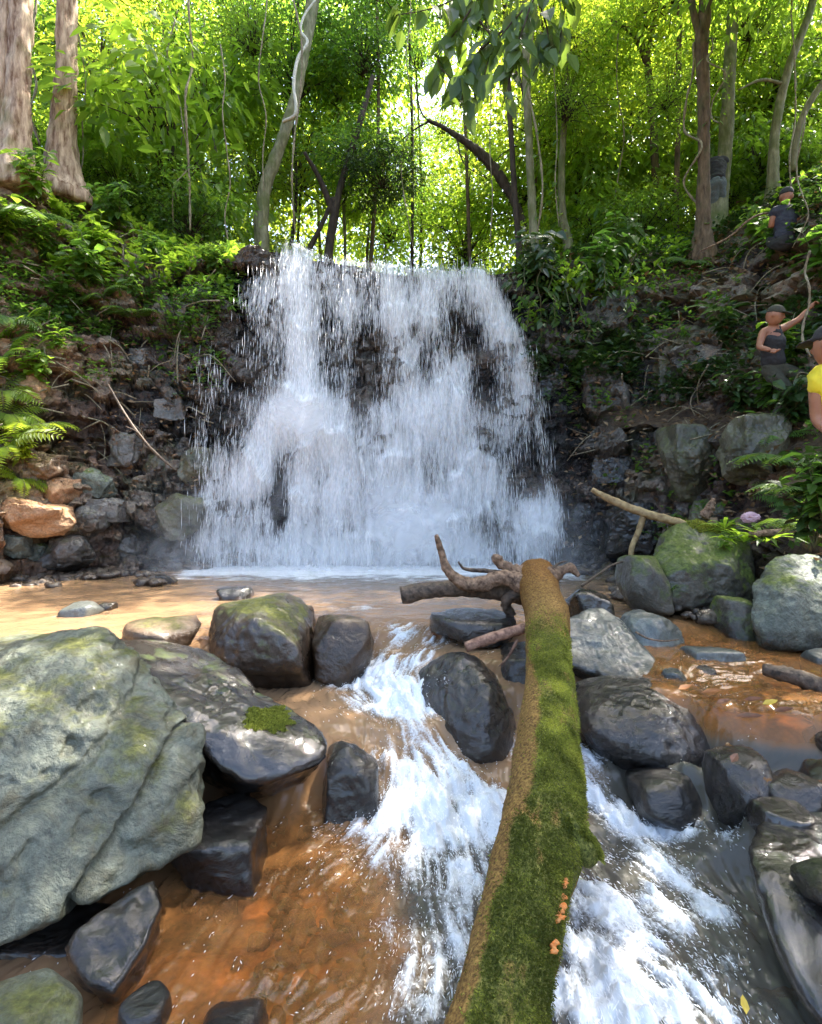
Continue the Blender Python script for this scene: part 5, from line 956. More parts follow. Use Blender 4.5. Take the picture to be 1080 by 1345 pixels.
# ---- trees one can tell apart
tree('tree', 'thick pale red-barked tree at the left edge', [(20, 200, 8.8, .2), (22, 150, 8.8, .17), (26, 80, 8.85, .155), (28, 0, 8.9, .15), (36, -160, 9.1, .2), (40, -380, 9.3, .14)], 'pale', [('mid', 20, -420, 9.3, 1.1)], seed=1, sides=22, rough=.45, forks=[[(6, 200, 8.8, .14), (4, 120, 8.8, .12), (8, 30, 8.85, .11), (4, -100, 8.9, .09)]])
tree('tree', 'straight pale trunk standing right of the red-barked tree', [(82, 165, 9.6, .2), (86, 110, 9.6, .165), (88, 40, 9.6, .155), (90, -80, 9.6, .15), (96, -380, 9.8, .12)], 'pale', [('bright', 90, -420, 10.4, 1.2)], seed=2, sides=20, rough=.3)
tree('tree', 'leaning trunk wrapped by a white root climbing to the upper right', [(346, 260, 11.5, .125), (372, 180, 11.6, .105), (390, 120, 11.8, .10), (402, 60, 12, .095), (411, 0, 12.2, .14), (425, -120, 12.6, .12)], 'green', [('bright', 430, -160, 12.8, 1.0), ('fine', 330, 40, 12.6, .55)], seed=3, sides=16, rough=.35)
tree('tree', 'dark slim tree forking just above the lip of the waterfall', [(432, 335, 12.5, .1), (440, 280, 12.5, .085), (450, 235, 12.6, .07), (470, 170, 12.7, .07), (490, 100, 12.9, .05)], 'dark', [('mid', 470, 200, 13, .55), ('dark', 500, 230, 12.8, .45)], seed=4, forks=[[(440, 285, 12.5, .08), (420, 235, 12.4, .06), (400, 200, 12.3, .04)], [(405, 330, 12.4, .06), (425, 290, 12.4, .05), (438, 260, 12.5, .05)]])
tree('tree', 'thin dark pole-like tree right of the sky gap', [(682, 330, 11, .06), (676, 250, 11, .055), (670, 150, 11, .05), (666, 60, 11, .05), (660, -60, 11, .04)], 'dark', [('dark', 650, -40, 11, .6)], seed=5, forks=[[(669, 80, 11, .03), (685, 110, 11, .028), (692, 180, 11.05, .025), (698, 320, 11.1, .02)], [(668, 75, 11, .025), (640, 40, 10.9, .02), (615, 10, 10.8, .012)]])
tree('tree', 'pale green slender tree hung with creepers', [(702, 330, 10.8, .085), (698, 250, 10.8, .075), (692, 120, 10.8, .07), (688, 0, 10.8, .07), (684, -150, 10.9, .06)], 'green', [('yellow', 720, 40, 11.2, .5), ('fine', 745, 130, 11.3, .45)], seed=6)
tree('tree', 'crooked thin pale tree above the right end of the fall', [(748, 330, 11.5, .1), (740, 285, 11.5, .075), (738, 220, 11.5, .07), (742, 150, 11.6, .06), (750, 40, 11.7, .05)], 'green', [('bright', 750, 60, 11.9, .5)], seed=7)
tree('tree', 'dead dark trunk arching over to the left in the sky gap', [(694, 325, 13, .08), (680, 275, 13, .085), (662, 240, 13, .095), (640, 210, 13, .105), (610, 185, 13, .07), (580, 166, 13, .045), (562, 158, 13, .035)], 'dark', [], seed=8, rough=.5, forks=[[(575, 165, 13, .03), (555, 150, 12.9, .02), (545, 110, 12.8, .012)], [(600, 180, 13, .025), (610, 215, 12.9, .015), (640, 235, 12.8, .008)], [(565, 158, 13, .03), (545, 170, 13, .018), (520, 190, 13, .01)]])
tree('tree', 'straight dark-barked tree rooted on the right slope', [(924, 275, 9.6, .11), (925, 200, 9.6, .092), (924, 120, 9.6, .092), (922, 50, 9.6, .1), (926, 20, 9.6, .1), (935, -100, 9.7, .08)], 'brown', [('bright', 940, -190, 9.8, .7), ('bright', 880, 120, 10.4, .36)], seed=9, rough=.3, forks=[[(922, 50, 9.6, .07), (912, 20, 9.6, .06), (902, -40, 9.6, .05)]])
tree('tree', 'forked tree with two upward limbs in the bright forest at right', [(872, 330, 12.5, .1), (862, 230, 12.5, .085), (855, 120, 12.5, .08), (848, 70, 12.5, .07)], 'brown', [('yellow', 840, 0, 13, .8), ('bright', 790, 60, 12.8, .5)], seed=10, forks=[[(850, 85, 12.5, .06), (832, 45, 12.4, .05), (800, 25, 12.3, .035)], [(850, 85, 12.5, .05), (836, 20, 12.5, .045), (822, -30, 12.5, .03)], [(850, 80, 12.5, .05), (858, 20, 12.5, .04), (856, -60, 12.5, .03)]])
tree('tree', 'thin grey tree leaning out at the upper right corner', [(1016, 215, 9.8, .08), (1022, 150, 9.8, .07), (1036, 90, 9.8, .065), (1062, 20, 9.8, .06), (1085, -60, 9.8, .05)], 'green', [('mid', 1090, -120, 9.9, .7)], seed=11, forks=[[(1040, 225, 9.7, .06), (1052, 160, 9.6, .055), (1080, 110, 9.5, .05), (1130, 50, 9.4, .04)], [(1030, 110, 9.8, .03), (1000, 105, 9.7, .025), (970, 118, 9.6, .012)]])
tree('tree', 'slim upright tree between the forked one and the dark-barked one', [(888, 300, 11.5, .055), (890, 200, 11.5, .05), (892, 80, 11.5, .05), (893, -60, 11.5, .04)], 'brown', [('yellow', 890, -40, 11.6, .7)], seed=12)
tree('tree', 'grey tree half hidden behind the dark-barked trunk', [(940, 285, 10.4, .17), (948, 240, 10.4, .13), (954, 180, 10.4, .12), (960, 60, 10.5, .1), (970, -80, 10.6, .08)], 'green', [('bright', 990, 20, 10.8, .5)], seed=13)
# ---- the rest of the wood behind the fall, one tree each
W = [(-40, 12, 'mid', 0), (30, 14, 'bright', 60), (130, 12.5, 'yellow', 90), (150, 15, 'bright', -60), (190, 13.5, 'finemid', 130), (215, 11.8, 'big', 215), (240, 16, 'yellow', 20), (270, 13, 'big', 120), (300, 15, 'mid', 20), (330, 17, 'bright', 110), (365, 14.5, 'finemid', 95), (400, 16, 'yellow', 210), (430, 18, 'mid', 40), (455, 15, 'big', 110), (490, 17, 'finemid', 250), (520, 20, 'bright', 285), (575, 22, 'yellow', 250), (560, 25, 'fine', 160), (610, 24, 'yellow', 200), (545, 19, 'fine', 60), (600, 17, 'bright', 318), (640, 19, 'yellow', 275), (680, 16, 'bright', 240), (720, 14, 'yellow', 150), (735, 18, 'yellow', 60), (770, 13.5, 'big', 225), (780, 16, 'yellow', 110), (810, 14.5, 'yellow', 190), (830, 18, 'bright', 40), (850, 15.5, 'yellow', 120), (880, 13.6, 'big', 220), (905, 17, 'yellow', 50), (950, 13, 'yellow', 70), (985, 15, 'yellow', 20), (1010, 12.5, 'big', 110), (1050, 14, 'yellow', 40), (1075, 12, 'bright', 140), (1110, 13, 'bright', 30), (540, 16, 'dark', -120), (620, 14.5, 'mid', -120), (700, 17, 'fine', -90), (480, 14, 'mid', -60)]  # yellow kinds at right put the backlit glow into the leaf colour
rw = random.Random(5)
for k, (px, Y, kd, cpy) in enumerate(W):
    x = (px - 540) / F * Y; g, _ = drop(x, Y); gpy = 640 - (g[2] - 1.2) * F / Y
    lean = rw.uniform(-35, 35); top = cpy - 40
    nm = {'fine': 'fine-leaved bright', 'big': 'broad-leaved bright', 'mid': 'green', 'bright': 'bright green', 'yellow': 'yellow-green', 'finemid': 'fine-leaved green', 'dark': 'dark-leaved'}[kd]
    far_ = 'far back in' if Y >= 15.5 else 'near the edge of'
    side_ = 'above the left bank' if px < 330 else ('behind the waterfall' if px < 690 else 'above the right bank')
    crowns = [(kd, px + lean * .6, cpy, Y, rw.uniform(.8, 1.05))]
    if 300 > cpy: crowns.append((rw.choice([kd, 'fine', kd]), px + lean * .2 + rw.uniform(-40, 40), min(gpy - 25, cpy + 130), Y - .3, rw.uniform(.45, .65)))
    tree('tree', 'slender %s tree %s the wood %s' % (nm, far_, side_), [(px, gpy + 2, Y, rw.uniform(.035, .08)), (px + lean * .3 + rw.uniform(-22, 22), (gpy + cpy) / 2, Y, .045), (px + lean * .6, cpy, Y, .035), (px + lean, top - 60, Y + .1, .025)], rw.choice(['dark', 'brown', 'green', 'brown']), crowns, 'slender trees in the wood behind the gorge', seed=40 + k, sides=9)
BU = [(60, 10.6), (118, 11.5), (160, 11), (205, 12.2), (250, 11.2), (300, 12.4), (345, 13), (385, 14), (415, 13.2), (455, 14.5), (490, 15), (525, 16), (560, 15), (600, 15.5), (635, 14.6), (665, 14), (715, 12.8), (750, 13.4), (790, 12), (815, 13), (845, 11.4), (875, 12.2), (960, 11.6), (1000, 11), (1035, 11.8), (1070, 10.6), (540, 19), (480, 19), (620, 19), (700, 18), (420, 18), (770, 17), (340, 17), (250, 16), (180, 15), (850, 16)]
for k, (px, Y) in enumerate(BU):
    x = (px - 540) / F * Y; g, _ = drop(x, Y); kd = ['bright', 'yellow', 'fine', 'big', 'mid'][k % 5]
    t = thing('bush', '%s bush between the trunks %s' % ({'bright': 'bright green', 'yellow': 'yellow-green', 'fine': 'fine-leaved', 'big': 'broad-leaved', 'mid': 'green'}[kd], 'at the edge of the wood' if Y < 12 else 'in the middle of the wood' if Y < 15 else 'far back in the wood'), 'bush', tuple(g), 0, 'bushes under the trees of the wood')
    s_ = rw.uniform(.36, .6); add_crown(t, kd, g + np.array([0, 0, .75 * s_ / .5]), s_, 700 + k)
# trees of the right bank and behind the photographer, whose crowns close the canopy over the stream
for k, (x, y, h, sc_, kd, lb) in enumerate([(6.3, 4.2, 9.5, 1.1, 'mid', 'tall tree on the right bank with its crown above the frame'), (8.6, 7.4, 10.5, 1.0, 'bright', 'tall tree above the right wall with its crown above the frame'), (5.0, 1.6, 9.0, 1.2, 'mid', 'tall tree close on the right of the photographer'), (-6.8, 1.5, 10, 1.2, 'mid', 'tall tree on the left bank beside the photographer'), (7.6, 2.6, 12, 1.3, 'mid', 'tall old tree high on the right bank')]):
    g, _ = drop(x, y); t = thing('tree', lb, 'tree', tuple(g)); m = MB(); top = np.array([x * .72, y + .3, h]); s = spline(np.array([g - [0, 0, .2], (g + top) / 2 + [.3, 0, 0], top]), 24); m.tube(s - g, np.linspace(.2, .07, 24), 12, rough=.3, seed=k); m.build('trunk', barks['brown'], t)
    add_crown(t, kd, top, sc_, 900 + k); add_crown(t, kd, top + np.array([-.8, 1.0, .8]), sc_ * .8, 950 + k)
# ---- leaf mass of the forest beyond
r = np.random.default_rng(77); n = 62000
Yf = r.uniform(19, 36, n); az = r.uniform(-.85, .85, n); xf = az * Yf; zf = 4.5 + r.random(n) ** .8 * 24 * Yf / 30
cl3 = fbm(np.stack([xf, Yf, zf], -1) * .33, 3, 5); gap = .9 * np.exp(-((az - .05) / .06) ** 2 - (((zf - 1.2) / Yf - .66) / .17) ** 2) + .9 * np.exp(-((az - .17) / .05) ** 2 - (((zf - 1.2) / Yf - .54) / .06) ** 2)
keep = (cl3 > -.12) & (r.random(n) > gap * 1.25); xf, Yf, zf = xf[keep], Yf[keep], zf[keep]; n = len(xf)
mb = MB(); b = np.stack([xf, Yf, zf], -1); d = r.normal(size=(n, 3)); d[:, 2] -= .5; L = r.uniform(.22, .5, n); leaves(mb, b, d, unit(np.array([0, -.3, 1]) + r.normal(size=(n, 3)) * .5), L, L * .26, np.clip(.5 + fbm(b * .3, 2, 6) * .9 + r.normal(0, .15, n), 0, 1))
tag(mb.build('far_foliage', LM['yellow'], None, False), 'bright leaf mass of the far wood beyond the gorge', 'foliage', kind='stuff')

# ------------------------------------------------------------------ ground cover on the banks
def scatter(n, region, seed, pyr, wfun):
    """random points on the gorge wall with weight wfun(x,y,z,nz,rock)"""
    V = np.stack([X2, Y2, Z2], -1); e1 = V[1:-1, 2:] - V[1:-1, :-2]; e2 = V[2:, 1:-1] - V[:-2, 1:-1]; nr = np.cross(e1, e2); ar = np.linalg.norm(nr, axis=-1); nr = nr / (ar[..., None] + 1e-9)
    nr = np.where(nr[..., 2:3] < -.2, -nr, nr); p = V[1:-1, 1:-1]; w = ar * wfun(p[..., 0], p[..., 1], p[..., 2], nr[..., 2], rk[1:-1, 1:-1]) * (p[..., 0] > region[0]) * (p[..., 0] < region[1]) * (p[..., 1] > region[2]) * (p[..., 1] < region[3])
    w = np.nan_to_num(w).ravel(); r = np.random.default_rng(seed); idx = r.choice(len(w), n, p=w / w.sum()); return p.reshape(-1, 3)[idx] + r.normal(0, .02, (n, 3)), nr.reshape(-1, 3)[idx], r
def patchy(x, y, z, s, sd, lo=-.05, hi=.25): q = np.stack([x, y, z], -1).reshape(-1, 3) * s; return sstep(lo, hi, fbm(q, 3, sd)).reshape(x.shape)
infall = lambda x, y: (x > -3.05) & (x < 2.3) & (y < 9.25)
def cover(name, label, n, per, region, seed, L, mat, wf, big=False, up=.7, wr=.3, droop=.25):
    p, nr, r = scatter(n, region, seed, None, wf); k = np.repeat(np.arange(n), per); m = len(k); a = r.uniform(0, 6.28, m)
    d = np.stack([np.cos(a), np.sin(a), r.normal(.25, .35, m)], -1) + nr[k] * .35; b = p[k] + nr[k] * r.uniform(.01, .16, (m, 1)) + r.normal(0, .06, (m, 3))
    Ls = r.uniform(L[0], L[1], m) * np.repeat(r.uniform(.7, 1.3, n), per); mb = MB(); leaves(mb, b, d, unit(np.array([0, -.15, 1.0]) + nr[k] * .5 + r.normal(size=(m, 3)) * .35), Ls, Ls * wr * r.uniform(.8, 1.2, m), np.clip(np.repeat(r.normal(.5, .25, n), per) + r.normal(0, .15, m), 0, 1), big, **({'droop': droop} if big else {}))
    return tag(mb.build(name, mat, None, False), label, 'undergrowth', kind='stuff')
cover('undergrowth', 'green leafy undergrowth along the top of the gorge', 4200, 7, (-10, 9.5, 8.6, 18), 3, (.09, .2), LM['bright'], lambda x, y, z, nz, rk_: (~infall(x, y)) * patchy(x, y, z, .7, 31, -.25, .15) * (nz > .25) * (z > 4.4) * np.where(x > 3.2, .35, 1.0) * ((x < -2.7) | (x > 1.9) | (y > 10.5)))
cover('undergrowth', 'dark leafy creepers covering the left bank', 3000, 6, (-9, -2.9, 5, 11), 4, (.05, .12), LM['mid'], lambda x, y, z, nz, rk_: patchy(x, y, z, 1.1, 32) * (z > 2.6) * np.where(z > 3.6, 1, .35))
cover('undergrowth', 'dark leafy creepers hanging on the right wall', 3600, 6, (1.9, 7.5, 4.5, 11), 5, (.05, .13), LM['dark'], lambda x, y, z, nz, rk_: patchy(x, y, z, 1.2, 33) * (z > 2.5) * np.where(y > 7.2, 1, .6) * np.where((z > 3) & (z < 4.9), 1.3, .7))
cover('undergrowth', 'scattered green seedlings on the right earth slope', 900, 7, (2.3, 8.5, 3.2, 10.5), 6, (.05, .13), LM['mid'], lambda x, y, z, nz, rk_: patchy(x, y, z, 1.5, 34) * (nz > .3) * (z > .35))
cover('leaf_litter', 'brown dead leaves lying on the right slope', 5500, 1, (2.4, 8.5, 3.0, 11), 7, (.05, .12), LM['litter'], lambda x, y, z, nz, rk_: (nz > .3) * (z > .2) * 1.0)
cover('leaf_litter', 'brown dead leaves and roots on the left bank', 3800, 1, (-8.5, -3.1, 5, 10.5), 8, (.04, .10), LM['litter'], lambda x, y, z, nz, rk_: (nz > .1) * (z > .8) * 1.0)
# twigs and exposed roots on the slopes
def roots(name, label, n, region, seed, wf, ln=(.3, 1.0)):
    p, nr, r = scatter(n, region, seed, None, wf); mb = MB()
    for k in range(n):
        a = r.uniform(0, 6.28); L = r.uniform(*ln); d = np.array([math.cos(a), math.sin(a) * .5, r.normal(0, .6)]); d -= nr[k] * np.dot(d, nr[k]); d = d / (np.linalg.norm(d) + 1e-6)
        mb.tube(spline(np.array([p[k] - d * L / 2 - nr[k] * .02, p[k] + nr[k] * r.uniform(.01, .12) + r.normal(0, .05, 3), p[k] + d * L / 2 - nr[k] * .02 + [0, 0, -.05]]), 9), np.linspace(.012, .005, 9) * r.uniform(.5, 1.3), 5, tint=r.random())
    return tag(mb.build(name, vine_m, None), label, 'roots', kind='stuff')
roots('exposed_roots', 'tangle of thin roots and twigs on the right slope', 260, (2.6, 8, 5, 10.5), 9, lambda x, y, z, nz, rk_: (z > 1.6) * 1.0)
roots('exposed_roots', 'tangle of thin roots and twigs on the left bank', 220, (-8, -3.1, 6, 10), 10, lambda x, y, z, nz, rk_: (z > 1.6) * 1.0)

# ------------------------------------------------------------------ plants, each a thing
def fern_mb(seed, nf, L, rise=.8, pairs=15, arch=1.0):
    r = np.random.default_rng(seed); fr = MB(); st = MB()
    for k in range(nf):
        a = 6.28 * k / nf + r.normal(0, .25); ln = L * r.uniform(.75, 1.15); t = np.linspace(0, 1, 12); h = np.array([math.cos(a), math.sin(a), 0])
        mid = h[None] * (t[:, None] * ln * .85) + np.array([0, 0, 1.0])[None] * (ln * (rise * t - arch * .75 * t * t))[:, None]
        st.tube(mid, np.linspace(.006, .0015, 12) * max(1, L), 5); s = np.cross(h, [0, 0, 1.0])
        u = np.repeat(np.linspace(.12, .98, pairs), 2); b = np.stack([np.interp(u, t, mid[:, q]) for q in range(3)], 1); sg_ = np.tile([1, -1], pairs)[:, None]
        tan = unit(np.stack([np.gradient(np.interp(u, t, mid[:, q])) for q in range(3)], 1) + h * .01)
        pl = ln * .24 * np.sin(np.pi * np.clip(u * .85 + .12, 0, 1)) ** .8 * r.uniform(.85, 1.1, len(u)); d = s * sg_ + h * .45 + np.array([0, 0, -.25])
        leaves(fr, b, d, unit(np.array([0, 0, 1.0]) + r.normal(0, .15, (len(u), 3))), pl, pl * .15, np.clip(r.normal(.55, .18) + r.normal(0, .08, len(u)), 0, 1))
    return fr, st
def shrub_mb(seed, nst, H, leafL, nl=9, wr=.27, spread=.5, droop=.35):
    r = np.random.default_rng(seed); lv = MB(); st = MB()
    for k in range(nst):
        a = r.uniform(0, 6.28); tip = np.array([math.cos(a) * spread * H * r.random(), math.sin(a) * spread * H * r.random(), H * r.uniform(.6, 1.1)])
        s = spline(np.array([[0, 0, 0], tip * .5 + [0, 0, .1 * H], tip]), 12); st.tube(s, np.linspace(.008, .003, 12) * max(.6, H), 5)
        u = np.linspace(.25, 1, nl); b = np.stack([np.interp(u, np.linspace(0, 1, 12), s[:, q]) for q in range(3)], 1); aa = a + np.arange(nl) * 2.4
        d = np.stack([np.cos(aa), np.sin(aa), r.normal(.15, .25, nl)], -1); L = leafL * r.uniform(.7, 1.2, nl)
        leaves(lv, b, d, unit(np.array([0, 0, 1.0]) + r.normal(0, .25, (nl, 3))), L, L * wr, np.clip(r.normal(.5, .2, nl), 0, 1), True, droop=droop)
    return lv, st
def strap_mb(seed, n, L, w):
    r = np.random.default_rng(seed); lv = MB(); st = MB(); a = np.arange(n) * 2.4
    d = np.stack([np.cos(a), np.sin(a), r.uniform(.35, 1.6, n)], -1); Ls = L * r.uniform(.7, 1.15, n); leaves(lv, r.normal(0, .01, (n, 3)), d, unit(np.stack([-np.cos(a) * .6, -np.sin(a) * .6, np.ones(n)], -1)), Ls, np.full(n, w), r.random(n), True, droop=.45, wp=.4)
    st.tube(np.array([[0, 0, -.06], [0, 0, .03]]), [.012, .012], 6); return lv, st
PR = {}
def lean_out(t, nn, sc_, kind):
    sc_ = sc_ * (1.45 if kind in ('fern', 'palm', 'shrub') else 1.25); t.scale = (sc_,) * 3
    if nn is None: return
    nn = np.array(nn); nn = nn if nn[1] < .3 else -nn; h = np.array([nn[0], min(nn[1], -.1), 0]); h = h / np.linalg.norm(h)
    upv = unit(np.array([0, 0, .62]) + h * (.75 if kind in ('fern', 'palm', 'strap') else .55) * (1 - min(.9, abs(nn[2])))); q = Vector((0, 0, 1)).rotation_difference(Vector(upv)); rz = t.rotation_euler[2]
    t.rotation_euler = (q.to_matrix() @ Matrix.Rotation(rz, 3, 'Z')).to_euler(); t.location = tuple(np.array(t.location) + h * .05)
def plant(kind, label, px, py, sc_, mat, seed, rz=None, group=None, at=None, tilt=(0, 0), up=0.0):
    name = {'fern': 'fern', 'shrub': 'leafy_plant', 'strap': 'strap_leaf_plant', 'small': 'leafy_plant', 'palm': 'fern', 'bush': 'bush'}[kind]; part = 'fronds' if name == 'fern' else 'leaves'
    nn = None
    if at is None:
        at, nn = ray(px, py)
        if at is None: return
    t = thing(name, label, name.replace('_', ' ') if name != 'strap_leaf_plant' else 'plant', tuple(np.array(at) + [0, 0, up]), rz if rz is not None else (seed * 1.7) % 6.28, group); lean_out(t, nn, sc_, kind)
    key = (kind, mat, seed % 3)
    if key not in PR:
        lv, st = {'fern': lambda: fern_mb(seed % 3 + 1, 12, 1.0), 'palm': lambda: fern_mb(seed % 3 + 7, 7, 1.0, .9, 20, 1.1), 'shrub': lambda: shrub_mb(seed % 3 + 3, 11, 1.0, .30, 11), 'small': lambda: shrub_mb(seed % 3 + 5, 4, .6, .3, 6), 'strap': lambda: strap_mb(seed % 3 + 2, 16, 1.0, .055), 'bush': lambda: shrub_mb(seed % 3 + 9, 26, 1.0, .16, 26, .26, .9)}[kind]()
        a = lv.build(part, LM[mat], t, False); b = st.build('stems', stem_m, t); PR[key] = (a.data, b.data)
    else:
        a = link(part, PR[key][0], None, t); b = link('stems', PR[key][1], None, t)
    return t
PL = [
 ('fern', 'big sunlit fern overhanging the orange slab at left', 12, 590, .55, 'yellow'), ('fern', 'sunlit fern just above the big one at the left edge', 8, 545, .42, 'yellow'), ('fern', 'lower sunlit fern drooping to the orange slab', 22, 628, .34, 'yellow'),
 ('fern', 'pale fern halfway up the left edge', 10, 480, .5, 'bright'), ('fern', 'fern under the arching frond at the left edge', 5, 420, .45, 'fern'), ('palm', 'long arching frond reaching in from the left edge', 2, 300, .85, 'fern'), ('shrub', 'plant with large round leaves at the left edge', 0, 325, .5, 'bright'),
 ('fern', 'sunlit fern between the big one and the pale one at left', 40, 570, .5, 'yellow'), ('shrub', 'sunlit broad-leaved plant over the orange slab', 30, 610, .3, 'yellow'), ('fern', 'sunlit fern at the left edge under the pale fern', 2, 515, .5, 'yellow'), ('shrub', 'pale leafy plant above the sunlit ferns', 45, 505, .35, 'bright'), ('fern', 'fern on the earth bank above the pale fern', 35, 440, .4, 'bright'), ('shrub', 'leafy plant high on the left earth bank', 60, 350, .45, 'mid'), ('shrub', 'bright leafy plant under the red-barked tree', 55, 270, .5, 'bright'), ('fern', 'fern below the straight pale trunk', 120, 270, .45, 'fern'), ('shrub', 'small leafy plant on the dark cliff left of the fall', 205, 350, .35, 'mid'), ('shrub', 'leafy plant on the cliff corner left of the fall', 285, 365, .35, 'fern'),
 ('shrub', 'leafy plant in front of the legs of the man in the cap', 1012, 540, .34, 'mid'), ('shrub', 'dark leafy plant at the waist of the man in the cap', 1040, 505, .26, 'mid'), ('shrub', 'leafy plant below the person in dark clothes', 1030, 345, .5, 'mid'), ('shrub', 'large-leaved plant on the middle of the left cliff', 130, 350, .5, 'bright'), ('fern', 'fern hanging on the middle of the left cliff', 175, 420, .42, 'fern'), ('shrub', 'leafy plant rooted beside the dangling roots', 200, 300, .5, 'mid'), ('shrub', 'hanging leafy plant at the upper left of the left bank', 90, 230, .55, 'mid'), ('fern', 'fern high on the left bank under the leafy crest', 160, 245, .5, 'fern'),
 ('fern', 'fern in front of the person in pale trousers', 944, 268, .45, 'fern'),
 ('shrub', 'leafy plant in the middle of the left bank', 112, 380, .5, 'mid'), ('shrub', 'leafy plant hanging from the left bank beside the earth face', 92, 420, .42, 'mid'), ('small', 'small bright sprig with few leaves below the left bank plants', 78, 462, .5, 'bright'), ('fern', 'fern to the right of the left bank plants', 140, 395, .4, 'fern'), ('small', 'little green plant on the bare edge of the left cliff', 165, 385, .45, 'fern'),
 ('shrub', 'leafy plant under the ivy at the top of the left bank', 160, 305, .5, 'mid'), ('shrub', 'leafy shrub on the crest of the left bank', 225, 255, .75, 'bright'), ('shrub', 'broad-leaved shrub left of the vine curtain', 262, 235, .8, 'bright'), ('shrub', 'broad-leaved shrub below the crest near the fall', 245, 300, .55, 'mid'), ('fern', 'bright fern drooping over the upper left corner of the fall', 312, 325, .42, 'bright'), ('small', 'leafy sprig beside the fern at the corner of the fall', 330, 300, .6, 'bright'),
 ('bush', 'grey-green small-leaved bush overhanging the top left of the fall', 372, 285, .75, 'olive'), ('bush', 'second small-leaved bush left of the overhanging one', 330, 240, .7, 'olive'), ('bush', 'pale hanging bush under the leaning trunk', 300, 170, .9, 'olive'),
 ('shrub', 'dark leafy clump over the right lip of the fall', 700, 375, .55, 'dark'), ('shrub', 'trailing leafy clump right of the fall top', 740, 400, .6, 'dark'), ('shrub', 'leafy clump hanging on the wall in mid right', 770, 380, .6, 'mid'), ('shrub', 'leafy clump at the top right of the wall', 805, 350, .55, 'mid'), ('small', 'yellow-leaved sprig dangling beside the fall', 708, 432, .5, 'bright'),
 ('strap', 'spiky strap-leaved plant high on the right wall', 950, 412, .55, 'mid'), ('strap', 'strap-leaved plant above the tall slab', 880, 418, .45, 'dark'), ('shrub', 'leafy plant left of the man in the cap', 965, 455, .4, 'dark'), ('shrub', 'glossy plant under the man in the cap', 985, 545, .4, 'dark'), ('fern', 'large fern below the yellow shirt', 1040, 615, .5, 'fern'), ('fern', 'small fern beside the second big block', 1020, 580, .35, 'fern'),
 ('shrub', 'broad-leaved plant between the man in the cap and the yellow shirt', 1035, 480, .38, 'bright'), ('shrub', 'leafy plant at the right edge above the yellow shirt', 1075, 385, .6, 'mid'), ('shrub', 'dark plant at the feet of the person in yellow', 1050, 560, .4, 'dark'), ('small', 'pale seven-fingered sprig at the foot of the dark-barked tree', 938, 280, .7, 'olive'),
 ('shrub', 'sapling with big bright leaves in front of the dark-barked tree', 905, 240, .9, 'bright'), ('shrub', 'leafy sapling left of the dark-barked tree', 850, 290, .9, 'mid'), ('shrub', 'leafy sapling behind the right end of the fall', 790, 300, .9, 'bright'), ('shrub', 'leafy shrub on the slope right of the dark-barked tree', 990, 225, .7, 'mid'), ('shrub', 'shrub with large leaves high at the right edge', 1070, 190, .7, 'bright'),
 ('fern', 'fern growing from the right slope above the strap-leaved plant', 905, 350, .4, 'fern'), ('small', 'seedling on the slope under the bowed dead branch', 920, 335, .6, 'mid'), ('shrub', 'yellowish seedling below the person in dark clothes', 1000, 320, .4, 'bright'),
]
for k, (kd, lb, px, py, s_, mt) in enumerate(PL): plant(kd, lb, px, py, s_, mt, k)
for k, (kd, lb, px, py, Y, s_, mt) in enumerate([('fern', 'large fern in front of the legs of the person in yellow', 1066, 655, 3.25, .28, 'fern'), ('shrub', 'leafy plant in front of the person in yellow', 1082, 690, 3.1, .26, 'mid'), ('shrub', 'dark leafy plant beneath the large fern at the right edge', 1070, 720, 3.2, .28, 'dark'), ('fern', 'drooping fern at the lower right of the bank', 1052, 700, 3.6, .28, 'fern'), ('shrub', 'leafy plant at the knees of the person in yellow', 1080, 655, 3.2, .2, 'dark')]):
    q = P(px, py, Y); g, nn_ = drop(q[0], q[1]); plant(kd, lb, px, py, s_, mt, 80 + k, at=q)
# plants rooted on the boulders
def on_rock(lbl, px, py):
    o = ROCK[lbl]; h = bv_of(o).ray_cast(Vector((0, 0, 1.2)), Vector(((px - 540) / F, 1, (640 - py) / F)).normalized(), 50); return np.array(h[0]) if h[0] else None
mb_l = 'mossy dark boulder with green plants on top at the right bank'
for k, (kd, lb, px, py, s_, mt) in enumerate([('strap', 'bright strap-leaved plant on top of the mossy boulder', 952, 695, .30, 'bright'), ('strap', 'second strap-leaved plant at the right shoulder of the mossy boulder', 978, 712, .34, 'bright'), ('strap', 'small tuft growing from the face of the mossy boulder', 882, 778, .16, 'dark'), ('small', 'single-leaf seedling on the mossy boulder face', 952, 722, .22, 'bright')]):
    a = on_rock(mb_l, px, py); plant(kd, lb, px, py, s_, mt, 60 + k, at=a if a is not None else P(px, py, 5.3))
plant('small', 'bright green seedling above the rough grey-green boulder', 1062, 712, .4, 'bright', 71, at=P(1062, 722, 4.95)); plant('strap', 'arching green blades left of the grey stick', 1000, 700, .4, 'bright', 72, at=P(1005, 712, 5.2)); plant('fern', 'low fern behind the rough grey-green boulder', 1030, 660, .3, 'fern', 73)

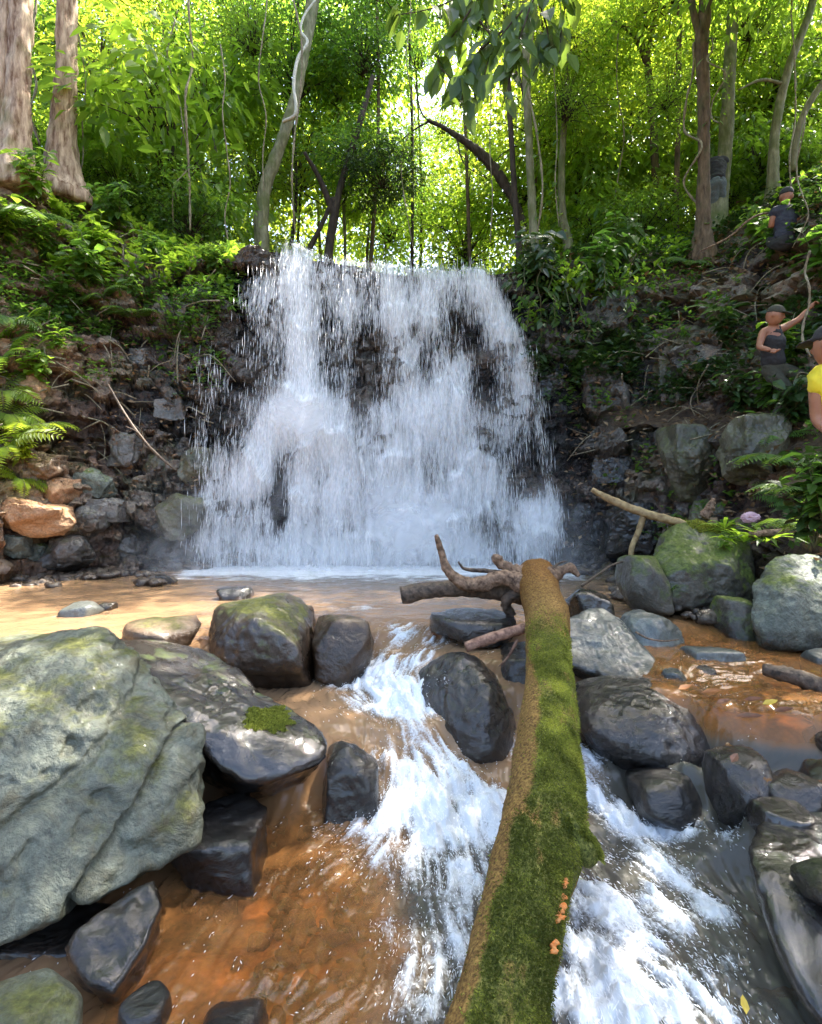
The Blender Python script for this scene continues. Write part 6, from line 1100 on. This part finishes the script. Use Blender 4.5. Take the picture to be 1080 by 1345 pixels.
# ------------------------------------------------------------------ hanging lianas and leafy creepers
def liana(label, px, Y, y0, y1, rad, mat, seed, sway=.12, leafy=0, leafm='mid', group=None):
    r = np.random.default_rng(seed); n = 7; py = np.linspace(y0, y1, n); pts = np.array([[*(P(px, v, Y) + np.array([r.normal(0, sway * .6), r.normal(0, .1), 0])), rad] for v in py]); s = spline(pts, 44); c = s[-1, :3]
    t = thing('liana', label, 'vine', tuple(c), 0, group); m = MB(); m.tube(s[:, :3] - c, s[:, 3] * (1 + .25 * np.sin(np.arange(44) * 1.3)), 6); m.build('stem', mat, t)
    if leafy:
        k = r.integers(0, 44, leafy); a = r.uniform(0, 6.28, leafy); d = np.stack([np.cos(a), np.sin(a), -.7 + r.normal(0, .2, leafy)], -1); L = r.uniform(.08, .16, leafy); lv = MB(); leaves(lv, s[k, :3] - c + r.normal(0, .05, (leafy, 3)), d, unit(np.array([0, -.5, .8]) + r.normal(0, .3, (leafy, 3))), L, L * .28, np.clip(r.normal(.5, .2, leafy), 0, 1), True); lv.build('leaves', LM[leafm], t, False)
    return t
for k, (px, Y, a, b, lf_n) in enumerate([(48, 9.5, -40, 190, 0), (112, 10, -40, 260, 14), (232, 10.6, 30, 300, 20), (252, 10.1, -40, 300, 0), (296, 10.2, 60, 330, 26), (345, 11, -40, 250, 0), (388, 11.2, -60, 300, 0), (538, 12.5, -40, 330, 0), (646, 11, -60, 320, 0), (705, 10.5, -60, 420, 18), (730, 10.8, -40, 300, 20), (812, 11.5, 40, 320, 14), (905, 9.7, 60, 270, 0), (940, 9.4, 40, 170, 10), (1045, 9.0, -40, 260, 0)]):
    liana('thin pale liana hanging through the trees above the gorge', px, Y, a, b, .012 + .008 * (k % 3 == 0), vine_m, 300 + k, leafy=lf_n, group='lianas hanging from the canopy')
for k, (px, a, b, n) in enumerate([(690, 345, 430, 30), (708, 350, 470, 36), (728, 345, 440, 40), (748, 350, 455, 40), (768, 345, 450, 44), (790, 345, 420, 36), (826, 340, 410, 36), (672, 342, 385, 20)]):
    h, nn = ray(px, (a + b) / 2); Yv = (h[1] if h is not None else 8.6) - .15; liana('leafy creeper trailing down the rock right of the waterfall', px, min(Yv, 8.6), a, b, .007, stem_m, 340 + k, .05, n, 'dark' if k % 2 else 'mid', 'creepers trailing right of the waterfall')
for k, (px, a, b) in enumerate([(108, 150, 330), (150, 330, 470), (200, 290, 420), (225, 290, 400), (292, 340, 420), (255, 330, 400)]):
    o_ = liana('bare dangling root on the left bank', px, 8, a, b, .008, vine_m, 360 + k, .05, 0, group='roots dangling down the left bank'); st_ = o_.children[0]; bpy.data.objects.remove(st_)
    pp = [ray(px + 5 * math.sin(v * .05 + k), v)[0] for v in np.linspace(a, b, 7)]; pp = np.array([q + [0, -.03 - .04 * math.sin(i_ * 1.1), 0] if 0 < i_ < 6 else q for i_, q in enumerate(pp) if q is not None]); o_.location = tuple(pp[-1]); m = MB(); m.tube(spline(pp, 40) - pp[-1], np.linspace(.011, .005, 40), 6); m.build('stem', vine_m, o_)
liana('pale rope-like vine hanging beside the person in yellow', 1060, 6.0, 330, 470, .012, vine_m, 380, .03); liana('thin vine beside the person in dark clothes', 1052, 7.2, 150, 320, .008, vine_m, 381, .04)
# white root winding round the leaning trunk
m = MB(); 
_lr = thing('liana', 'white twisting root coiled round the leaning trunk', 'vine', tuple(P(385, 170, 11.2))); s = spline(np.array([[*P(a, b, Y), r_] for a, b, Y, r_ in [(372, 160, 11.2, .035), (388, 150, 11.1, .035), (386, 110, 11.2, .035), (392, 75, 11.4, .035), (404, 55, 11.5, .03), (395, 40, 11.6, .03), (400, 20, 11.7, .025), (414, 0, 11.8, .02)]]), 60); m.tube(s[:, :3] - np.array(_lr.location), s[:, 3], 8); m.build('stem', bark_mat('white_root', (.35, .33, .27), (.6, .58, .5), zs=1), _lr)
# near dark bough drooping into the top of the picture
bo = thing('bough', 'dark leafy bough drooping into the top centre of the view', 'branch', tuple(P(640, -60, 5.2))); o0 = np.array(bo.location); r = np.random.default_rng(8); tb = MB(); lv = MB()
for k, (pp_, nl) in enumerate([([(860, -260, 5.4), (760, -60, 5.2), (690, 10, 5.1), (650, 60, 5.05), (630, 120, 5.0)], 46), ([(760, -60, 5.2), (640, -20, 5.2), (570, 10, 5.2), (520, 20, 5.2)], 44), ([(700, 0, 5.1), (680, 60, 5.0), (668, 110, 5.0), (660, 140, 5.0)], 30), ([(760, -60, 5.2), (740, 20, 5.3), (735, 70, 5.3)], 26), ([(640, -20, 5.2), (600, 40, 5.15), (575, 80, 5.1), (600, 110, 5.1)], 34), ([(660, 40, 5.05), (620, 80, 5.0), (605, 140, 5.0)], 30), ([(700, -20, 5.2), (720, 50, 5.15), (700, 100, 5.1)], 26)]):
    s = spline(np.array([P(*q) for q in pp_]), 30); tb.tube(s - o0, np.linspace(.022 if k == 0 else .011, .004, 30), 7); u = r.integers(8 if k == 0 else 3, 30, nl); a = r.uniform(0, 6.28, nl)
    d = np.stack([np.cos(a) * .7, np.sin(a) * .5, -.9 + r.normal(0, .3, nl)], -1); L = r.uniform(.13, .24, nl); leaves(lv, s[u] - o0 + r.normal(0, .04, (nl, 3)), d, unit(np.array([0, -.7, .6]) + r.normal(0, .45, (nl, 3))), L, L * .34, np.clip(r.normal(.55, .28, nl), 0, 1), True)
tb.build('twigs', barks['dark'], bo); lv.build('leaves', LM['bough'], bo, False)
# small things lying about
def dead_leaf(label, p, L, rz, c):
    r = np.random.default_rng(int(abs(p[0]) * 999)); mb = MB(); d = np.array([[math.cos(rz), math.sin(rz), .12]]); leaves(mb, np.array([[0, 0, 0.0]]) - d * L * .5, d, np.array([[.15, -.3, 1.0]]), [L], [L * .22], .5, True, droop=-.1)
    o = mb.build('fallen_leaf', c, None, False); o.location = tuple(p); return tag(o, label, 'leaf')
lo = plain_mat('orange_dead_leaf', (.40, .15, .04), .5, (.26, .09, .025), 30, .2); lr_ = plain_mat('red_brown_dead_leaf', (.17, .06, .03), .5, (.09, .035, .02), 30, .15); lp_ = plain_mat('pale_pink_scrap', (.78, .55, .60), .6, (.7, .46, .5), 20, .3); ly = plain_mat('yellow_dead_leaf', (.6, .45, .06), .5, (.5, .35, .05), 30, .25)
for k, (px, py, z, L, rz, c, lb) in enumerate([(900, 906, -.05, .14, .2, lo, 'orange dead leaf beside the pale triangular stone'), (935, 912, -.055, .17, -.2, lo, 'long orange dead leaf floating above the glossy black boulder'), (950, 925, -.055, .13, .15, lr_, 'red-brown leaf touching the long orange leaf'), (990, 922, -.06, .15, -.3, lr_, 'red-brown leaf in the middle of the leaf drift'), (1012, 926, -.06, .14, .1, ly, 'yellow leaf in the leaf drift'), (1030, 936, -.06, .15, -.15, lr_, 'red-brown leaf at the right end of the leaf drift'), (965, 1000, -.02, .11, .7, lr_, 'pinkish-brown leaf lying on the broken black rock'), (985, 945, -.06, .2, -.5, lr_, 'long thin brown leaf below the leaf drift'), (255, 822, .12, .11, 1.2, lr_, 'red-brown leaf caught by the moss-crowned boulder'), (978, 1325, -.58, .09, 1.2, ly, 'yellow leaf under water at the bottom right')]):
    q = PZ(px, py, z); dead_leaf(lb, q + [0, 0, .012], L * .7, rz, c)
sc_t = thing('scrap', 'pale pink crumpled scrap lying behind the mossy boulder', 'scrap', tuple(P(986, 680, 5.5)))
V_, F_ = ico(4); V_ = V_ * np.array([.075, .05, .045]) * (1 + .45 * ridged(V_ * 2.2, 3, 5))[:, None]; link('crumpled_sheet', np_mesh('crumpled_sheet', V_, [F_], False), lp_, sc_t)
# ------------------------------------------------------------------ people
def skin_verts(chains):
    """grow a surface round chains of (point, radius); returns verts, tris"""
    bm = bmesh.new(); sl = bm.verts.layers.skin.verify(); known = {}
    for ch in chains:
        prev = None
        for pt, rad in ch:
            key = tuple(np.round(pt, 4))
            if key not in known:
                v = bm.verts.new(pt); v[sl].radius = (rad, rad) if np.isscalar(rad) else rad; known[key] = v
                if len(known) == 1: v[sl].use_root = True
            v = known[key]
            if prev is not None and prev is not v and not bm.edges.get((prev, v)): bm.edges.new((prev, v))
            prev = v
    me = bpy.data.meshes.new('tmp'); bm.to_mesh(me); bm.free(); o = bpy.data.objects.new('tmp', me); C.objects.link(o)
    o.modifiers.new('s', 'SKIN').use_smooth_shade = True; s = o.modifiers.new('u', 'SUBSURF'); s.levels = 2; s.render_levels = 2
    dg = bpy.context.evaluated_depsgraph_get(); dg.update(); e = o.evaluated_get(dg); m = e.to_mesh(); m.calc_loop_triangles()
    V = np.array([v.co for v in m.vertices]); T = np.array([t.vertices for t in m.loop_triangles]); e.to_mesh_clear(); bpy.data.objects.remove(o); return V, T
def fuse(name, pieces, voxel, mat, parent, origin, smooth=3):
    Vs = []; Ts = []; b = 0
    for V, T in pieces: Vs.append(V); Ts.append(T + b); b += len(V)
    me = np_mesh('tmp', np.concatenate(Vs), [np.concatenate(Ts)]); o = bpy.data.objects.new('tmp', me); C.objects.link(o)
    r = o.modifiers.new('r', 'REMESH'); r.mode = 'VOXEL'; r.voxel_size = voxel; sm = o.modifiers.new('m', 'SMOOTH'); sm.factor = .5; sm.iterations = smooth
    dg = bpy.context.evaluated_depsgraph_get(); dg.update(); e = o.evaluated_get(dg); nm = bpy.data.meshes.new_from_object(e); bpy.data.objects.remove(o)
    n = len(nm.vertices); co = np.empty(n * 3, np.float32); nm.vertices.foreach_get('co', co); co = co.reshape(-1, 3) - np.array(origin, np.float32)
    if name in ('shirt', 'trousers'):
        cc = co - co.mean(0); rd = cc * np.array([1, 1, 0]); rd = rd / (np.linalg.norm(rd, axis=1)[:, None] + 1e-6); co = (co + rd * (.016 * ridged(co * np.array([7, 7, 13]) + co[:, [2, 2, 2]] * np.array([5, -4, 0]), 3, 5) - .004)[:, None]).astype(np.float32)
    nm.vertices.foreach_set('co', co.ravel()); nm.polygons.foreach_set('use_smooth', np.ones(len(nm.polygons), bool)); nm.materials.clear()
    return link(name, nm, mat, parent)
def head_piece(c, face, upv=(0, 0, 1), s=1.0):
    """a head with brow, nose, mouth, chin and ears, facing `face`"""
    V, T = ico(5); V = V.copy(); f = unit(np.array(face, float)); u = unit(np.array(upv, float)); rt = np.cross(f, u); rt = unit(rt); u = np.cross(rt, f)
    x, y, z = V[:, 0].copy(), V[:, 1].copy(), V[:, 2].copy()          # x right, y forward, z up
    X_ = x * .078; Y_ = y * .098; Z_ = z * .118
    low = np.clip(-z, 0, 1); X_ *= 1 - .28 * low ** 1.3; Y_ = Y_ + .012 * low * (y > 0); 
    g = lambda cx, cz, w, h: np.exp(-((x - cx) / w) ** 2 - ((z - cz) / h) ** 2) * (y > 0)
    Y_ += .030 * g(0, -.18, .13, .17) + .012 * g(0, .02, .10, .2) - .016 * (g(.38, .08, .18, .12) + g(-.38, .08, .18, .12)) + .008 * (g(0, .24, .5, .1)) + .010 * (g(0, -.52, .26, .05) + g(0, -.62, .22, .05)) - .006 * g(0, -.57, .28, .025) + .014 * g(0, -.86, .25, .14)
    Y_ += .006 * (g(.38, .06, .1, .06) + g(-.38, .06, .1, .06))
    W_ = np.array(c) + s * (X_[:, None] * rt + Y_[:, None] * f + Z_[:, None] * u); out = [(W_, T)]
    for sg_ in (1, -1):
        E = V * np.array([.012, .022, .034]); out.append((np.array(c) + s * ((E[:, :1] + sg_ * .078) * rt + (E[:, 1:2] - .01) * f + (E[:, 2:] - .005) * u), T))
    return out
def hand_chains(wrist, d, palm_n, s=1.0, curl=.5):
    """palm and five separate bent fingers"""
    d = unit(np.array(d, float)); pn = unit(np.array(palm_n, float)); sd = unit(np.cross(d, pn)); pn = np.cross(sd, d); w = np.array(wrist, float); ch = []
    pc = w + d * .05 * s; ch.append([(w, .026 * s), (pc, .034 * s), (w + d * .085 * s, .03 * s)])
    for k, (o_, L) in enumerate(((.030, .068), (.010, .078), (-.010, .072), (-.029, .056))):
        b = w + d * .088 * s + sd * o_ * s; a1 = b + (d * math.cos(curl * .6) + pn * math.sin(curl * .6)) * L * .45 * s; a2 = a1 + (d * math.cos(curl * 1.6) + pn * math.sin(curl * 1.6)) * L * .32 * s; a3 = a2 + (d * math.cos(curl * 2.4) + pn * math.sin(curl * 2.4)) * L * .25 * s
        ch.append([(b - d * .03 * s, .010 * s), (b, .0095 * s), (a1, .0088 * s), (a2, .008 * s), (a3, .007 * s)])
    b = w + d * .03 * s + sd * .03 * s; a1 = b + (d * .55 + sd * .7 + pn * .3) * .035 * s; a2 = a1 + (d * .8 + sd * .25 + pn * .5) * .032 * s; ch.append([(b, .012 * s), (a1, .0105 * s), (a2, .008 * s)]); return ch
def limb(pts, rs, n=3):
    out = []
    for k in range(len(pts) - 1):
        for q in range(n): t = q / n; out.append((np.array(pts[k]) * (1 - t) + np.array(pts[k + 1]) * t, rs[k] * (1 - t) + rs[k + 1] * t))
    out.append((np.array(pts[-1]), rs[-1])); return out
def person(label, J, face, mats, curlR=.9, curlL=1.0, cap=None, sleeves=False, shorts=False, hair=None, voxel=.011, palmR=(0, -1, 0), palmL=(0, -1, 0)):
    """J: joints in metres: pelvis chest neck head shR elR wrR shL elL wrL hipR knR anR toR hipL knL anL toL"""
    J = {k: np.array(v, float) for k, v in J.items()}; S = min(1.05, max(.75, float(np.linalg.norm(J['neck'] - J['pelvis'])) / .53)); org = (J['anR'] + J['anL']) / 2; t = thing('person', label, 'person', tuple(org))
    torso = limb([J['pelvis'], (J['pelvis'] + J['chest']) / 2, J['chest'], J['neck']], [.128 * S, .112 * S, .135 * S, .058 * S], 2) + [(J['neck'] * .35 + J['head'] * .65, .054 * S), (J['head'], .06 * S)]
    A = lambda s: limb([J['chest'] * .45 + J['neck'] * .55, J['sh' + s], J['el' + s], J['wr' + s]], [.08 * S, .056 * S, .041 * S, .028 * S], 2)
    G = lambda s: limb([J['pelvis'], J['hip' + s], J['kn' + s], J['an' + s]], [.118 * S, .088 * S, .058 * S, .04 * S], 2)
    ft = lambda s: [(J['an' + s], .042), (J['an' + s] * .5 + J['to' + s] * .5, .042), (J['to' + s], .032)]
    pcs = [skin_verts([torso])]
    for s in 'RL': pcs += [skin_verts([A(s)]), skin_verts([G(s)]), skin_verts([ft(s)])]
    pcs += head_piece(J['head'], face, s=S)
    for s, cu, pn in (('R', curlR, palmR), ('L', curlL, palmL)):
        for c in hand_chains(J['wr' + s], J['wr' + s] - J['el' + s], pn, S, cu): pcs.append(skin_verts([c]))
    fuse('body', pcs, voxel, mats['skin'], t, org)
    up = lambda ch, f=1.12, e=.006: [(p, r * f + e) for p, r in ch]
    top = [skin_verts([up(torso[:-3], 1.1, .01)]), skin_verts([[(J['shR'] * .66 + J['chest'] * .12 + J['neck'] * .22, .1 * S), (J['chest'] * .8 + J['neck'] * .2, .13 * S), (J['shL'] * .66 + J['chest'] * .12 + J['neck'] * .22, .1 * S)]])]
    for s in 'RL':
        a = A(s); top.append(skin_verts([up(a[:2 if not sleeves else 4], 1.12 if not sleeves else 1.3, .012)]))
    fuse('shirt', top, .014, mats['top'], t, org, 4)
    tr = [skin_verts([up([torso[0], torso[1]], 1.1)])]
    for s in 'RL': g = G(s); tr.append(skin_verts([up(g if not shorts else g[:5], 1.18, .008)]))
    fuse('trousers', tr, .014, mats['legs'], t, org, 4)
    sh = [skin_verts([[(p, r * 1.12 + .008) for p, r in ft(s)]]) for s in 'RL']; fuse('shoes', sh, .012, mats['shoes'], t, org, 2)
    f = unit(np.array(face, float)); rt = unit(np.cross(f, [0, 0, 1])); u = np.cross(rt, f); V, T = ico(4)
    if cap is not None:
        W_ = S * V * np.array([.083, .103, .095]); W_[:, 2] = np.maximum(W_[:, 2], -.012); c0 = J['head'] + u * .035 * S; p1 = (c0 + W_[:, :1] * rt + W_[:, 1:2] * f + W_[:, 2:] * u, T)
        B = S * V * np.array([.078, .085, .010]); B[:, 2] -= B[:, 1] * .18; p2 = (c0 + f * .115 * S + B[:, :1] * rt + B[:, 1:2] * f + B[:, 2:] * u, T); fuse('cap', [p1, p2], .008, cap, t, org, 2)
    if hair is not None:
        W_ = V * np.array([.086, .106, .115]); W_[:, 1] -= .014; W_[:, 2] += .02; low = (W_[:, 1] > .03) & (W_[:, 2] < .06); W_[low, 1] = np.minimum(W_[low, 1], .045); W_ *= (1 + .06 * fbm(V * 6, 2, 3))[:, None]; fuse('hair', [(J['head'] + W_[:, :1] * rt + W_[:, 1:2] * f + W_[:, 2:] * u, T)], .009, hair, t, org, 1)
    return t
skin_ = plain_mat('tanned_skin', (.34, .145, .075), .5, (.28, .115, .06), 12, .0); skin_d = plain_mat('brown_skin', (.36, .17, .09), .5, (.30, .13, .07), 12)
blackc = plain_mat('black_cloth', (.018, .017, .018), .85, (.03, .028, .028), 60); darkg = plain_mat('dark_olive_cloth', (.035, .034, .022), .9, (.055, .05, .032), 50); yel = plain_mat('yellow_jersey', (.80, .66, .03), .75, (.72, .60, .03), 40); navy = plain_mat('navy_cloth', (.02, .021, .035), .85, (.035, .035, .05), 50); greyb = plain_mat('pale_grey_cloth', (.13, .15, .155), .85, (.09, .11, .115), 40); shoe = plain_mat('dark_boot', (.03, .024, .02), .7); haird = plain_mat('dark_hair', (.012, .010, .009), .5, (.025, .02, .018), 90)
def mk(lbl, Y, jp, face, mats, **k):
    """joints given as (px, py, dY): scaled about the ground point so the feet stand on the slope"""
    sunk = Y is None
    if Y is None:
        h = ray((jp['anR'][0] + jp['anL'][0]) / 2, (jp['anR'][1] + jp['anL'][1]) / 2)[0]; Y = float(h[1]) - .12 if h is not None else 10.2
    J = {n: P(a, b, Y + d) for n, (a, b, d) in jp.items()}
    ex = min(J['hip' + s][2] - .80 - (drop(J['an' + s][0], J['an' + s][1])[0][2] + .09) for s in 'RL')
    if ex > 0 and sunk:
        for n in J: J[n] = J[n] - np.array([0, 0, ex])
    for s in 'RL':
        g, _ = drop(J['an' + s][0], J['an' + s][1]); J['an' + s][2] = g[2] + .09; mid = (J['hip' + s] + J['an' + s]) / 2; d = J['hip' + s] - J['an' + s]; L = np.linalg.norm(d); slack = math.sqrt(max(.0, .44 ** 2 - (L / 2) ** 2)); fw = unit(np.array([face[0], face[1], .2])); J['kn' + s] = mid + fw * min(slack, .3)
        J['to' + s] = J['an' + s] + unit(np.array([face[0], face[1], 0.0])) * .16 + np.array([0, 0, -.05])
    return person(lbl, J, face, mats, **k)
mk('man in a dark sleeveless shirt and cap climbing with one arm stretched to a vine', None, dict(pelvis=(1016, 483, 0), chest=(1015, 446, -.05), neck=(1016, 427, -.1), head=(1018, 414, -.16), shR=(1003, 435, -.06), elR=(997, 456, -.14), wrR=(1013, 460, -.3), shL=(1029, 431, -.02), elL=(1049, 420, -.08), wrL=(1062, 406, -.12), hipR=(1009, 486, 0), anR=(1008, 555, -.1), hipL=(1024, 486, 0), anL=(1026, 545, .1)), (.75, -.6, -.25), dict(skin=skin_, top=blackc, legs=darkg, shoes=shoe), cap=darkg, palmL=(0, -.3, -1))
mk('person in a bright yellow short-sleeved shirt cut by the right edge', 3.45, dict(pelvis=(1126, 592, 0), chest=(1108, 515, -.03), neck=(1100, 478, -.05), head=(1093, 452, -.08), shR=(1074, 494, .0), elR=(1074, 553, .02), wrR=(1108, 580, -.16), shL=(1145, 498, 0), elL=(1155, 560, -.05), wrL=(1128, 590, -.2), hipR=(1118, 596, 0), anR=(1122, 760, 0), hipL=(1142, 596, 0), anL=(1152, 760, .15)), (-.35, .9, 0), dict(skin=skin_d, top=yel, legs=navy, shoes=shoe), hair=haird, sleeves=True, cap=blackc, voxel=.009)
mk('person in dark clothes and cap seen from behind climbing the right slope', None, dict(pelvis=(1031, 318, 0), chest=(1031, 288, .06), neck=(1032, 271, .1), head=(1033, 258, .14), shR=(1045, 277, .05), elR=(1050, 300, .1), wrR=(1045, 292, .28), shL=(1018, 277, .05), elL=(1013, 298, .1), wrL=(1018, 288, .28), hipR=(1037, 320, 0), anR=(1038, 365, .05), hipL=(1025, 320, 0), anL=(1024, 360, .2)), (.15, .95, .1), dict(skin=skin_, top=navy, legs=blackc, shoes=shoe), cap=blackc, sleeves=True)
mk('person in a black shirt and pale trousers half hidden behind the dark-barked tree', None, dict(pelvis=(943, 226, 0), chest=(943, 205, .1), neck=(946, 194, .2), head=(950, 187, .27), shR=(953, 197, .12), elR=(957, 212, .2), wrR=(955, 220, .35), shL=(934, 198, .12), elL=(930, 212, .2), wrL=(934, 218, .35), hipR=(947, 228, 0), anR=(948, 262, .1), hipL=(938, 228, 0), anL=(937, 262, .2)), (.4, .9, 0), dict(skin=skin_, top=blackc, legs=greyb, shoes=shoe), hair=haird, sleeves=True)
